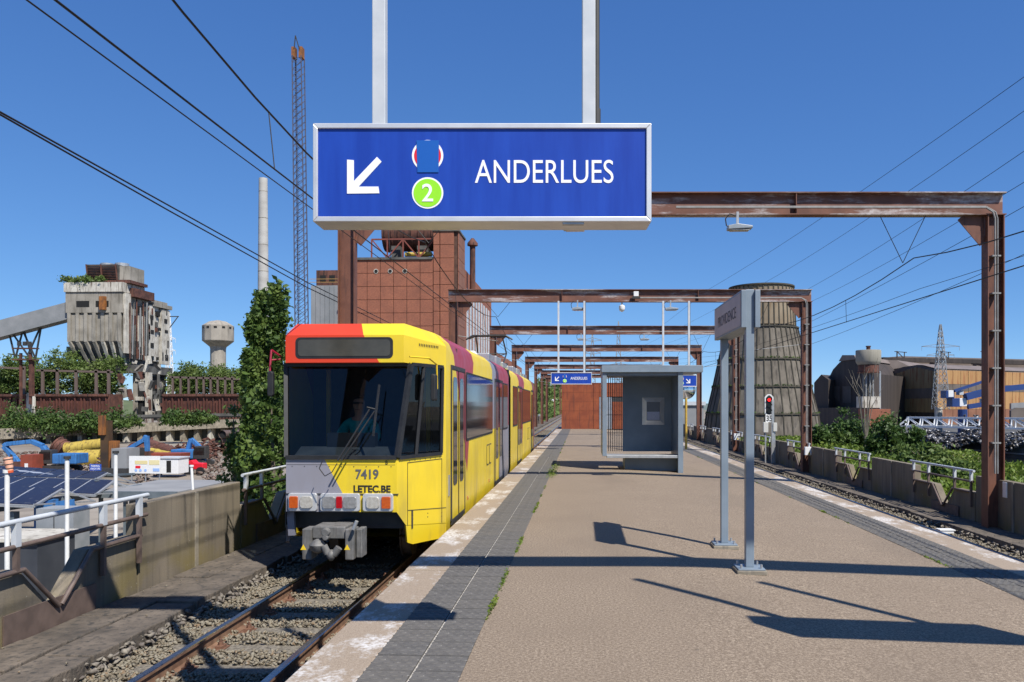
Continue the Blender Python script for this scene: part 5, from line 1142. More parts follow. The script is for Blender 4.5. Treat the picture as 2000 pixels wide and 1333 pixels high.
mb = MB(); mb.lathe([(2.8, GZ), (2.8, Z3(682)), (3.0, Z3(678)), (5.6, Z3(667)), (5.65, Z3(666)), (5.65, Z3(637)), (5.4, Z3(636)), (3.2, Z3(629)), (0.5, Z3(626))], wc, 12); mb.build('tank_and_shaft', M('tower_concrete', (0.27, 0.24, 0.20), (0.38, 0.345, 0.29), 0.2, 0.9, c3=(0.2, 0.18, 0.15)), wt, smooth=12)
for k in range(12): a = (k + 0.5) * 6.28319 / 12; mb = MB(); ca, sa = math.cos(a), math.sin(a); p = Vector(wc) + Vector((ca * 5.47, sa * 5.47, Z3(641.5))); mb.bar(p - Vector((-sa, ca, 0)) * 0.55, p + Vector((-sa, ca, 0)) * 0.55, 0.2, 0.7); mb.build('window', VOID, wt)
# old coal bunker tower
TZc = 210.0; Zt = lambda y: Zh(y, TZc); TXp = lambda px: X(px, TZc); ty = Yw(185, TZc)
bk = thing('coal_bunker_tower', 'derelict ribbed concrete bunker tower with fan cooler on its roof', 'building', (TXp(185), ty, GZ))
xa, xb = TXp(126), TXp(240); D_ = 23
mb = MB(); mb.box(xa, xb, ty, ty + D_, Zt(611), Zt(571)); mb.build('upper_storey', OLDC, bk)
mb = MB(); mb.box(xa - 0.3, xb + 0.3, ty - 0.3, ty + D_ * 0.45, Zt(570.5), Zt(552)); mb.build('parapet_band', PALEC, bk)
for p0, p1 in ((148, 174), (187, 213)): mb = MB(); mb.box(TXp(p0), TXp(p1), ty - 0.04, ty + 0.3, Zt(600), Zt(588)); mb.build('window', VOID, bk)
mb = MB(); mb.box(TXp(198), TXp(209), ty - 1.0, ty - 0.05, Zt(606), Zt(580)); mb.build('hoist_frame', ORNG, bk)
xi, xj = TXp(131), TXp(236)
mb = MB(); mb.box(xi, xj, ty + 0.6, ty + D_, Zt(668), Zt(611.2)); mb.build('bunker_wall', OLDC, bk)
mb = MB(); q0, q1 = TXp(152), TXp(232)
mb.add([(xi, ty + 0.6, Zt(668)), (xj, ty + 0.6, Zt(668)), (xj, ty + D_, Zt(668)), (xi, ty + D_, Zt(668)), (q0, ty + 4, Zt(724)), (q1, ty + 4, Zt(724)), (q1, ty + D_ - 3, Zt(724)), (q0, ty + D_ - 3, Zt(724))], [(0, 1, 5, 4), (1, 2, 6, 5), (2, 3, 7, 6), (3, 0, 4, 7), (4, 5, 6, 7)]); mb.build('hopper', SOOT, bk)
for k in range(7):
    u = k / 6; px = lerp(133, 234, u); x = TXp(px); xq = lerp(q0, q1, u)
    mb = MB(); mb.box(x - 0.42, x + 0.42, ty - 0.1, ty + 0.7, Zt(668), Zt(611.3)); mb.build('rib', OLDC, bk)
    mb = MB(); mb.bar((x, ty + 0.3, Zt(668)), (xq, ty + 3.7, Zt(724)), 0.8, 0.8, up=(0, 1, 0)); mb.build('hopper_rib', PALEC if k > 3 else OLDC, bk)
for k in range(6):
    u0 = lerp(133, 234, k / 6) + 3.5; u1 = lerp(133, 234, (k + 1) / 6) - 3.5; mb = MB(); mb.box(TXp(u0), TXp(u1), ty + 0.35, ty + 0.598, Zt(666), Zt(615)); mb.build('infill_panel', OLDC, bk)
# side of the tower
mb = MB(); mb.box(xb + 0.02, xb + 0.7, ty + 0.5, ty + 3.0, Zt(690), Zt(572)); mb.build('corner_pier', PALEC, bk)
for k, (ya, yb, z0, z1, mt_) in enumerate(((3.2, 5.6, 668, 600, OLDC), (6.2, 8.6, 690, 612, PALEC), (9.2, 11.0, 700, 590, OLDC), (11.4, 14.4, 690, 585, PALEC), (14.8, 17.4, 700, 585, PALEC), (18.2, 22.6, 705, 588, PALEC))):
    mb = MB(); mb.box(xb + 0.02, xb + 0.4 + 0.5 * (k % 2), ty + ya, ty + yb, Zt(z0), Zt(z1)); mb.build('side_pier', mt_, bk)
for ya, z_, h_ in ((12, 610, 8), (15.5, 600, 10), (19.5, 612, 9), (12.3, 640, 8), (16, 632, 6), (19.8, 634, 6), (12.2, 668, 10), (20, 690, 12)): mb = MB(); mb.box(xb + 0.3, xb + 1.02, ty + ya, ty + ya + 1.6, Zt(z_ + h_ / 2), Zt(z_ - h_ / 2)); mb.build('window', VOID, bk)
mb = MB(); mb.box(xb - 1, xb + 1.6, ty + 3.0, ty + 13, Zt(577), Zt(560)); mb.build('rusty_hopper_cover', RUSTD, bk); mb = MB(); mb.box(xb - 6, xb + 1.2, ty + 13.2, ty + D_ + 0.5, Zt(586), Zt(578)); mb.build('rear_parapet', OLDC, bk)
for k in range(9): mb = MB(); y = ty + 2 + k * 1.1; mb.cyl((xb + 1.0, y, Zt(700)), (xb + 1.0 + 0.3 * math.sin(k * 2), y, Zt(590 + 12 * math.sin(k * 1.7))), 0.18, n=6); mb.build('pipe', [RUSTD, STEELG, SOOT][k % 3], bk)
mb = MB(); mb.bar((xb, ty + D_, Zt(600)), (xb + 3.4, ty + D_, Zt(600)), 0.25, 0.25); mb.bar((xb + 0.5, ty + D_, Zt(626)), (xb + 3.2, ty + D_, Zt(600)), 0.2, 0.2); mb.build('hoist_arm', DARK, bk)
# legs and rubble below
zl = Zt(722)
mb = MB(); mb.box(TXp(232), xb + 2, ty + 2.5, ty + D_ - 1, Zt(728), Zt(712)); mb.build('transfer_floor', SOOT, bk)
mb = MB(); mb.box(TXp(236), xb + 1.2, ty + 6, ty + D_ - 3, -2.5, Zt(728)); mb.build('dark_core', VOID, bk)
for k in range(11):
    px = 226 + k * 9.5; x = TXp(226) + (k % 6) * 2.3; y = ty + 2.4 + k * 1.9; mb = MB(); w_ = 0.5 + 0.4 * ((k * 7) % 3); mb.box(x, x + w_, y, y + w_, -2.5, Zt(726)); mb.build('leg', [PALEC, OLDC, PALEC, SOOT][k % 4], bk)
for k in range(34):                                          # broken slabs, ducts and hanging plates around the open base
    px_ = RNG.uniform(224, 322); py_ = RNG.uniform(705, 818); q_ = at(px_, py_, 206); w2, h2 = RNG.uniform(0.4, 1.6), RNG.uniform(0.6, 3.2); mb = MB()
    mb.bar(q_, q_ + Vector((RNG.normal(0, 0.5), RNG.normal(0, 0.3), h2)), w2, RNG.uniform(0.3, 0.8)); mb.build('wall_fragment', [PALEC, SOOT, RUSTD, OLDC, VOID][k % 5], bk)
for k in range(26):                                          # missing patches of render on the side wall
    ya_ = RNG.uniform(3.5, 22); z_ = RNG.uniform(592, 700); mb = MB(); d2 = RNG.uniform(0.3, 1.0); mb.box(xb + 0.3, xb + 1.0 + 0.06, ty + ya_, ty + ya_ + d2, Zt(z_), Zt(z_) + RNG.uniform(0.4, 2.5)); mb.build('spalled_patch', [SOOT, VOID, RUSTD][k % 3], bk)
for k in range(8): z = -2 + k * 1.7; mb = MB(); mb.box(xb + 1.25, xb + 1.6, ty + 4 + (k % 3) * 5, ty + 8.5 + (k % 3) * 5, z, z + 1.0); mb.build('wall_fragment', [PALEC, SOOT, RUSTD][k % 3], bk)
mb = MB(); mb.box(TXp(118), TXp(131), ty + 2, ty + 7, Zt(700), Zt(676)); mb.build('side_cabin', OLDC, bk)
bc_ = thing('rooftop_cooler', 'weathered fan cooler with two round fans on the bunker tower roof', 'machinery', (TXp(205), ty + 4, Zt(552)))
mb = MB(); z0, z1 = Zt(545), Zt(515)
mb.add([(TXp(163), ty + 2, z0), (TXp(226), ty + 2, z0), (TXp(226), ty + 9, z0), (TXp(163), ty + 9, z0), (TXp(159), ty + 1.5, z1), (TXp(224), ty + 1.5, z1), (TXp(224), ty + 9.5, z1), (TXp(159), ty + 9.5, z1)], [(0, 1, 5, 4), (1, 2, 6, 5), (2, 3, 7, 6), (3, 0, 4, 7), (4, 5, 6, 7), (0, 3, 2, 1)]); mb.build('casing', SOOT, bc_)
for k in range(9): z = z0 + 0.3 + k * (z1 - z0) / 9.5; mb = MB(); mb.bar((TXp(163), ty + 1.7, z), (TXp(223), ty + 1.7, z), 0.5, 0.08); mb.build('louvre', RUSTD, bc_)
for k in range(3): px = (164, 193, 223)[k]; mb = MB(); mb.bar((TXp(px), ty + 1.6, z0 - 0.5), (TXp(px - 2), ty + 1.2, z1), 0.3, 0.3); mb.build('frame_post', RUSTD, bc_)
mb = MB(); mb.box(TXp(226.2), TXp(226) + 2.8, ty + 2, ty + 9, z0, z1 - 0.4); mb.build('end_casing', OLDC, bc_)
for px in (188, 218): mb = MB(); mb.lathe([(1.75, 0), (1.75, 0.8), (1.6, 0.8), (1.6, 0.1)], (TXp(px), ty + 5, z1), 20, cap=False); mb.build('fan_ring', GALV, bc_)
mb = MB(); mb.box(TXp(160), TXp(250), ty + 1.5, ty + 10, Zt(551.8), Zt(546)); mb.build('support_frame', RUSTD, bc_)
tag(leaves('tower_weeds', clumps(26, 60, lambda: (RNG.uniform(TXp(116), TXp(203)), ty + RNG.uniform(-0.5, 3), Zt(550) + abs(RNG.normal(0.4, 0.5))), 0.6), 0.45, LEAF_B), kind='stuff')
# conveyor gallery
cg = thing('conveyor_gallery', 'inclined grey sheet conveyor gallery running up to the bunker tower', 'conveyor', (TXp(60), ty + 3, GZ))
a = at(-40, 650, TZc); b_ = at(128, 605, TZc); mb = MB(); mb.bar(a + Vector((0, 3, 0)), b_ + Vector((0, 3, 0)), 3.6, 4.4); mb.build('gallery', STEELG, cg)
mb = MB()
for p0, p1 in ((5, 640, ), (70, 640)): pass
for k, (u, v2) in enumerate((((0, 640), (14, 700)), ((14, 700), (30, 640)), ((30, 640), (52, 712)), ((52, 712), (66, 632)), ((0, 690), (66, 700)), ((2, 640), (44, 700)), ((66, 632), (40, 690)), ((28, 642), (60, 712)))): mb.bar(at(*u, TZc) + Vector((0, 3, 0)), at(*v2, TZc) + Vector((0, 3, 0)), 0.35, 0.35)
mb.bar(at(20, 700, TZc) + Vector((0, 3, 0)), at(20, 793, TZc) + Vector((0, 3, 0)), 0.5, 0.5); mb.bar(at(52, 700, TZc) + Vector((0, 3, 0)), at(52, 793, TZc) + Vector((0, 3, 0)), 0.5, 0.5)
mb.build('trestle', DARK, cg)
# rusty bunker wall with frame and scrub behind
rz = 200.0
RIBM = M('rust_rib', (0.13, 0.042, 0.028), (0.075, 0.026, 0.02), 0.5, 0.85, c3=(0.03, 0.016, 0.013))
bw = thing('rusty_bunker_wall', 'long rust red ribbed ore bunker wall across the yard', 'wall', (X(200, rz), Yw(200, rz), -4))
xw0, xw1 = X(-60, rz), X(478, rz); yw = Yw(200, rz); zb_, zt_2 = Zh(812, rz), Zh(770, rz)
for wa, wb_2 in ((xw0, X(213, rz)), (X(322, rz), xw1)):
    mb = MB(); mb.box(wa, wb_2, yw, yw + 6, zb_ - 4, zt_2 - 0.6); mb.build('wall_plate', RUSTD, bw)
    mb = MB(); x = wa
    while x < wb_2: mb.box(x, x + 0.28, yw - 0.45, yw - 0.002, zb_, zt_2 - 1.3 + 0.5 * math.sin(x * 3)); x += 0.8
    tag(mb.build('ribs', RIBM, bw), kind='stuff')
    mb = MB(); mb.box(wa, wb_2, yw - 0.7, yw + 6.2, zt_2 - 0.6, zt_2); mb.build('top_flange', RUSTD, bw)
for px in (55, 64): mb = MB(); mb.box(X(px - 4, rz), X(px + 4, rz), yw - 0.9, yw - 0.46, zb_ - 3, zt_2); mb.build('concrete_pier', PALEC, bw)
fr_ = thing('rusty_frame', 'row of rusty frame posts standing among scrub above the bunker wall', 'frame', (X(200, rz), yw + 2, zt_2))
for px in (35, 73, 103, 141, 182, 207, 336, 352, 368, 384, 398, 412, 426, 441, 455):
    mb = MB(); mb.bar((X(px, rz), yw + 1.2, zt_2), (X(px, rz), yw + 1.2, Zh(715 if px < 60 else 722 if px < 300 else 736, rz)), 0.7 if px < 300 else 0.45, 0.4); mb.build('post', BROWNP, fr_)
mb = MB()
for p0, p1, y_ in ((-30, 36, 716), (60, 215, 723), (330, 470, 737)): mb.bar((X(p0, rz), yw + 1.2, Zh(y_, rz)), (X(p1, rz), yw + 1.2, Zh(y_ + 4, rz)), 0.4, 0.5)
mb.build('cross_beam', BROWNP, fr_)
lt = thing('lighting_tower', 'dark steel platform tower with floodlights left of the bunker tower', 'tower', (X(50, 195), Yw(50, 195), -4))
mb = MB(); p = at(50, 793, 195)
for dx_ in (-1.2, 1.2): mb.bar((p.x + dx_, p.y, 2), (p.x + dx_, p.y, Zh(690, 195)), 0.5, 0.5)
mb.bar((p.x + 1.6, p.y, 4), (p.x + 1.6, p.y, Zh(705, 195)), 0.8, 0.8); mb.build('mast', RUSTD, lt)
for y_ in (682, 704): mb = MB(); mb.box(p.x - 2.8, p.x + 2.8, p.y - 1, p.y + 1, Zh(y_, 195), Zh(y_ - 2, 195)); mb.build('platform', RUSTD, lt)
for dx_ in (-1.2, 0.2, 1.4): mb = MB(); mb.box(p.x + dx_ - 0.4, p.x + dx_ + 0.4, p.y - 0.8, p.y - 0.3, Zh(676, 195), Zh(668, 195)); mb.build('floodlight', DARK, lt)
def scrub_pts(px0, px1, zc, ztop, zbase, n, per, sp): return clumps(n, per, lambda: (lambda px, u: (X(px, zc) , Yw(px, zc) + RNG.uniform(0, 8), lerp(zbase, ztop(px), u ** 0.8)))(RNG.uniform(px0, px1), RNG.uniform(0, 1)), sp)
tag(leaves('bunker_scrub', np.concatenate([scrub_pts(-40, 212, rz + 4, lambda px: Zh(710 - 14 * math.sin(px * 0.07) - (12 if 80 < px < 120 else 0), rz), zt_2, 520, 60, 0.85), scrub_pts(325, 475, rz + 4, lambda px: Zh(722 - 12 * math.sin(px * 0.11), rz), zt_2, 330, 60, 0.8)]), 0.42, LEAF_B), kind='stuff')
# concrete terrace in front of the bunker wall
tr_ = thing('terrace_wall', 'long concrete terrace slab with a dark arcade below, behind the machines', 'wall', (X(200, 165), Yw(200, 165), GZ))
y0 = Yw(200, 165); 
mb = MB(); a = at(-60, 850, 160); b_ = at(470, 826, 185); mb.prism([(a.x, a.y, a.z - 1.2), (b_.x, b_.y, b_.z - 1.0), (b_.x, b_.y, b_.z + 0.9), (a.x, a.y, a.z + 1.0)], (0, 40, 0)); mb.build('slab', CONC, tr_)
mb = MB(); mb.prism([(a.x, a.y + 3, GZ), (b_.x, b_.y + 3, GZ), (b_.x, b_.y + 3, b_.z - 1.02), (a.x, a.y + 3, a.z - 1.22)], (0, 30, 0)); mb.build('back_wall', SOOT, tr_)
for k in range(18): u = (k + 0.5) / 18; p = a.lerp(b_, u); mb = MB(); mb.box(p.x - 0.5, p.x + 0.5, p.y + 1, p.y + 2.9, GZ, p.z - 1.15); mb.build('pier', CONC if k % 3 else PALEC, tr_)
gb = thing('pipe_bridge', 'blackened girder with pipes along the foot of the bunker wall', 'girder', (X(300, 190), Yw(300, 190), -4))
mb = MB(); mb.bar(at(165, 815, 190), at(470, 810, 196), 0.8, 0.7); mb.bar(at(165, 819, 190), at(470, 814, 196), 0.4, 0.3); mb.build('girder', SOOT, gb)
for px in range(262, 330, 12): mb = MB(); mb.bar(at(px, 818, 189), at(px, 836, 189), 0.35, 0.35); mb.build('strut', BROWNP, gb)
for k, (px, py, r_, hh) in enumerate(((20, 845, 5.2, 3.2), (62, 838, 6.5, 5.2), (110, 842, 5.2, 3.4), (150, 842, 5.5, 3.6), (185, 836, 4.0, 3.0), (232, 832, 4.5, 2.6), (355, 826, 4.0, 2.4), (395, 824, 3.0, 1.6))):
    p = at(px, py, 168); bush('scrub_bush', ['rounded green bush at the left edge on the terrace', 'largest rounded bush on the terrace, below the pale pier', 'green bush on the terrace right of the largest one', 'spreading bush on the terrace left of the orange mast', 'small bush just left of the orange mast top', 'low bush on the terrace right of the orange mast', 'low bush on the terrace below the rusty wall', 'smallest bush on the terrace near the poplars'][k], tuple(p), r_, hh * 1.15, LEAF_D, 62, 50, 0.42, 'bushes on the terrace')
# yard machines -------------------------------------------------
def excavator(px, py, zc, label, pts, cab=(0, 0), flip=1, s=1.0):
    p = at(px, py, zc); p.z = GZ
    e = thing('excavator', label, 'excavator', tuple(p), 'blue excavators in the scrap yard')
    for dy_ in (-1.1, 1.1):
        mb = MB(); mb.prism([(p.x - 1.9, p.y + dy_ - 0.3, GZ + 0.25), (p.x - 1.6, p.y + dy_ - 0.3, GZ), (p.x + 1.6, p.y + dy_ - 0.3, GZ), (p.x + 1.9, p.y + dy_ - 0.3, GZ + 0.25), (p.x + 1.9, p.y + dy_ - 0.3, GZ + 0.65), (p.x + 1.6, p.y + dy_ - 0.3, GZ + 0.9), (p.x - 1.6, p.y + dy_ - 0.3, GZ + 0.9), (p.x - 1.9, p.y + dy_ - 0.3, GZ + 0.65)], (0, 0.6, 0)); mb.build('crawler_track', DARK, e)
    f = flip
    mb = MB(); x0, x1 = sorted((p.x - f * 0.2, p.x + f * 2.7)); mb.box(x0, x1, p.y - 1.25, p.y + 1.25, GZ + 1.1, GZ + 2.3); mb.build('engine_housing', BLUEM, e, bevel=0.1)
    mb = MB(); x0, x1 = sorted((p.x - f * 1.9, p.x - f * 0.25)); mb.prism([(x0, p.y - 1.25, GZ + 1.1), (x1, p.y - 1.25, GZ + 1.1), (x1, p.y - 1.25, GZ + 2.75), (x0 + 0.35, p.y - 1.25, GZ + 2.75), (x0, p.y - 1.25, GZ + 2.0)], (0, 1.15, 0)); mb.build('cab', DARK, e, bevel=0.06)
    mb = MB(); x0, x1 = sorted((p.x - f * 1.75, p.x - f * 0.4)); mb.box(x0, x1, p.y - 1.262, p.y - 1.251, GZ + 1.6, GZ + 2.55); mb.build('cab_window', SIDEG, e)
    P = [at(a_, b2, zc) + Vector((0, 0.2, 0)) for a_, b2 in pts]
    for k, (a_, b2) in enumerate(zip(P[:-1], P[1:])): mb = MB(); mb.bar(a_, b2, 0.5, (0.75 if k == 0 else 0.62) * s, up=(0, 1, 0)); mb.build('boom' if k == 0 else 'stick', BLUEM, e, bevel=0.05)
    mb = MB(); q = P[-1]; mb.prism([q + Vector((-0.5, -0.5, 0.2)), q + Vector((0.5, -0.5, 0.2)), q + Vector((0.7, -0.5, -0.5)), q + Vector((0.1, -0.5, -0.9)), q + Vector((-0.6, -0.5, -0.6))], (0, 1.0, 0)); mb.build('bucket', RUSTD, e)
    return e
excavator(118, 915, 95, 'blue excavator with a long boom reaching left, beside the yellow vessels', [(95, 892), (82, 872), (60, 863), (12, 868), (6, 872), (24, 893), (34, 905)], flip=1)
excavator(255, 912, 100, 'blue excavator with folded boom above the white site office', [(246, 905), (246, 880), (280, 860), (285, 852), (286, 885)], flip=-1, s=0.9)
excavator(382, 905, 104, 'blue excavator with raised angular boom right of the site office', [(362, 893), (372, 858), (393, 878), (397, 890), (396, 912)], flip=-1, s=0.8)
pm = thing('piling_rig', 'dark brown and orange vertical mast standing in the scrap yard', 'piling rig', tuple(at(208, 930, 90)))
p = at(208, 920, 90); mb = MB(); mb.bar((p.x, p.y, GZ), (p.x, p.y, Zh(822, 90)), 0.9, 0.9); mb.build('mast', M('rig_brown', (0.035, 0.022, 0.013), (0.085, 0.045, 0.018), 0.6, 0.7), pm); mb = MB(); q = at(206, 822, 90); mb.box(q.x - 0.35, q.x + 0.35, p.y - 0.8, p.y - 0.46, q.z - 1.6, q.z + 0.6); mb.build('drive_head', ORNG, pm)
mb = MB(); mb.box(p.x + 0.5, p.x + 1.3, p.y - 0.4, p.y + 0.4, GZ + 1.0, GZ + 4.0); mb.build('hydraulic_unit', ORNG, pm); mb = MB(); mb.box(p.x - 0.5, p.x + 3.2, p.y - 1.5, p.y + 1.5, GZ + 0.1, GZ + 1.0); mb.build('crawler_base', DARK, pm); mb = MB(); mb.box(p.x + 1.35, p.x + 3.1, p.y - 1.3, p.y + 1.3, GZ + 1.0, GZ + 3.2); mb.build('cab', STEELG, pm)
def vessel(a, b_, r_, label, name='pressure_vessel', mat=YELM):
    v_ = thing(name, label, 'vessel', tuple(a), 'scrapped vessels in the yard'); mb = MB(); mb.cyl(a, b_, r_, n=18); mb.build('shell', mat, v_, smooth=40)
    d_ = (b_ - a).normalized(); mb = MB()
    for u in (0.0, 0.5, 1.0): q = a.lerp(b_, u); mb.cyl(q - d_ * 0.12, q + d_ * 0.12, r_ * 1.08, n=18)
    mb.build('flange', mat, v_); return v_
vessel(at(132, 877, 112), at(202, 868, 112), 0.85, 'upper scrapped yellow tube lying behind the excavator cab'); vessel(at(140, 898, 108), at(200, 896, 108), 1.25, 'lower thick yellow vessel lying on the ground behind the excavator'); vessel(at(112, 869, 114), at(126, 878, 114), 1.2, 'short rust brown and yellow drum left of the yellow tube', mat=RUSTD)
vessel(at(262, 878, 108), at(300, 886, 106), 0.9, 'rust brown tube behind the folded blue boom', 'scrap_pipe', RUSTD); vessel(at(290, 868, 112), at(340, 886, 108), 0.8, 'long rusty tube on the scrap heap', 'scrap_pipe', RUSTD); vessel(at(285, 880, 106), at(330, 890, 104), 0.5, 'thin yellow tube on the scrap heap', 'scrap_pipe', YELM)
for px, py, lab in ((434, 849, 'upper black pipe end by the poplars'), (426, 862, 'lower black pipe end by the poplars')):
    p = at(px, py, 135); v_ = thing('large_pipe', lab, 'pipe', tuple(p), 'large pipes by the poplars'); mb = MB(); mb.lathe([(0.66, 0), (0.66, 6)], (0, 0, 0), 18, cap=False); mb.v = [(p.x + x, p.y + z, p.z + y) for x, y, z in mb.v]; mb.build('shell', BROWNP, v_); mb = MB(); mb.cyl((p.x, p.y + 0.3, p.z), (p.x, p.y + 0.35, p.z), 0.64, n=18); mb.build('inside', VOID, v_)
so_ = thing('site_office', 'white site office container with open doorway behind a notice board', 'container', tuple(at(330, 925, 88)))
a = at(300, 926, 88); b_ = at(349, 896, 88); mb = MB(); mb.box(a.x, b_.x, a.y, a.y + 2.4, a.z, b_.z); mb.build('container', WHITE, so_, bevel=0.03); c_ = at(326, 923, 88); d_ = at(335, 900, 88); mb = MB(); mb.box(c_.x, d_.x, a.y - 0.03, a.y + 0.02, c_.z, d_.z); mb.build('doorway', VOID, so_)
mb = MB(); mb.box(a.x - 0.1, b_.x + 0.1, a.y - 0.1, a.y + 2.5, b_.z, b_.z + 0.12); mb.build('roof', GREYP, so_)
nb = thing('notice_board', 'wide white notice board with yellow and blue pictograms in the yard', 'sign', tuple(at(282, 926, 84)))
a = at(252, 925, 84); b_ = at(314, 891, 84); mb = MB(); mb.box(a.x, b_.x, a.y, a.y + 0.08, a.z, b_.z); mb.build('board', WHITE, nb)
def patch(p0, p1, mat, nm): u = at(*p0, 84); v2 = at(*p1, 84); mb = MB(); mb.box(u.x, v2.x, a.y - 0.02, a.y - 0.002, v2.z, u.z); mb.build(nm, mat, nb)
patch((264, 900), (289, 907), M('pale_yellow', (0.7, 0.6, 0.3), None), 'yellow_panel'); patch((292, 899), (313, 908), M('pale_yellow_b', (0.72, 0.64, 0.36), None), 'yellow_panel'); patch((265, 910), (275, 915), REDV, 'red_panel'); patch((300, 915), (313, 921), M('pale_blue', (0.3, 0.45, 0.75), None), 'blue_panel')
for px in (266, 275, 285): u = at(px, 919, 84); mb = MB(); mb.cyl((u.x, a.y - 0.02, u.z), (u.x, a.y - 0.002, u.z), 0.15, n=16); mb.build('pictogram', bpy.data.materials['pale_blue'], nb)
for px in (256, 283, 310): u = at(px, 926, 84); mb = MB(); mb.bar((u.x, u.y + 0.15, GZ), (u.x, u.y + 0.15, u.z), 0.1, 0.1); mb.build('leg', GALV, nb)
bs = thing('parking_sign', 'small blue parking sign reading PARKING OBLIGATOIRE in the yard', 'sign', tuple(at(186, 920, 80)))
a = at(175, 919.5, 80); b_ = at(198, 907, 80); mb = MB(); mb.box(a.x, b_.x, a.y, a.y + 0.05, a.z, b_.z); mb.build('plate', M('parking_blue', (0.02, 0.08, 0.4), None), bs); mb = MB(); mb.bar(((a.x + b_.x) / 2, a.y + 0.08, GZ), ((a.x + b_.x) / 2, a.y + 0.08, a.z), 0.08, 0.08); mb.build('post', GALV, bs)
text_mesh('lettering', 'PARKING', (a.x + 0.15, a.y - 0.004, a.z + 0.36), (1, 0, 0), (0, 0, 1), b_.x - a.x - 0.3, 0.2, WHITEL, bs); text_mesh('lettering', 'OBLIGATOIRE', (a.x + 0.1, a.y - 0.004, a.z + 0.1), (1, 0, 0), (0, 0, 1), b_.x - a.x - 0.2, 0.18, WHITEL, bs)
rc = thing('scrap_skip', 'rust red open scrap skip behind the white site office', 'skip', tuple(at(318, 893, 100)))
a = at(285, 897, 100); b_ = at(350, 886, 100); mb = MB(); mb.prism([(a.x, a.y, GZ), (b_.x, a.y, GZ), (b_.x + 0.3, a.y, b_.z), (a.x - 0.3, a.y, b_.z)], (0, 2.5, 0)); mb.build('skip_body', M('skip_red', (0.3, 0.06, 0.03), (0.2, 0.045, 0.025), 0.8, 0.7), rc)
rc = thing('red_container', 'rust red container left of the excavator cab', 'container', tuple(at(52, 910, 92)))
a = at(40, 916, 92); b_ = at(64, 889, 92); mb = MB(); mb.box(a.x, b_.x, a.y, a.y + 2.5, GZ, b_.z); mb.build('box', bpy.data.materials['skip_red'], rc); mb = MB(); mb.box(a.x + 0.5, a.x + 0.9, a.y - 0.03, a.y - 0.005, GZ + 0.6, GZ + 1.3); mb.build('label_plate', WHITE, rc)
tk = thing('red_tractor', 'small red tractor parked under the raised blue boom', 'tractor', tuple(at(376, 918, 92)))
p = at(378, 918, 92); p.z = GZ; mb = MB(); mb.prism([p + Vector((-0.9, 0, 0.6)), p + Vector((1.1, 0, 0.6)), p + Vector((1.1, 0, 1.3)), p + Vector((0.1, 0, 1.35)), p + Vector((-0.2, 0, 1.7)), p + Vector((-0.9, 0, 1.5))], (0, 1.1, 0)); mb.build('body', REDV, tk, bevel=0.08)
for dx_, r_ in ((-0.6, 0.62), (0.85, 0.45)): mb = MB(); mb.cyl((p.x + dx_, p.y - 0.25, GZ + r_), (p.x + dx_, p.y + 0.1, GZ + r_), r_, n=16); mb.build('wheel', BLACK, tk)
tag(rocks('scrap_heap', np.concatenate([np.column_stack([RNG.normal(X(300, 112), 4, 500), RNG.normal(Yw(300, 112), 3, 500), GZ + np.abs(RNG.normal(0, 1.0, 500))]), np.column_stack([RNG.normal(X(420, 138), 3, 300), RNG.normal(Yw(420, 138), 2, 300), GZ + np.abs(RNG.normal(0, 0.7, 300))])]), 0.4, RUSTD), kind='stuff')
CLM = M('mixed_scrap', (0.05, 0.035, 0.028), (0.26, 0.20, 0.16), 1.5, 0.8, c3=(0.16, 0.06, 0.03))
cl_ = []
for _ in range(1500):
    px_ = RNG.uniform(-20, 440); q_ = at(px_, 793, RNG.uniform(78, 135))
    if math.sin(px_ * 0.05) + math.sin(q_.y * 0.21) > -0.2: cl_.append((q_.x, q_.y, GZ + abs(RNG.normal(0, 0.25))))
tag(rocks('yard_litter', np.array(cl_), 0.26, CLM), kind='stuff')
# worker in high visibility clothing
wk = thing('person', 'worker in orange high visibility clothing standing among the trees', 'person', tuple(at(484, 913, 97)))
p = at(484, 913, 97); p.z = GZ
def wv(x, y, z): return (p.x + x, p.y + y, GZ + z)
skin_mesh('body', [wv(0, 0, 0.95), wv(0, 0, 1.2), wv(0, 0, 1.42), wv(0, 0, 1.52), wv(0, 0, 1.62), wv(0, 0, 1.72), wv(-0.2, 0, 1.4), wv(-0.27, 0.02, 1.12), wv(-0.26, -0.06, 0.86), wv(0.2, 0, 1.4), wv(0.27, 0.02, 1.12), wv(0.26, -0.06, 0.86), wv(-0.1, 0, 0.9), wv(-0.11, 0, 0.5), wv(-0.11, 0, 0.06), wv(0.1, 0, 0.9), wv(0.11, 0, 0.5), wv(0.11, 0, 0.06)], [(0, 1), (1, 2), (2, 3), (3, 4), (4, 5), (2, 6), (6, 7), (7, 8), (2, 9), (9, 10), (10, 11), (0, 12), (12, 13), (13, 14), (0, 15), (15, 16), (16, 17)], [0.14, 0.15, 0.14, 0.06, 0.09, 0.08, 0.07, 0.05, 0.04, 0.07, 0.05, 0.04, 0.1, 0.07, 0.06, 0.1, 0.07, 0.06], emis('x', (0, 0, 0), 0) if False else M('hi_vis_orange', (0.85, 0.10, 0.02), None, rough=0.7), wk, sub=1)
mb = MB(); mb.lathe([(0.12, 0), (0.13, 0.05), (0.1, 0.12), (0.03, 0.15)], wv(0, 0, 1.70), 12); mb.build('helmet', WHITE, wk, smooth=50)
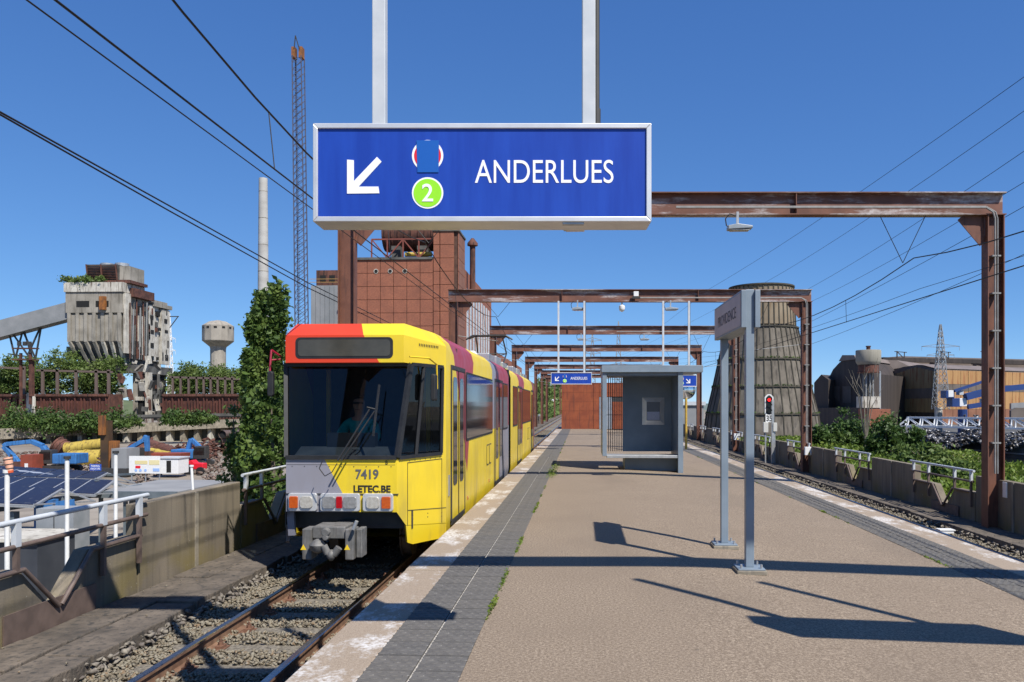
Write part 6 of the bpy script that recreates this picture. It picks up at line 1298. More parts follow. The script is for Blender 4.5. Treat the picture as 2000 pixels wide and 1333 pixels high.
# solar carport ---------------------------------------------------
sc_ = thing('solar_carport', 'car park roof of tilted dark solar panels in steel frames', 'carport', (X(100, 45), 45, GZ))
m, t, b = nmat('solar_cells'); b.inputs['Roughness'].default_value = 0.35; b.inputs['Specular IOR Level'].default_value = 0.12
c = mixc(t, ramp(t, noise(t, 5, 3), [(0.62, 0.0), (0.70, 0.35)]), (0.018, 0.018, 0.036), (0.2, 0.2, 0.2)); t.links.new(c, b.inputs['Base Color']); SOLAR = m
PALEF = M('panel_edge_alu', (0.5, 0.52, 0.55), None, rough=0.4, metal=0.4); FRAMEG = M('carport_steel', (0.10, 0.125, 0.14), (0.15, 0.175, 0.19), 2, 0.5)
def prow(tl, tr2, br, bl, n, zt_, zn, first_):
    """One tilted row: far edge tl-tr2 at distance zt_, near edge bl-br at zn; n panels."""
    A, B_, C_, D2 = at(*tl, zt_), at(*tr2, zt_), at(*br, zn), at(*bl, zn); up = (B_ - A).cross(D2 - A).normalized()
    if up.z < 0: up = -up
    mb = MB(); mb.prism([A - up * 0.06, B_ - up * 0.06, C_ - up * 0.06, D2 - up * 0.06], up * 0.03); mb.build('backing_frame', PALEF, sc_)
    for i in range(n):
        u0, u1 = (i + 0.03) / n, (i + 0.97) / n; q = [A.lerp(B_, u0), A.lerp(B_, u1), D2.lerp(C_, u1), D2.lerp(C_, u0)]
        c0 = (q[0] + q[1] + q[2] + q[3]) / 4; q = [c0 + (v_ - c0) * 0.975 for v_ in q]; mb = MB(); mb.prism([v_ - up * 0.028 for v_ in q], up * 0.03); mb.build('solar_panel', SOLAR, sc_)
    mb = MB(); mb.bar(D2 - up * 0.12, C_ - up * 0.12, 0.09, 0.09); mb.bar(B_ - up * 0.1, C_ - up * 0.1, 0.09, 0.09); E2 = at(br[0] + 12, br[1] + 10, zn + 0.5); mb.bar(B_ - up * 0.1, B_ + Vector((1.6, 0.3, -0.75)), 0.08, 0.08); mb.bar(C_, B_ + Vector((1.6, 0.3, -0.75)), 0.08, 0.08); mb.build('steel_frame', GALV, sc_)
    return A, B_, C_, D2
prow((-45, 907), (211, 922), (186, 935), (-130, 926), 8, 50, 46.8, 0); prow((-120, 926), (222, 938), (186, 965), (-200, 948), 8, 46.5, 42.8, 1); prow((-200, 944), (122, 953), (66, 986), (-260, 972), 6, 42.3, 38.5, 2)
mb = MB(); mb.bar(at(-60, 1003, 39), at(185, 965, 44), 0.25, 0.3); mb.bar(at(90, 985, 42), at(275, 950, 48), 0.2, 0.25); mb.bar(at(180, 930, 50), at(262, 926, 49), 0.12, 0.12); mb.bar(at(185, 940, 46), at(262, 952, 48), 0.15, 0.15); mb.build('main_beam', FRAMEG, sc_)
for px, py, zc in ((25, 1000, 39), (137, 985, 42), (262, 955, 48)): p = at(px, py, zc); mb = MB(); mb.bar((p.x, p.y, GZ), (p.x, p.y, p.z), 0.4, 0.4); mb.build('column', FRAMEG, sc_)
fr2 = thing('flat_roof_shelter', 'flat grey roofed bicycle shelter behind the parapet wall', 'shelter', tuple(at(330, 960, 46)))
a = [at(258, 945, 50), at(415, 950, 50), at(330, 962, 42), at(300, 960, 42)]; zf = Zh(948, 48); mb = MB(); x0, x1 = X(255, 48), X(412, 48); mb.box(x0, x1, 43, 50, -3.25, -3.1); mb.build('roof', M('roof_felt', (0.22, 0.22, 0.22), (0.28, 0.28, 0.275), 0.5, 0.8), fr2)
mb = MB(); mb.box(x0, x1, 42.9, 43.0, -3.45, -3.08); mb.build('fascia', FRAMEG, fr2)
for x in np.linspace(x0 + 0.3, x1 - 0.3, 4): mb = MB(); mb.box(x - 0.08, x + 0.08, 43.2, 43.4, GZ, -3.25); mb.build('post', FRAMEG, fr2)
mb = MB(); mb.box(x0 + 0.2, x1 - 0.2, 49.6, 49.7, GZ, -3.3); mb.build('back_wall', STEELG, fr2)
def pole(px, ytop, zc, label, r_=0.045, lean=0):
    p = at(px, ytop, zc); o = thing('white_pole', label, 'pole', (p.x, p.y, GZ), 'white poles below the viaduct'); mb = MB(); mb.cyl((p.x + lean, p.y, GZ), (p.x, p.y, p.z), r_, n=10); mb.build('shaft', WHITE, o, smooth=40); mb = MB(); mb.cyl((p.x, p.y, p.z), (p.x, p.y, p.z + 0.06), r_ * 1.6, n=10); mb.build('cap', DARK if ytop < 900 else WHITE, o); return o
pole(131, 897, 17, 'white pole in front of the solar panels, middle one'); pole(226, 886, 19, 'white pole in front of the solar panels, right one'); pole(374, 912, 30, 'short leaning white pole above the parapet wall', 0.05, 0.35)
wp = pole(14, 924, 15, 'white windsock pole at the left edge')
ws_ = thing('windsock', 'faded orange windsock hanging limp at the left edge', 'windsock', tuple(at(14, 900, 15)))
a, b_ = at(15, 894, 15), at(20, 921, 15); mb = MB(); mb.cyl(a, b_, 0.085, 0.055, n=12, cap=False); mb.build('sock', M('windsock_cloth', (0.75, 0.35, 0.22), (0.85, 0.48, 0.34), 8, 0.8), ws_, smooth=50)
for u in (0.15, 0.5, 0.8): q = a.lerp(b_, u); d_ = (b_ - a).normalized(); mb = MB(); mb.cyl(q - d_ * 0.008, q + d_ * 0.008, 0.09 - 0.03 * u, n=12); mb.build('band', DARK, ws_)
mb = MB(); q = a.lerp(b_, 0.95); mb.cyl(q, b_ + (b_ - a).normalized() * 0.03, 0.058, 0.05, n=12); mb.build('tail', M('windsock_red', (0.7, 0.12, 0.04), None), ws_); mb = MB(); mb.bar(at(14, 926, 15), a + Vector((0, 0.1, 0.05)), 0.03, 0.03); mb.build('bracket', DARK, ws_)
# things down in the car park seen through the railing
hut = thing('flat_roof_hut', 'white roofed technical hut below the railing', 'hut', tuple(at(45, 1060, 26)))
p = at(45, 1050, 27); mb = MB(); mb.box(p.x - 3.2, p.x + 0.5, p.y, p.y + 2.0, GZ, -2.95); mb.build('walls', M('hut_painted_shade', (0.035, 0.04, 0.05), (0.055, 0.06, 0.07), 1, 0.7), hut); mb = MB(); mb.box(p.x - 3.3, p.x + 0.6, p.y - 0.15, p.y + 2.1, -2.95, -2.83); mb.build('roof', PALEC, hut)  # walls coloured near black to stand in for shade under the carport
cbx = thing('grey_cabinet', 'tall pale grey metal cabinet seen through the railing', 'cabinet', tuple(at(108, 1050, 30))); p = at(108, 1010, 30); mb = MB(); mb.box(p.x - 0.75, p.x + 0.7, p.y, p.y + 1, GZ, p.z + 0.3); mb.build('case', M('cabinet_grey', (0.24, 0.26, 0.27), (0.32, 0.33, 0.34), 1.5, 0.6), cbx)
for dx_ in (-0.05,): mb = MB(); mb.box(p.x + dx_ - 0.015, p.x + dx_ + 0.015, p.y - 0.01, p.y - 0.001, GZ + 0.2, p.z + 0.2); mb.build('door_joint', DARK, cbx)
bl = thing('blue_machine', 'blue machine part stored below the solar roof', 'machine', tuple(at(100, 990, 40))); p = at(100, 993, 40); mb = MB(); mb.box(p.x - 0.9, p.x - 0.3, p.y, p.y + 1, GZ, p.z + 0.35); mb.bar(p + Vector((-0.3, 0, 0)), p + Vector((1.1, 0, 0.2)), 0.4, 0.5); mb.build('frame', BLUEM, bl)
def car(px, py, zc, mat, label, ang):
    p = at(px, py, zc); p.z = GZ; c0 = thing('parked_car', label, 'car', tuple(p), 'cars parked below the viaduct', rotz=ang); ORG[c0] = Vector((0, 0, 0))
    body = [(-2.05, 0.35), (-2.1, 0.75), (-1.35, 0.92), (-0.75, 1.42), (0.75, 1.45), (1.5, 0.98), (2.05, 0.85), (2.1, 0.4)]
    mb = MB(); mb.prism([(x, -0.82, z) for x, z in body], (0, 1.64, 0)); mb.build('body', mat, c0, local=True, bevel=0.08)
    mb = MB(); mb.prism([(x, -0.83, z) for x, z in [(-1.15, 0.95), (-0.68, 1.36), (0.68, 1.38), (1.3, 0.98)]], (0, 1.66, 0)); mb.build('side_window', SIDEG, c0, local=True)
    mb = MB(); mb.add([(-1.32, -0.7, 0.96), (-1.32, 0.7, 0.96), (-0.78, 0.62, 1.40), (-0.78, -0.62, 1.40)], [(0, 1, 2, 3)]); mb.v = [(x - 0.02, y, z + 0.015) for x, y, z in mb.v]; mb.build('windscreen', SIDEG, c0, local=True)
    for x in (-1.3, 1.3):
        for y in (-0.84, 0.68): mb = MB(); mb.cyl((x, y, 0.32), (x, y + 0.17, 0.32), 0.32, n=16); mb.build('wheel', BLACK, c0, local=True)
    for y in (-0.6, 0.6): mb = MB(); mb.box(-2.13, -2.08, y - 0.18, y + 0.18, 0.62, 0.76); mb.build('headlight', LAMPW, c0, local=True)
car(52, 1165, 33, WHITE, 'white car below the railing vee, nearest one', 0.5); car(20, 1130, 37, M('silver_car', (0.35, 0.38, 0.42), None, rough=0.3, metal=0.4), 'silver car behind the white car below the railing', 0.5)
fe = thing('mesh_fence', 'green wire mesh fence below the viaduct wall', 'fence', tuple(at(190, 1040, 24)))
GRN = M('fence_green', (0.02, 0.09, 0.06), None, rough=0.5)
fa, fb_ = at(130, 1020, 28), at(560, 960, 33)
for k in range(9): u = k / 8; q = fa.lerp(fb_, u); mb = MB(); mb.bar((q.x, q.y, GZ), (q.x, q.y, GZ + 2.2), 0.06, 0.06); mb.build('post', GRN, fe)
mb = MB()
for k in range(90): u = k / 89; q = fa.lerp(fb_, u); mb.bar((q.x, q.y, GZ + 0.1), (q.x, q.y, GZ + 2.1), 0.015, 0.015)
for z in (0.1, 0.7, 1.3, 2.1): mb.bar((fa.x, fa.y, GZ + z), (fb_.x, fb_.y, GZ + z), 0.015, 0.015)
tag(mb.build('wire_mesh', GRN, fe), kind='stuff')
# ---------------------------------------------------------------- background, right side
DKS = M('dark_hall_sheet', (0.035, 0.027, 0.024), (0.06, 0.046, 0.04), 0.15, 0.8, stretch=(4, 4, 0.2))
TAN_SHADE = M('rust_streaked_shaded_tan', (0.22, 0.155, 0.075), (0.31, 0.215, 0.105), 0.25, 0.75, stretch=(3, 3, 0.15), c3=(0.20, 0.075, 0.03))  # rust streaked gable sheet, dulled: the gable's shade is in its colour
OCHR = M('orange_rust_sheet', (0.34, 0.185, 0.07), (0.41, 0.235, 0.095), 0.2, 0.75, stretch=(3, 3, 0.15), c3=(0.28, 0.10, 0.035))
ROOFB = M('brown_sheet_roof', (0.15, 0.12, 0.105), (0.21, 0.17, 0.15), 0.2, 0.75)
BANDS = M('grey_brown_band', (0.11, 0.09, 0.075), (0.16, 0.13, 0.11), 0.2, 0.8)
# grassy bank between the viaduct and the river
m, t, b = nmat('bank_grass')
c = ramp(t, noise(t, 0.5, 7), [(0.35, (0.06, 0.075, 0.016)), (0.6, (0.12, 0.13, 0.03))]); c = mixc(t, ramp(t, noise(t, 0.16, 5), [(0.50, 0.0), (0.60, 0.8)]), c, (0.16, 0.12, 0.08)); t.links.new(c, b.inputs['Base Color']); b.inputs['Roughness'].default_value = 0.95; bumped(t, b, noise(t, 6, 5), 0.6, 0.1); BANKM = m
def bz_(x, y):
    s = min(1, max(0, (x - 9) / 30.0)); return -1.35 - 1.5 * s ** 1.4 + 0.2 * math.sin(x * 0.5 + y * 0.2) + 0.2 * math.sin(y * 0.35)
def bedge(y): return 23 + (y - 40) * 0.30 if y > 20 else 17
gx = 18; gyn = 26; vs = []; ys_ = np.linspace(8, 84, gyn)
for y in ys_:
    xe = min(46, max(15, bedge(y)))
    for i in range(gx): x = 8.9 + (xe - 8.9) * i / (gx - 1); vs.append((x, y, bz_(x, y)))
    vs.append((xe + 3.0, y, GZ - 1.2))
W_ = gx + 1; mb = MB(); mb.add(vs, [(j * W_ + i, j * W_ + i + 1, (j + 1) * W_ + i + 1, (j + 1) * W_ + i) for j in range(gyn - 1) for i in range(W_ - 1)])
tag(mb.build('grass_bank', BANKM, recalc=False), kind='structure')
def gp(n, dens_seed):
    P = []
    for _ in range(n):
        y = RNG.uniform(14, 82); xe = min(46, max(15, bedge(y))); x = RNG.uniform(9.2, xe); 
        if math.sin(x * 0.35 + dens_seed) + math.sin(y * 0.23) < -0.7: continue
        P.append((x, y, bz_(x, y) + abs(RNG.normal(0.03, 0.1))))
    return np.array(P)
tag(leaves('bank_grass_tufts', gp(52000, 1.0), 0.16, GRASS, flat=-0.6), kind='stuff')
m, t, b = nmat('river_water'); b.inputs['Base Color'].default_value = (0.012, 0.016, 0.014, 1); b.inputs['Roughness'].default_value = 0.08; bumped(t, b, noise(t, 0.8, 4), 0.12, 0.2); 
mb = MB(); mb.add([(20, -20, GZ + 0.05), (220, -20, GZ + 0.05), (220, 150, GZ + 0.05), (40, 150, GZ + 0.05)], [(0, 1, 2, 3)]); tag(mb.build('river', m), kind='structure')
# quay beyond the river
qy = thing('quay_wall', 'dark quay wall beyond the river with pale pipes along it', 'wall', tuple(at(1900, 870, 112)))
a = at(1745, 845, 150); b_ = at(2300, 905, 95)
mb = MB(); mb.prism([(a.x, a.y, GZ - 0.5), (b_.x, b_.y, GZ - 0.5), (b_.x, b_.y, -4.6), (a.x, a.y, -3.6)], (30, 60, 0)); mb.build('wall', VOID if False else SOOT, qy)
for z0, z1 in ((0.6, 0.0), (2.3, 1.6)): mb = MB(); mb.cyl((a.x, a.y - 0.5, GZ + z0 * 0.9 + 0.3), (b_.x, b_.y - 0.5, GZ + z0 * 0.55 + 0.3), 0.14, n=8); mb.build('pipe', GALV, qy)
# cooling tower
cz_ = 98.0; ccx = at(1487, 793, cz_)
ct = thing('cooling_tower', 'brown timber clad cooling tower tapering to a round top', 'cooling tower', (ccx.x, ccx.y, GZ))
CL1 = M('weathered_cladding', (0.11, 0.094, 0.074), (0.18, 0.156, 0.126), 0.6, 0.9, c3=(0.07, 0.06, 0.05), bump=0.4, bscale=4); CL2 = M('pale_cladding', (0.20, 0.155, 0.105), (0.27, 0.215, 0.15), 0.5, 0.9, c3=(0.2, 0.14, 0.08)); DKC = M('cladding_rib', (0.05, 0.045, 0.035), (0.08, 0.07, 0.05), 1, 0.9)
lev = [(1000, 128), (868, 113), (808, 105), (757, 93), (705, 82), (643, 68), (640, 64), (563, 60)]
rz_ = [(hw * cz_ / FPX, Zh(y, cz_)) for y, hw in lev]; NS = 40
for k in range(len(rz_) - 1):
    (r0, z0), (r1, z1) = rz_[k], rz_[k + 1]
    if z1 - z0 < 0.4: continue
    for i in range(NS):
        a0 = 6.28319 * i / NS; a1 = 6.28319 * (i + 1) / NS
        if math.sin((a0 + a1) / 2) > 0.35: continue                                   # far side is not seen
        mb = MB(); e = 0.004; q = []
        for (r_, z_) in ((r0, z0 + 0.08), (r1, z1 - 0.08)):
            for aa in (a0 + e * 2, a1 - e * 2): q.append(Vector((ccx.x + r_ * math.cos(aa), ccx.y + r_ * math.sin(aa), z_)))
        n_ = Vector((math.cos((a0 + a1) / 2), math.sin((a0 + a1) / 2), 0.25)) * 0.12
        mb.add(q + [p_ - n_ for p_ in q], [(0, 1, 3, 2), (4, 6, 7, 5), (0, 4, 5, 1), (1, 5, 7, 3), (3, 7, 6, 2), (2, 6, 4, 0)]); mb.build('cladding_panel', CL2 if k == len(rz_) - 2 else CL1, ct)
mb = MB(); mb.lathe([(r_ - 0.12, z_) for r_, z_ in rz_], (ccx.x, ccx.y, 0), NS, cap=False); mb.build('inner_shell', DKC, ct)
for k, (r_, z_) in enumerate(rz_[1:]):
    if k == len(rz_) - 3: continue
    mb = MB(); mb.lathe([(r_ - 0.05, -0.1), (r_ + 0.16, -0.1), (r_ + 0.16, 0.08), (r_ - 0.05, 0.08)], (ccx.x, ccx.y, z_), NS, cap=False); mb.build('ring_beam', DKC, ct)
for i in range(NS):
    aa = 6.28319 * i / NS
    if math.sin(aa) > 0.35: continue
    mb = MB()
    for (r0, z0), (r1, z1) in zip(rz_[:-1], rz_[1:]): mb.bar((ccx.x + (r0 + 0.03) * math.cos(aa), ccx.y + (r0 + 0.03) * math.sin(aa), z0), (ccx.x + (r1 + 0.03) * math.cos(aa), ccx.y + (r1 + 0.03) * math.sin(aa), z1), 0.12, 0.1)
    mb.build('rib', DKC, ct)
moss = []
for r_, z_ in rz_[1:5]:
    aa = RNG.uniform(3.1, 6.3, 260); moss.append(np.column_stack([ccx.x + (r_ + 0.12) * np.cos(aa), ccx.y + (r_ + 0.12) * np.sin(aa), z_ + 0.08 + np.abs(RNG.normal(0, 0.07, 260))]))
tag(leaves('ledge_moss', np.concatenate(moss), 0.16, LEAF_D), kind='stuff')
# steel works halls --------------------------------------------
def frame_of(px, zc, ang): 
    o = at(px, 793, zc); return o, Vector((math.cos(ang), math.sin(ang), 0)), Vector((-math.sin(ang), math.cos(ang), 0))
ha = thing('dark_steel_hall', 'dark brown steel hall with stepped mansard roof beyond the bushes', 'building', tuple(at(1660, 793, 270)))
zc = 270.0
def prof_hall(th, pts, zc, vec, mat, nm, turn=0.0): mb = MB(); mb.prism([at(*p_, zc - (p_[0] - 1597) * turn) for p_ in pts], vec); return mb.build(nm, mat, th)   # turn: gable swung round, right end nearer
back = Vector((45, 60, 0))
P_ = [(1597, 880), (1597, 742), (1617, 742), (1627, 722), (1640, 708), (1664, 698), (1670, 702), (1686, 730), (1704, 730), (1704, 880)]
TN = 0.28
prof_hall(ha, P_, zc, back, DKS, 'gable_block', TN)
mb = MB(); A = at(1638, 700, zc); B_ = at(1668, 697, zc); mb.prism([at(p_[0], p_[1], zc - 0.5 - (p_[0] - 1597) * TN) for p_ in ((1638, 706), (1672, 702), (1668, 694), (1645, 694))], back); mb.build('roof_monitor', ROOFB, ha)
prof_hall(ha, [(1590, 880), (1590, 748), (1604, 732), (1618, 742), (1618, 880)], zc - 8, back, DKS, 'lean_to', TN)
for k, px in enumerate((1624, 1646)): mb = MB(); zq = [zc - 0.6 - (v_ - 1597) * TN for v_ in (px, px + 16)]; mb.prism([at(px, 787, zq[0]), at(px + 16, 787, zq[1]), at(px + 16, 755, zq[1]), at(px, 755, zq[0])], (0, 0.3, 0)); mb.build('big_door', M('hall_door', (0.07, 0.062, 0.058), (0.095, 0.085, 0.08), 0.3, 0.8) if k == 0 else bpy.data.materials['hall_door'], ha)
prof_hall(ha, [(1590, 890), (1590, 797), (1720, 797), (1720, 890)], zc - 12, Vector((6, 12, 0)), DKS, 'low_annex', TN)
prof_hall(ha, [(1700, 740), (1700, 712), (1718, 704), (1752, 704), (1776, 716), (1740, 722), (1736, 740)], zc + 6, back, ROOFB, 'second_roof')
hb = thing('tan_steel_hall', 'long rust streaked tan steel hall with dark band behind the crane', 'building', tuple(at(1860, 793, 250)))
zc = 250.0
cor = at(1829, 793, zc)                                           # corner between gable and long wall
gd = (at(1733, 793, zc + 26) - cor); gd.z = 0                     # along the gable, to the left and away
ld = (at(2130, 793, zc + 40) - cor); ld.z = 0                     # along the long wall, to the right
zz = lambda y: Zh(y, zc)
def vq(o_, d_, u0, u1, z0, z1, th, mat, nm, par):
    n_ = Vector((d_.y, -d_.x, 0)).normalized(); n_ = n_ if n_.y < 0 else -n_
    mb = MB(); p0 = o_ + d_ * u0; p1 = o_ + d_ * u1; mb.prism([Vector((p0.x, p0.y, z0)), Vector((p1.x, p1.y, z0)), Vector((p1.x, p1.y, z1)), Vector((p0.x, p0.y, z1))], n_ * th); return mb.build(nm, mat, par)
gpr = [(0.0, GZ), (1.0, GZ), (1.0, zz(728)), (0.82, zz(716)), (0.66, zz(712)), (0.35, zz(710)), (0.0, zz(722))]
mb = MB(); mb.prism([Vector((cor.x + gd.x * u, cor.y + gd.y * u, z)) for u, z in gpr], ld); mb.build('hall_body', BANDS, hb)
nshe = 14
for k in range(nshe):
    u0, u1 = k / nshe + 0.002, (k + 1) / nshe - 0.002
    zt = zz(722 + (710 - 722) * min(1, u0 / 0.35)) if u0 < 0.35 else zz(710 + (728 - 710) * (u0 - 0.35) / 0.65)
    for z0, z1, mt_ in ((zz(758), zt - 0.6, TAN_SHADE), (zz(778), zz(758.4), BANDS), (zz(806), zz(778.4), TAN_SHADE), (GZ, zz(806.4), DKS)): vq(cor, gd, u0, u1, z0, z1, 0.15, mt_, 'wall_sheet', hb)
for k in range(22):
    u0, u1 = k / 22 + 0.001, (k + 1) / 22 - 0.001
    for z0, z1, mt_ in ((zz(750), zz(723), OCHR), (zz(764), zz(750.4), BANDS), (zz(800), zz(764.4), OCHR), (GZ, zz(800.4), M('brick_brown_sheet', (0.2, 0.085, 0.05), (0.26, 0.12, 0.07), 0.2, 0.8) if k == 0 else bpy.data.materials['brick_brown_sheet'])): vq(cor, ld, u0, u1, z0, z1, 0.15, mt_, 'wall_sheet', hb)
up_ = Vector((0, 0, 0.5)); g1 = cor + gd * 0.35
mb = MB(); mb.add([Vector((cor.x, cor.y, zz(722) + 0.3)), Vector((cor.x + ld.x, cor.y + ld.y, zz(722) + 0.3)), Vector((g1.x + ld.x, g1.y + ld.y, zz(710) + 0.3)), Vector((g1.x, g1.y, zz(710) + 0.3))], [(0, 1, 2, 3)]); mb.build('roof_slope', ROOFB, hb)
hc = thing('far_steel_hall', 'long low pitched dark hall roof behind the tan hall', 'building', tuple(at(1850, 793, 330)))
prof_hall(hc, [(1690, 820), (1690, 702), (1760, 696), (2150, 706), (2150, 820)], 335, Vector((40, 60, 0)), ROOFB, 'hall_block'); mb = MB(); mb.prism([at(1725, 698, 330), at(2150, 708, 330), at(2150, 716, 330), at(1725, 706, 330)], Vector((0, 3, 0))); mb.build('ridge_band', DKS, hc)
for px in (1752, 1838, 1920): a = at(px, 702, 332); mb = MB(); mb.bar(a, a + Vector((0, 0, 3.4)), 0.4, 0.4); mb.bar(a + Vector((3, 0, 0)), a + Vector((3, 0, 3.0)), 0.3, 0.3); mb.bar(a + Vector((0, 0, 3.2)), a + Vector((3, 0, 0.2)), 0.3, 0.3); mb.bar(a + Vector((-1, 0, 3.2)), a + Vector((4, 0, 2.8)), 0.3, 0.3); mb.build('roof_gear', DKS, hc)
hd_ = thing('low_sheet_sheds', 'low grey and brown sheds right of the nearest gantry post', 'building', tuple(at(1990, 800, 200)))
prof_hall(hd_, [(1975, 850), (1975, 803), (1985, 797), (2100, 797), (2100, 850)], 200, Vector((10, 20, 0)), BANDS, 'shed'); prof_hall(hd_, [(1975, 800), (1975, 788), (2100, 780), (2100, 800)], 215, Vector((10, 20, 0)), STEELG, 'upper_shed')
# water tank on legs
tk_ = thing('elevated_water_tank', 'round concrete water tank on a steel frame before the dark hall', 'water tank', tuple(at(1696, 793, 215)))
tc_ = at(1696, 793, 215); k_ = 215 / FPX
mb = MB(); mb.lathe([(20 * k_, Zh(713, 215)), (22.5 * k_, Zh(709, 215)), (23.5 * k_, Zh(706, 215)), (23.5 * k_, Zh(686, 215)), (22.6 * k_, Zh(684.5, 215))], (tc_.x, tc_.y, 0), 26); mb.build('tank', M('tank_concrete', (0.22, 0.205, 0.165), (0.30, 0.28, 0.23), 0.3, 0.9, stretch=(2, 2, 0.3)), tk_, smooth=40)
mb = MB(); mb.lathe([(19 * k_, Zh(728, 215)), (19 * k_, Zh(713.5, 215))], (tc_.x, tc_.y, 0), 26); mb.lathe([(21 * k_, Zh(729, 215)), (21 * k_, Zh(727, 215))], (tc_.x, tc_.y, 0), 26); mb.build('gallery', RUSTD, tk_)
mb = MB(); mb.lathe([(4 * k_, Zh(685, 215)), (4 * k_, Zh(678, 215)), (5 * k_, Zh(678, 215)), (5 * k_, Zh(676, 215))], (tc_.x, tc_.y, 0), 10); mb.build('hatch', RUSTD, tk_)
for i in range(8): aa = i * 0.785; mb = MB(); mb.bar((tc_.x + 9.5 * k_ * math.cos(aa), tc_.y + 9.5 * k_ * math.sin(aa), Zh(775, 215)), (tc_.x + 9 * k_ * math.cos(aa), tc_.y + 9 * k_ * math.sin(aa), Zh(729, 215)), 0.3, 0.3); mb.build('leg', STEELG, tk_)
mb = MB(); mb.bar((tc_.x + 17 * k_, tc_.y - 2, Zh(815, 215)), (tc_.x + 17 * k_, tc_.y - 2, Zh(726, 215)), 0.35, 0.35); mb.build('riser_pipe', GALV, tk_)
mb = MB(); mb.box(tc_.x - 17 * k_, tc_.x + 17 * k_, tc_.y - 2.4, tc_.y + 2.4, Zh(797, 215), Zh(775, 215)); mb.build('base_drum', PALEC, tk_); mb = MB(); mb.box(tc_.x - 14 * k_, tc_.x + 26 * k_, tc_.y - 6, tc_.y + 2, GZ, Zh(799, 215)); mb.build('brick_base', BRICK, tk_)
# pylons
def pylon(px, zc, ytop, yb, w_px, arms, label, mat, r_=0.16):
    p = at(px, 793, zc); k2 = zc / FPX; py = thing('lattice_pylon', label, 'pylon', (p.x, p.y, GZ), 'lattice pylons'); mb = MB(); zt, zb2 = Zh(ytop, zc), Zh(yb, zc); n = 12
    def wd(u): return w_px * k2 * (1 - u) ** 0.8 * 0.5 + 0.12
    for i in range(n):
        u0, u1 = i / n, (i + 1) / n; z0, z1 = lerp(zb2, zt, u0), lerp(zb2, zt, u1); w0, w1 = wd(u0), wd(u1)
        C0 = [Vector((p.x + sx * w0, p.y + sy * w0, z0)) for sx, sy in ((-1, -1), (1, -1), (1, 1), (-1, 1))]; C1 = [Vector((p.x + sx * w1, p.y + sy * w1, z1)) for sx, sy in ((-1, -1), (1, -1), (1, 1), (-1, 1))]
        for q in range(4): mb.bar(C0[q], C1[q], r_, r_); mb.bar(C0[q], C1[(q + 1) % 4], r_ * 0.6, r_ * 0.6); mb.bar(C0[(q + 1) % 4], C1[q], r_ * 0.6, r_ * 0.6)
    mb.build('mast', mat, py)
    for ya, hw in arms:
        z = Zh(ya, zc); mb = MB()
        for s in (-1, 1): mb.bar((p.x, p.y, z + 2.5 * k2 * 2), (p.x + s * hw * k2, p.y, z), r_ * 0.8, r_ * 0.8); mb.bar((p.x, p.y, z - 1.0 * k2 * 2), (p.x + s * hw * k2, p.y, z), r_ * 0.8, r_ * 0.8); mb.bar((p.x + s * hw * k2, p.y, z), (p.x + s * hw * k2, p.y, z - 8 * k2), r_ * 0.4, r_ * 0.4)
        mb.build('cross_arm', mat, py)
    return py
PYM = M('pylon_grey', (0.24, 0.25, 0.255), (0.32, 0.33, 0.335), 1, 0.5, 0.3)
pyl = pylon(1837, 165, 634, 800, 22, ((677, 36), (694, 26)), 'tall grey lattice pylon before the tan hall', PYM, 0.12)
mb = MB(); p = at(1833, 793, 165); mb.cyl((p.x, p.y, GZ), (p.x, p.y, Zh(796, 165)), 0.75, n=14); mb.build('concrete_foot', PALEC, pyl)
pylon(1157, 420, 650, 790, 14, ((665, 18), (690, 16)), 'distant pylon with a ring head above the corten housing', PYM, 0.35); pylon(1208, 480, 628, 790, 16, ((715, 32), (740, 24)), 'distant pylon with wide arms above the shelter', PYM, 0.35); pylon(331, 330, 612, 780, 12, ((662, 12), (685, 12)), 'white lattice pylon right behind the bunker tower', WHITE, 0.22)
# scrap crane
cn = thing('scrap_crane', 'dark blue scrap handling crane with white cab panels', 'crane', tuple(at(1885, 830, 160)))
zc = 160.0; BLD = M('crane_blue', (0.015, 0.04, 0.15), (0.02, 0.055, 0.2), 0.5, 0.5)
a = at(1880, 834, zc); mb = MB(); mb.cyl((a.x, a.y, GZ), (a.x, a.y, Zh(800, zc)), 0.9, n=14); mb.build('pedestal', BLD, cn)
def cbox(x0, y0, x1, y1, mat, nm, d0=0, d1=2.6): u = at(x0, y1, zc); v2 = at(x1, y0, zc); mb = MB(); mb.box(u.x, v2.x, u.y + d0, u.y + d1, u.z, v2.z); mb.build(nm, mat, cn, bevel=0.05)
cbox(1860, 778, 1878, 795, BLD, 'machine_house'); cbox(1874, 778, 1888, 794, WHITE, 'white_panel', -0.1, 0.5); cbox(1848, 763, 1864, 778, BLD, 'counterweight'); cbox(1852, 763, 1862, 776, WHITE, 'counterweight_plate', -0.1, 0.4); cbox(1874, 763, 1882, 772, GREYP, 'winch_cover', 0, 1.5); cbox(1920, 779, 1929, 789, GREYP, 'operator_cab', -0.5, 1.5)
mb = MB(); mb.bar(at(1885, 776, zc), at(1940, 762, zc), 1.3, 1.5, up=(0, 1, 0)); mb.bar(at(1940, 762, zc), at(2060, 750, zc), 1.1, 1.2, up=(0, 1, 0)); mb.build('boom', BLD, cn); mb = MB(); mb.bar(at(1864, 764, zc), at(1960, 733, zc), 0.5, 0.7, up=(0, 1, 0)); mb.build('tie_arm', BLD, cn); mb = MB(); mb.bar(at(1890, 795, zc), at(1922, 790, zc), 0.8, 0.9); mb.build('cab_arm', BLD, cn)
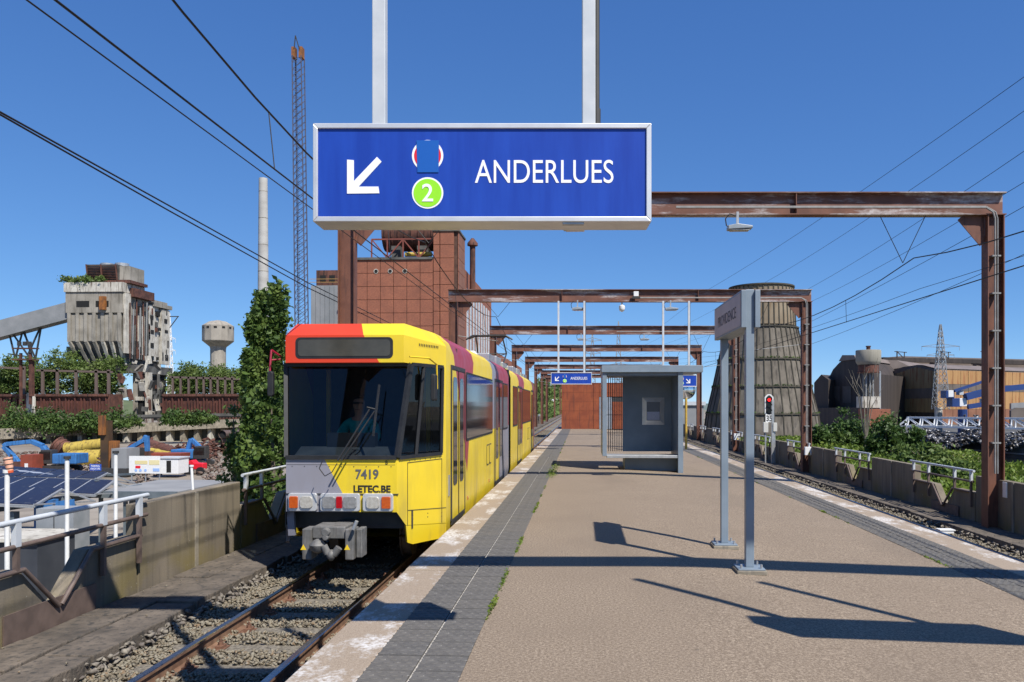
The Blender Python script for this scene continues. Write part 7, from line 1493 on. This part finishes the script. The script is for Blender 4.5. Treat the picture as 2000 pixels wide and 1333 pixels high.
# white conveyor bridge
wb2 = thing('truss_bridge', 'long white steel truss bridge over the scrap quay', 'bridge', tuple(at(1870, 840, 140)))
A0, A1 = at(1772, 833, 142), at(2200, 842, 118); T0, T1 = at(1776, 816, 142), at(2200, 820, 118); off = Vector((0.6, 2.4, 0))
for nm, a, b_ in (('bottom_chord', A0, A1), ('top_chord', T0, T1)):
    for o_ in (Vector((0, 0, 0)), off): mb = MB(); mb.bar(a + o_, b_ + o_, 0.3, 0.3); mb.build(nm, WHITE, wb2)
mb = MB(); mb.bar(at(1752, 834, 143), A0, 0.3, 0.3); mb.bar(at(1752, 834, 143), T0, 0.28, 0.28); mb.build('end_brace', WHITE, wb2)
for k in range(13):
    u0, u1 = k / 13, (k + 1) / 13
    for o_ in (Vector((0, 0, 0)), off): mb = MB(); mb.bar(A0.lerp(A1, u0) + o_, T0.lerp(T1, u0) + o_, 0.2, 0.2); mb.bar(T0.lerp(T1, u0) + o_, A0.lerp(A1, u1) + o_, 0.16, 0.16); mb.build('web_member', WHITE, wb2)
mb = MB(); mb.add([A0 + Vector((0, 0, 0.2)), A1 + Vector((0, 0, 0.2)), A1 + off + Vector((0, 0, 0.2)), A0 + off + Vector((0, 0, 0.2))], [(0, 1, 2, 3)]); mb.build('deck', GREYP, wb2)
for a, b_ in ((1752, 1758), (1778, 1784)): q = at(a, 834, 142); mb = MB(); mb.bar((q.x, q.y, GZ), q, 0.25, 0.25); mb.build('support', WHITE, wb2)
qy2 = MB(); a = at(1745, 850, 165); qy2.prism([(a.x - 3, a.y - 8, GZ - 0.4), (a.x + 150, a.y - 75, GZ - 0.4), (a.x + 150, a.y - 75, -4.9), (a.x - 3, a.y - 8, -3.9)], (40, 90, 0)); tag(qy2.build('quay', SOOT), kind='structure')
SCR = M('scrap_metal', (0.05, 0.045, 0.042), (0.42, 0.42, 0.43), 0.9, 0.4, 0.5, lo=0.48, hi=0.66)
S_ = []
for _ in range(2600):
    px = RNG.uniform(1795, 2090); zc = RNG.uniform(128, 150) - (px - 1795) * 0.05; q = at(px, 793, zc); S_.append((q.x, q.y, -4.6 + abs(RNG.normal(0, 0.7)) + 0.5 * math.sin(px * 0.06)))
for _ in range(900):
    px = RNG.uniform(1880, 1945); q = at(px, 793, RNG.uniform(152, 160)); S_.append((q.x, q.y, -4.4 + abs(RNG.normal(0, 1.3))))
tag(rocks('scrap_piles', np.array(S_), 0.42, SCR), kind='stuff')
# shrubs on the bank
for k, (px, py, zc, rx, rz2, lm_, lab) in enumerate(((1660, 868, 62, 2.6, 4.4, LEAF_D, 'large dark green thicket below the water tank'), (1622, 868, 58, 1.8, 2.4, LEAF_D, 'green shrub against the second gantry post'), (1700, 872, 66, 3.2, 4.2, LEAF_D, 'broad dark shrub right of the thicket'), (1728, 882, 52, 1.3, 2.9, LEAF_D, 'upright shrub in front of the white bridge end'), (1772, 884, 58, 1.3, 3.2, LEAF_D, 'upright dark shrub right of the bridge support'), (1760, 905, 50, 1.3, 1.4, LEAF_B, 'low yellow green bush on the grass bank'), (1812, 910, 46, 1.8, 1.6, LEAF_B, 'flowering pale bush on the edge of the bank'), (1845, 955, 33, 0.9, 1.3, LEAF_B, 'pale flowering bush behind the nearest railing gap'), (1868, 945, 38, 1.1, 1.2, LEAF_B, 'small bush at the river edge of the bank'))):
    p = at(px, py, zc); p.z = max(min(p.z, bz_(p.x, p.y) + 0.1), bz_(p.x, p.y) - 0.2) if p.x < bedge(p.y) else p.z; bush('bank_shrub', lab, tuple(p), rx * 0.8, rz2 * 0.66, lm_, 95, 70, 0.2, 'shrubs on the river bank')
bt_ = thing('bare_tree', 'bare branching tree standing in the thicket', 'tree', tuple(at(1690, 870, 60))); p = at(1690, 872, 60); mb = MB()
for k in range(9): aa = k * 0.7; e1 = p + Vector((0.5 * math.cos(aa), 0.4 * math.sin(aa), 3.0 + 0.2 * k)); e2 = e1 + Vector((0.9 * math.cos(aa + 0.4), 0.6 * math.sin(aa), 1.5 + 0.25 * (k % 4))); mb.cyl(p, e1, 0.045, 0.028, n=6); mb.cyl(e1, e2, 0.028, 0.008, n=6); mb.cyl(e1.lerp(e2, 0.4), e1.lerp(e2, 0.4) + Vector((0.5 * math.cos(aa + 2), 0.3, 0.9)), 0.025, 0.008, n=5)
mb.build('branches', M('pale_bark', (0.13, 0.11, 0.085), (0.2, 0.175, 0.14), 3, 0.9), bt_)
# far end: wooded hill, distant sheds, skyline
def hill(name, px0, px1, zc, ytop, mat):
    vs = []; n = 30
    for j in range(4):
        for i in range(n + 1):
            u = i / n; px = lerp(px0, px1, u); h_ = (ytop + 5 * math.sin(u * 9) + 3 * math.sin(u * 23)); f = math.sin(math.pi * min(1, max(0, u))) ** 0.5
            q = at(px, 793, zc + j * zc * 0.12); z = lerp(GZ, Zh(h_, zc), f) * (1 if j == 1 else 0.86 if j == 2 else 0) + (GZ if j in (0, 3) else 0); vs.append((q.x, q.y, z))
    mb = MB(); mb.add(vs, [(j * (n + 1) + i, j * (n + 1) + i + 1, (j + 1) * (n + 1) + i + 1, (j + 1) * (n + 1) + i) for j in range(3) for i in range(n)]); return tag(mb.build(name, mat, recalc=False, smooth=60), kind='structure')
HILLM = M('wooded_hill', (0.055, 0.075, 0.03), (0.12, 0.145, 0.06), 0.03, 0.95, bump=1.0, bscale=0.1)
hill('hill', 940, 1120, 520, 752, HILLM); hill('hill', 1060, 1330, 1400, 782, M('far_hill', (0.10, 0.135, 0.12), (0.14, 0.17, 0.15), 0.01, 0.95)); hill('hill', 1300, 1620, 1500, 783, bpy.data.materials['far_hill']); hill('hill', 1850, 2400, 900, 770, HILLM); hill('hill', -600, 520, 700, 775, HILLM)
tag(leaves('hillside_wood', clumps(420, 45, lambda: (lambda px, u: tuple(at(px, lerp(826, 752 + 10 * math.sin(px * 0.2), u), lerp(300, 540, u))))(RNG.uniform(1040, 1100), RNG.uniform(0, 1)), 1.8), 1.6, LEAF_B), kind='stuff')
ap_ = thing('apartment_block', 'tiny pale apartment block on the far hill left of the corten housing', 'building', tuple(at(1062, 765, 600))); a = at(1059, 772, 600); b_ = at(1066, 764, 600); mb = MB(); mb.box(a.x, b_.x, a.y, a.y + 10, a.z - 4, b_.z); mb.build('block', M('pale_render', (0.5, 0.42, 0.33), None), ap_)
sh_ = thing('white_shed', 'long white shed roof in the distance beside the portal masts', 'building', tuple(at(1088, 786, 420))); a = at(1075, 792, 420); b_ = at(1099, 780, 420); mb = MB(); mb.box(a.x, b_.x, a.y, a.y + 12, a.z - 4, b_.z); mb.build('block', WHITE, sh_)
gw = thing('grey_workshop', 'low dark grey workshop with pale roof beyond the mirror', 'building', tuple(at(1352, 840, 130))); a = at(1328, 829, 130); b_ = at(1374, 792, 130); mb = MB(); mb.box(a.x, b_.x, a.y, a.y + 14, GZ, b_.z); mb.build('walls', STEELG, gw); mb = MB(); mb.box(a.x - 0.3, b_.x + 0.3, a.y - 0.3, a.y + 14.3, b_.z, b_.z + 0.6); mb.build('roof', GREYP, gw)
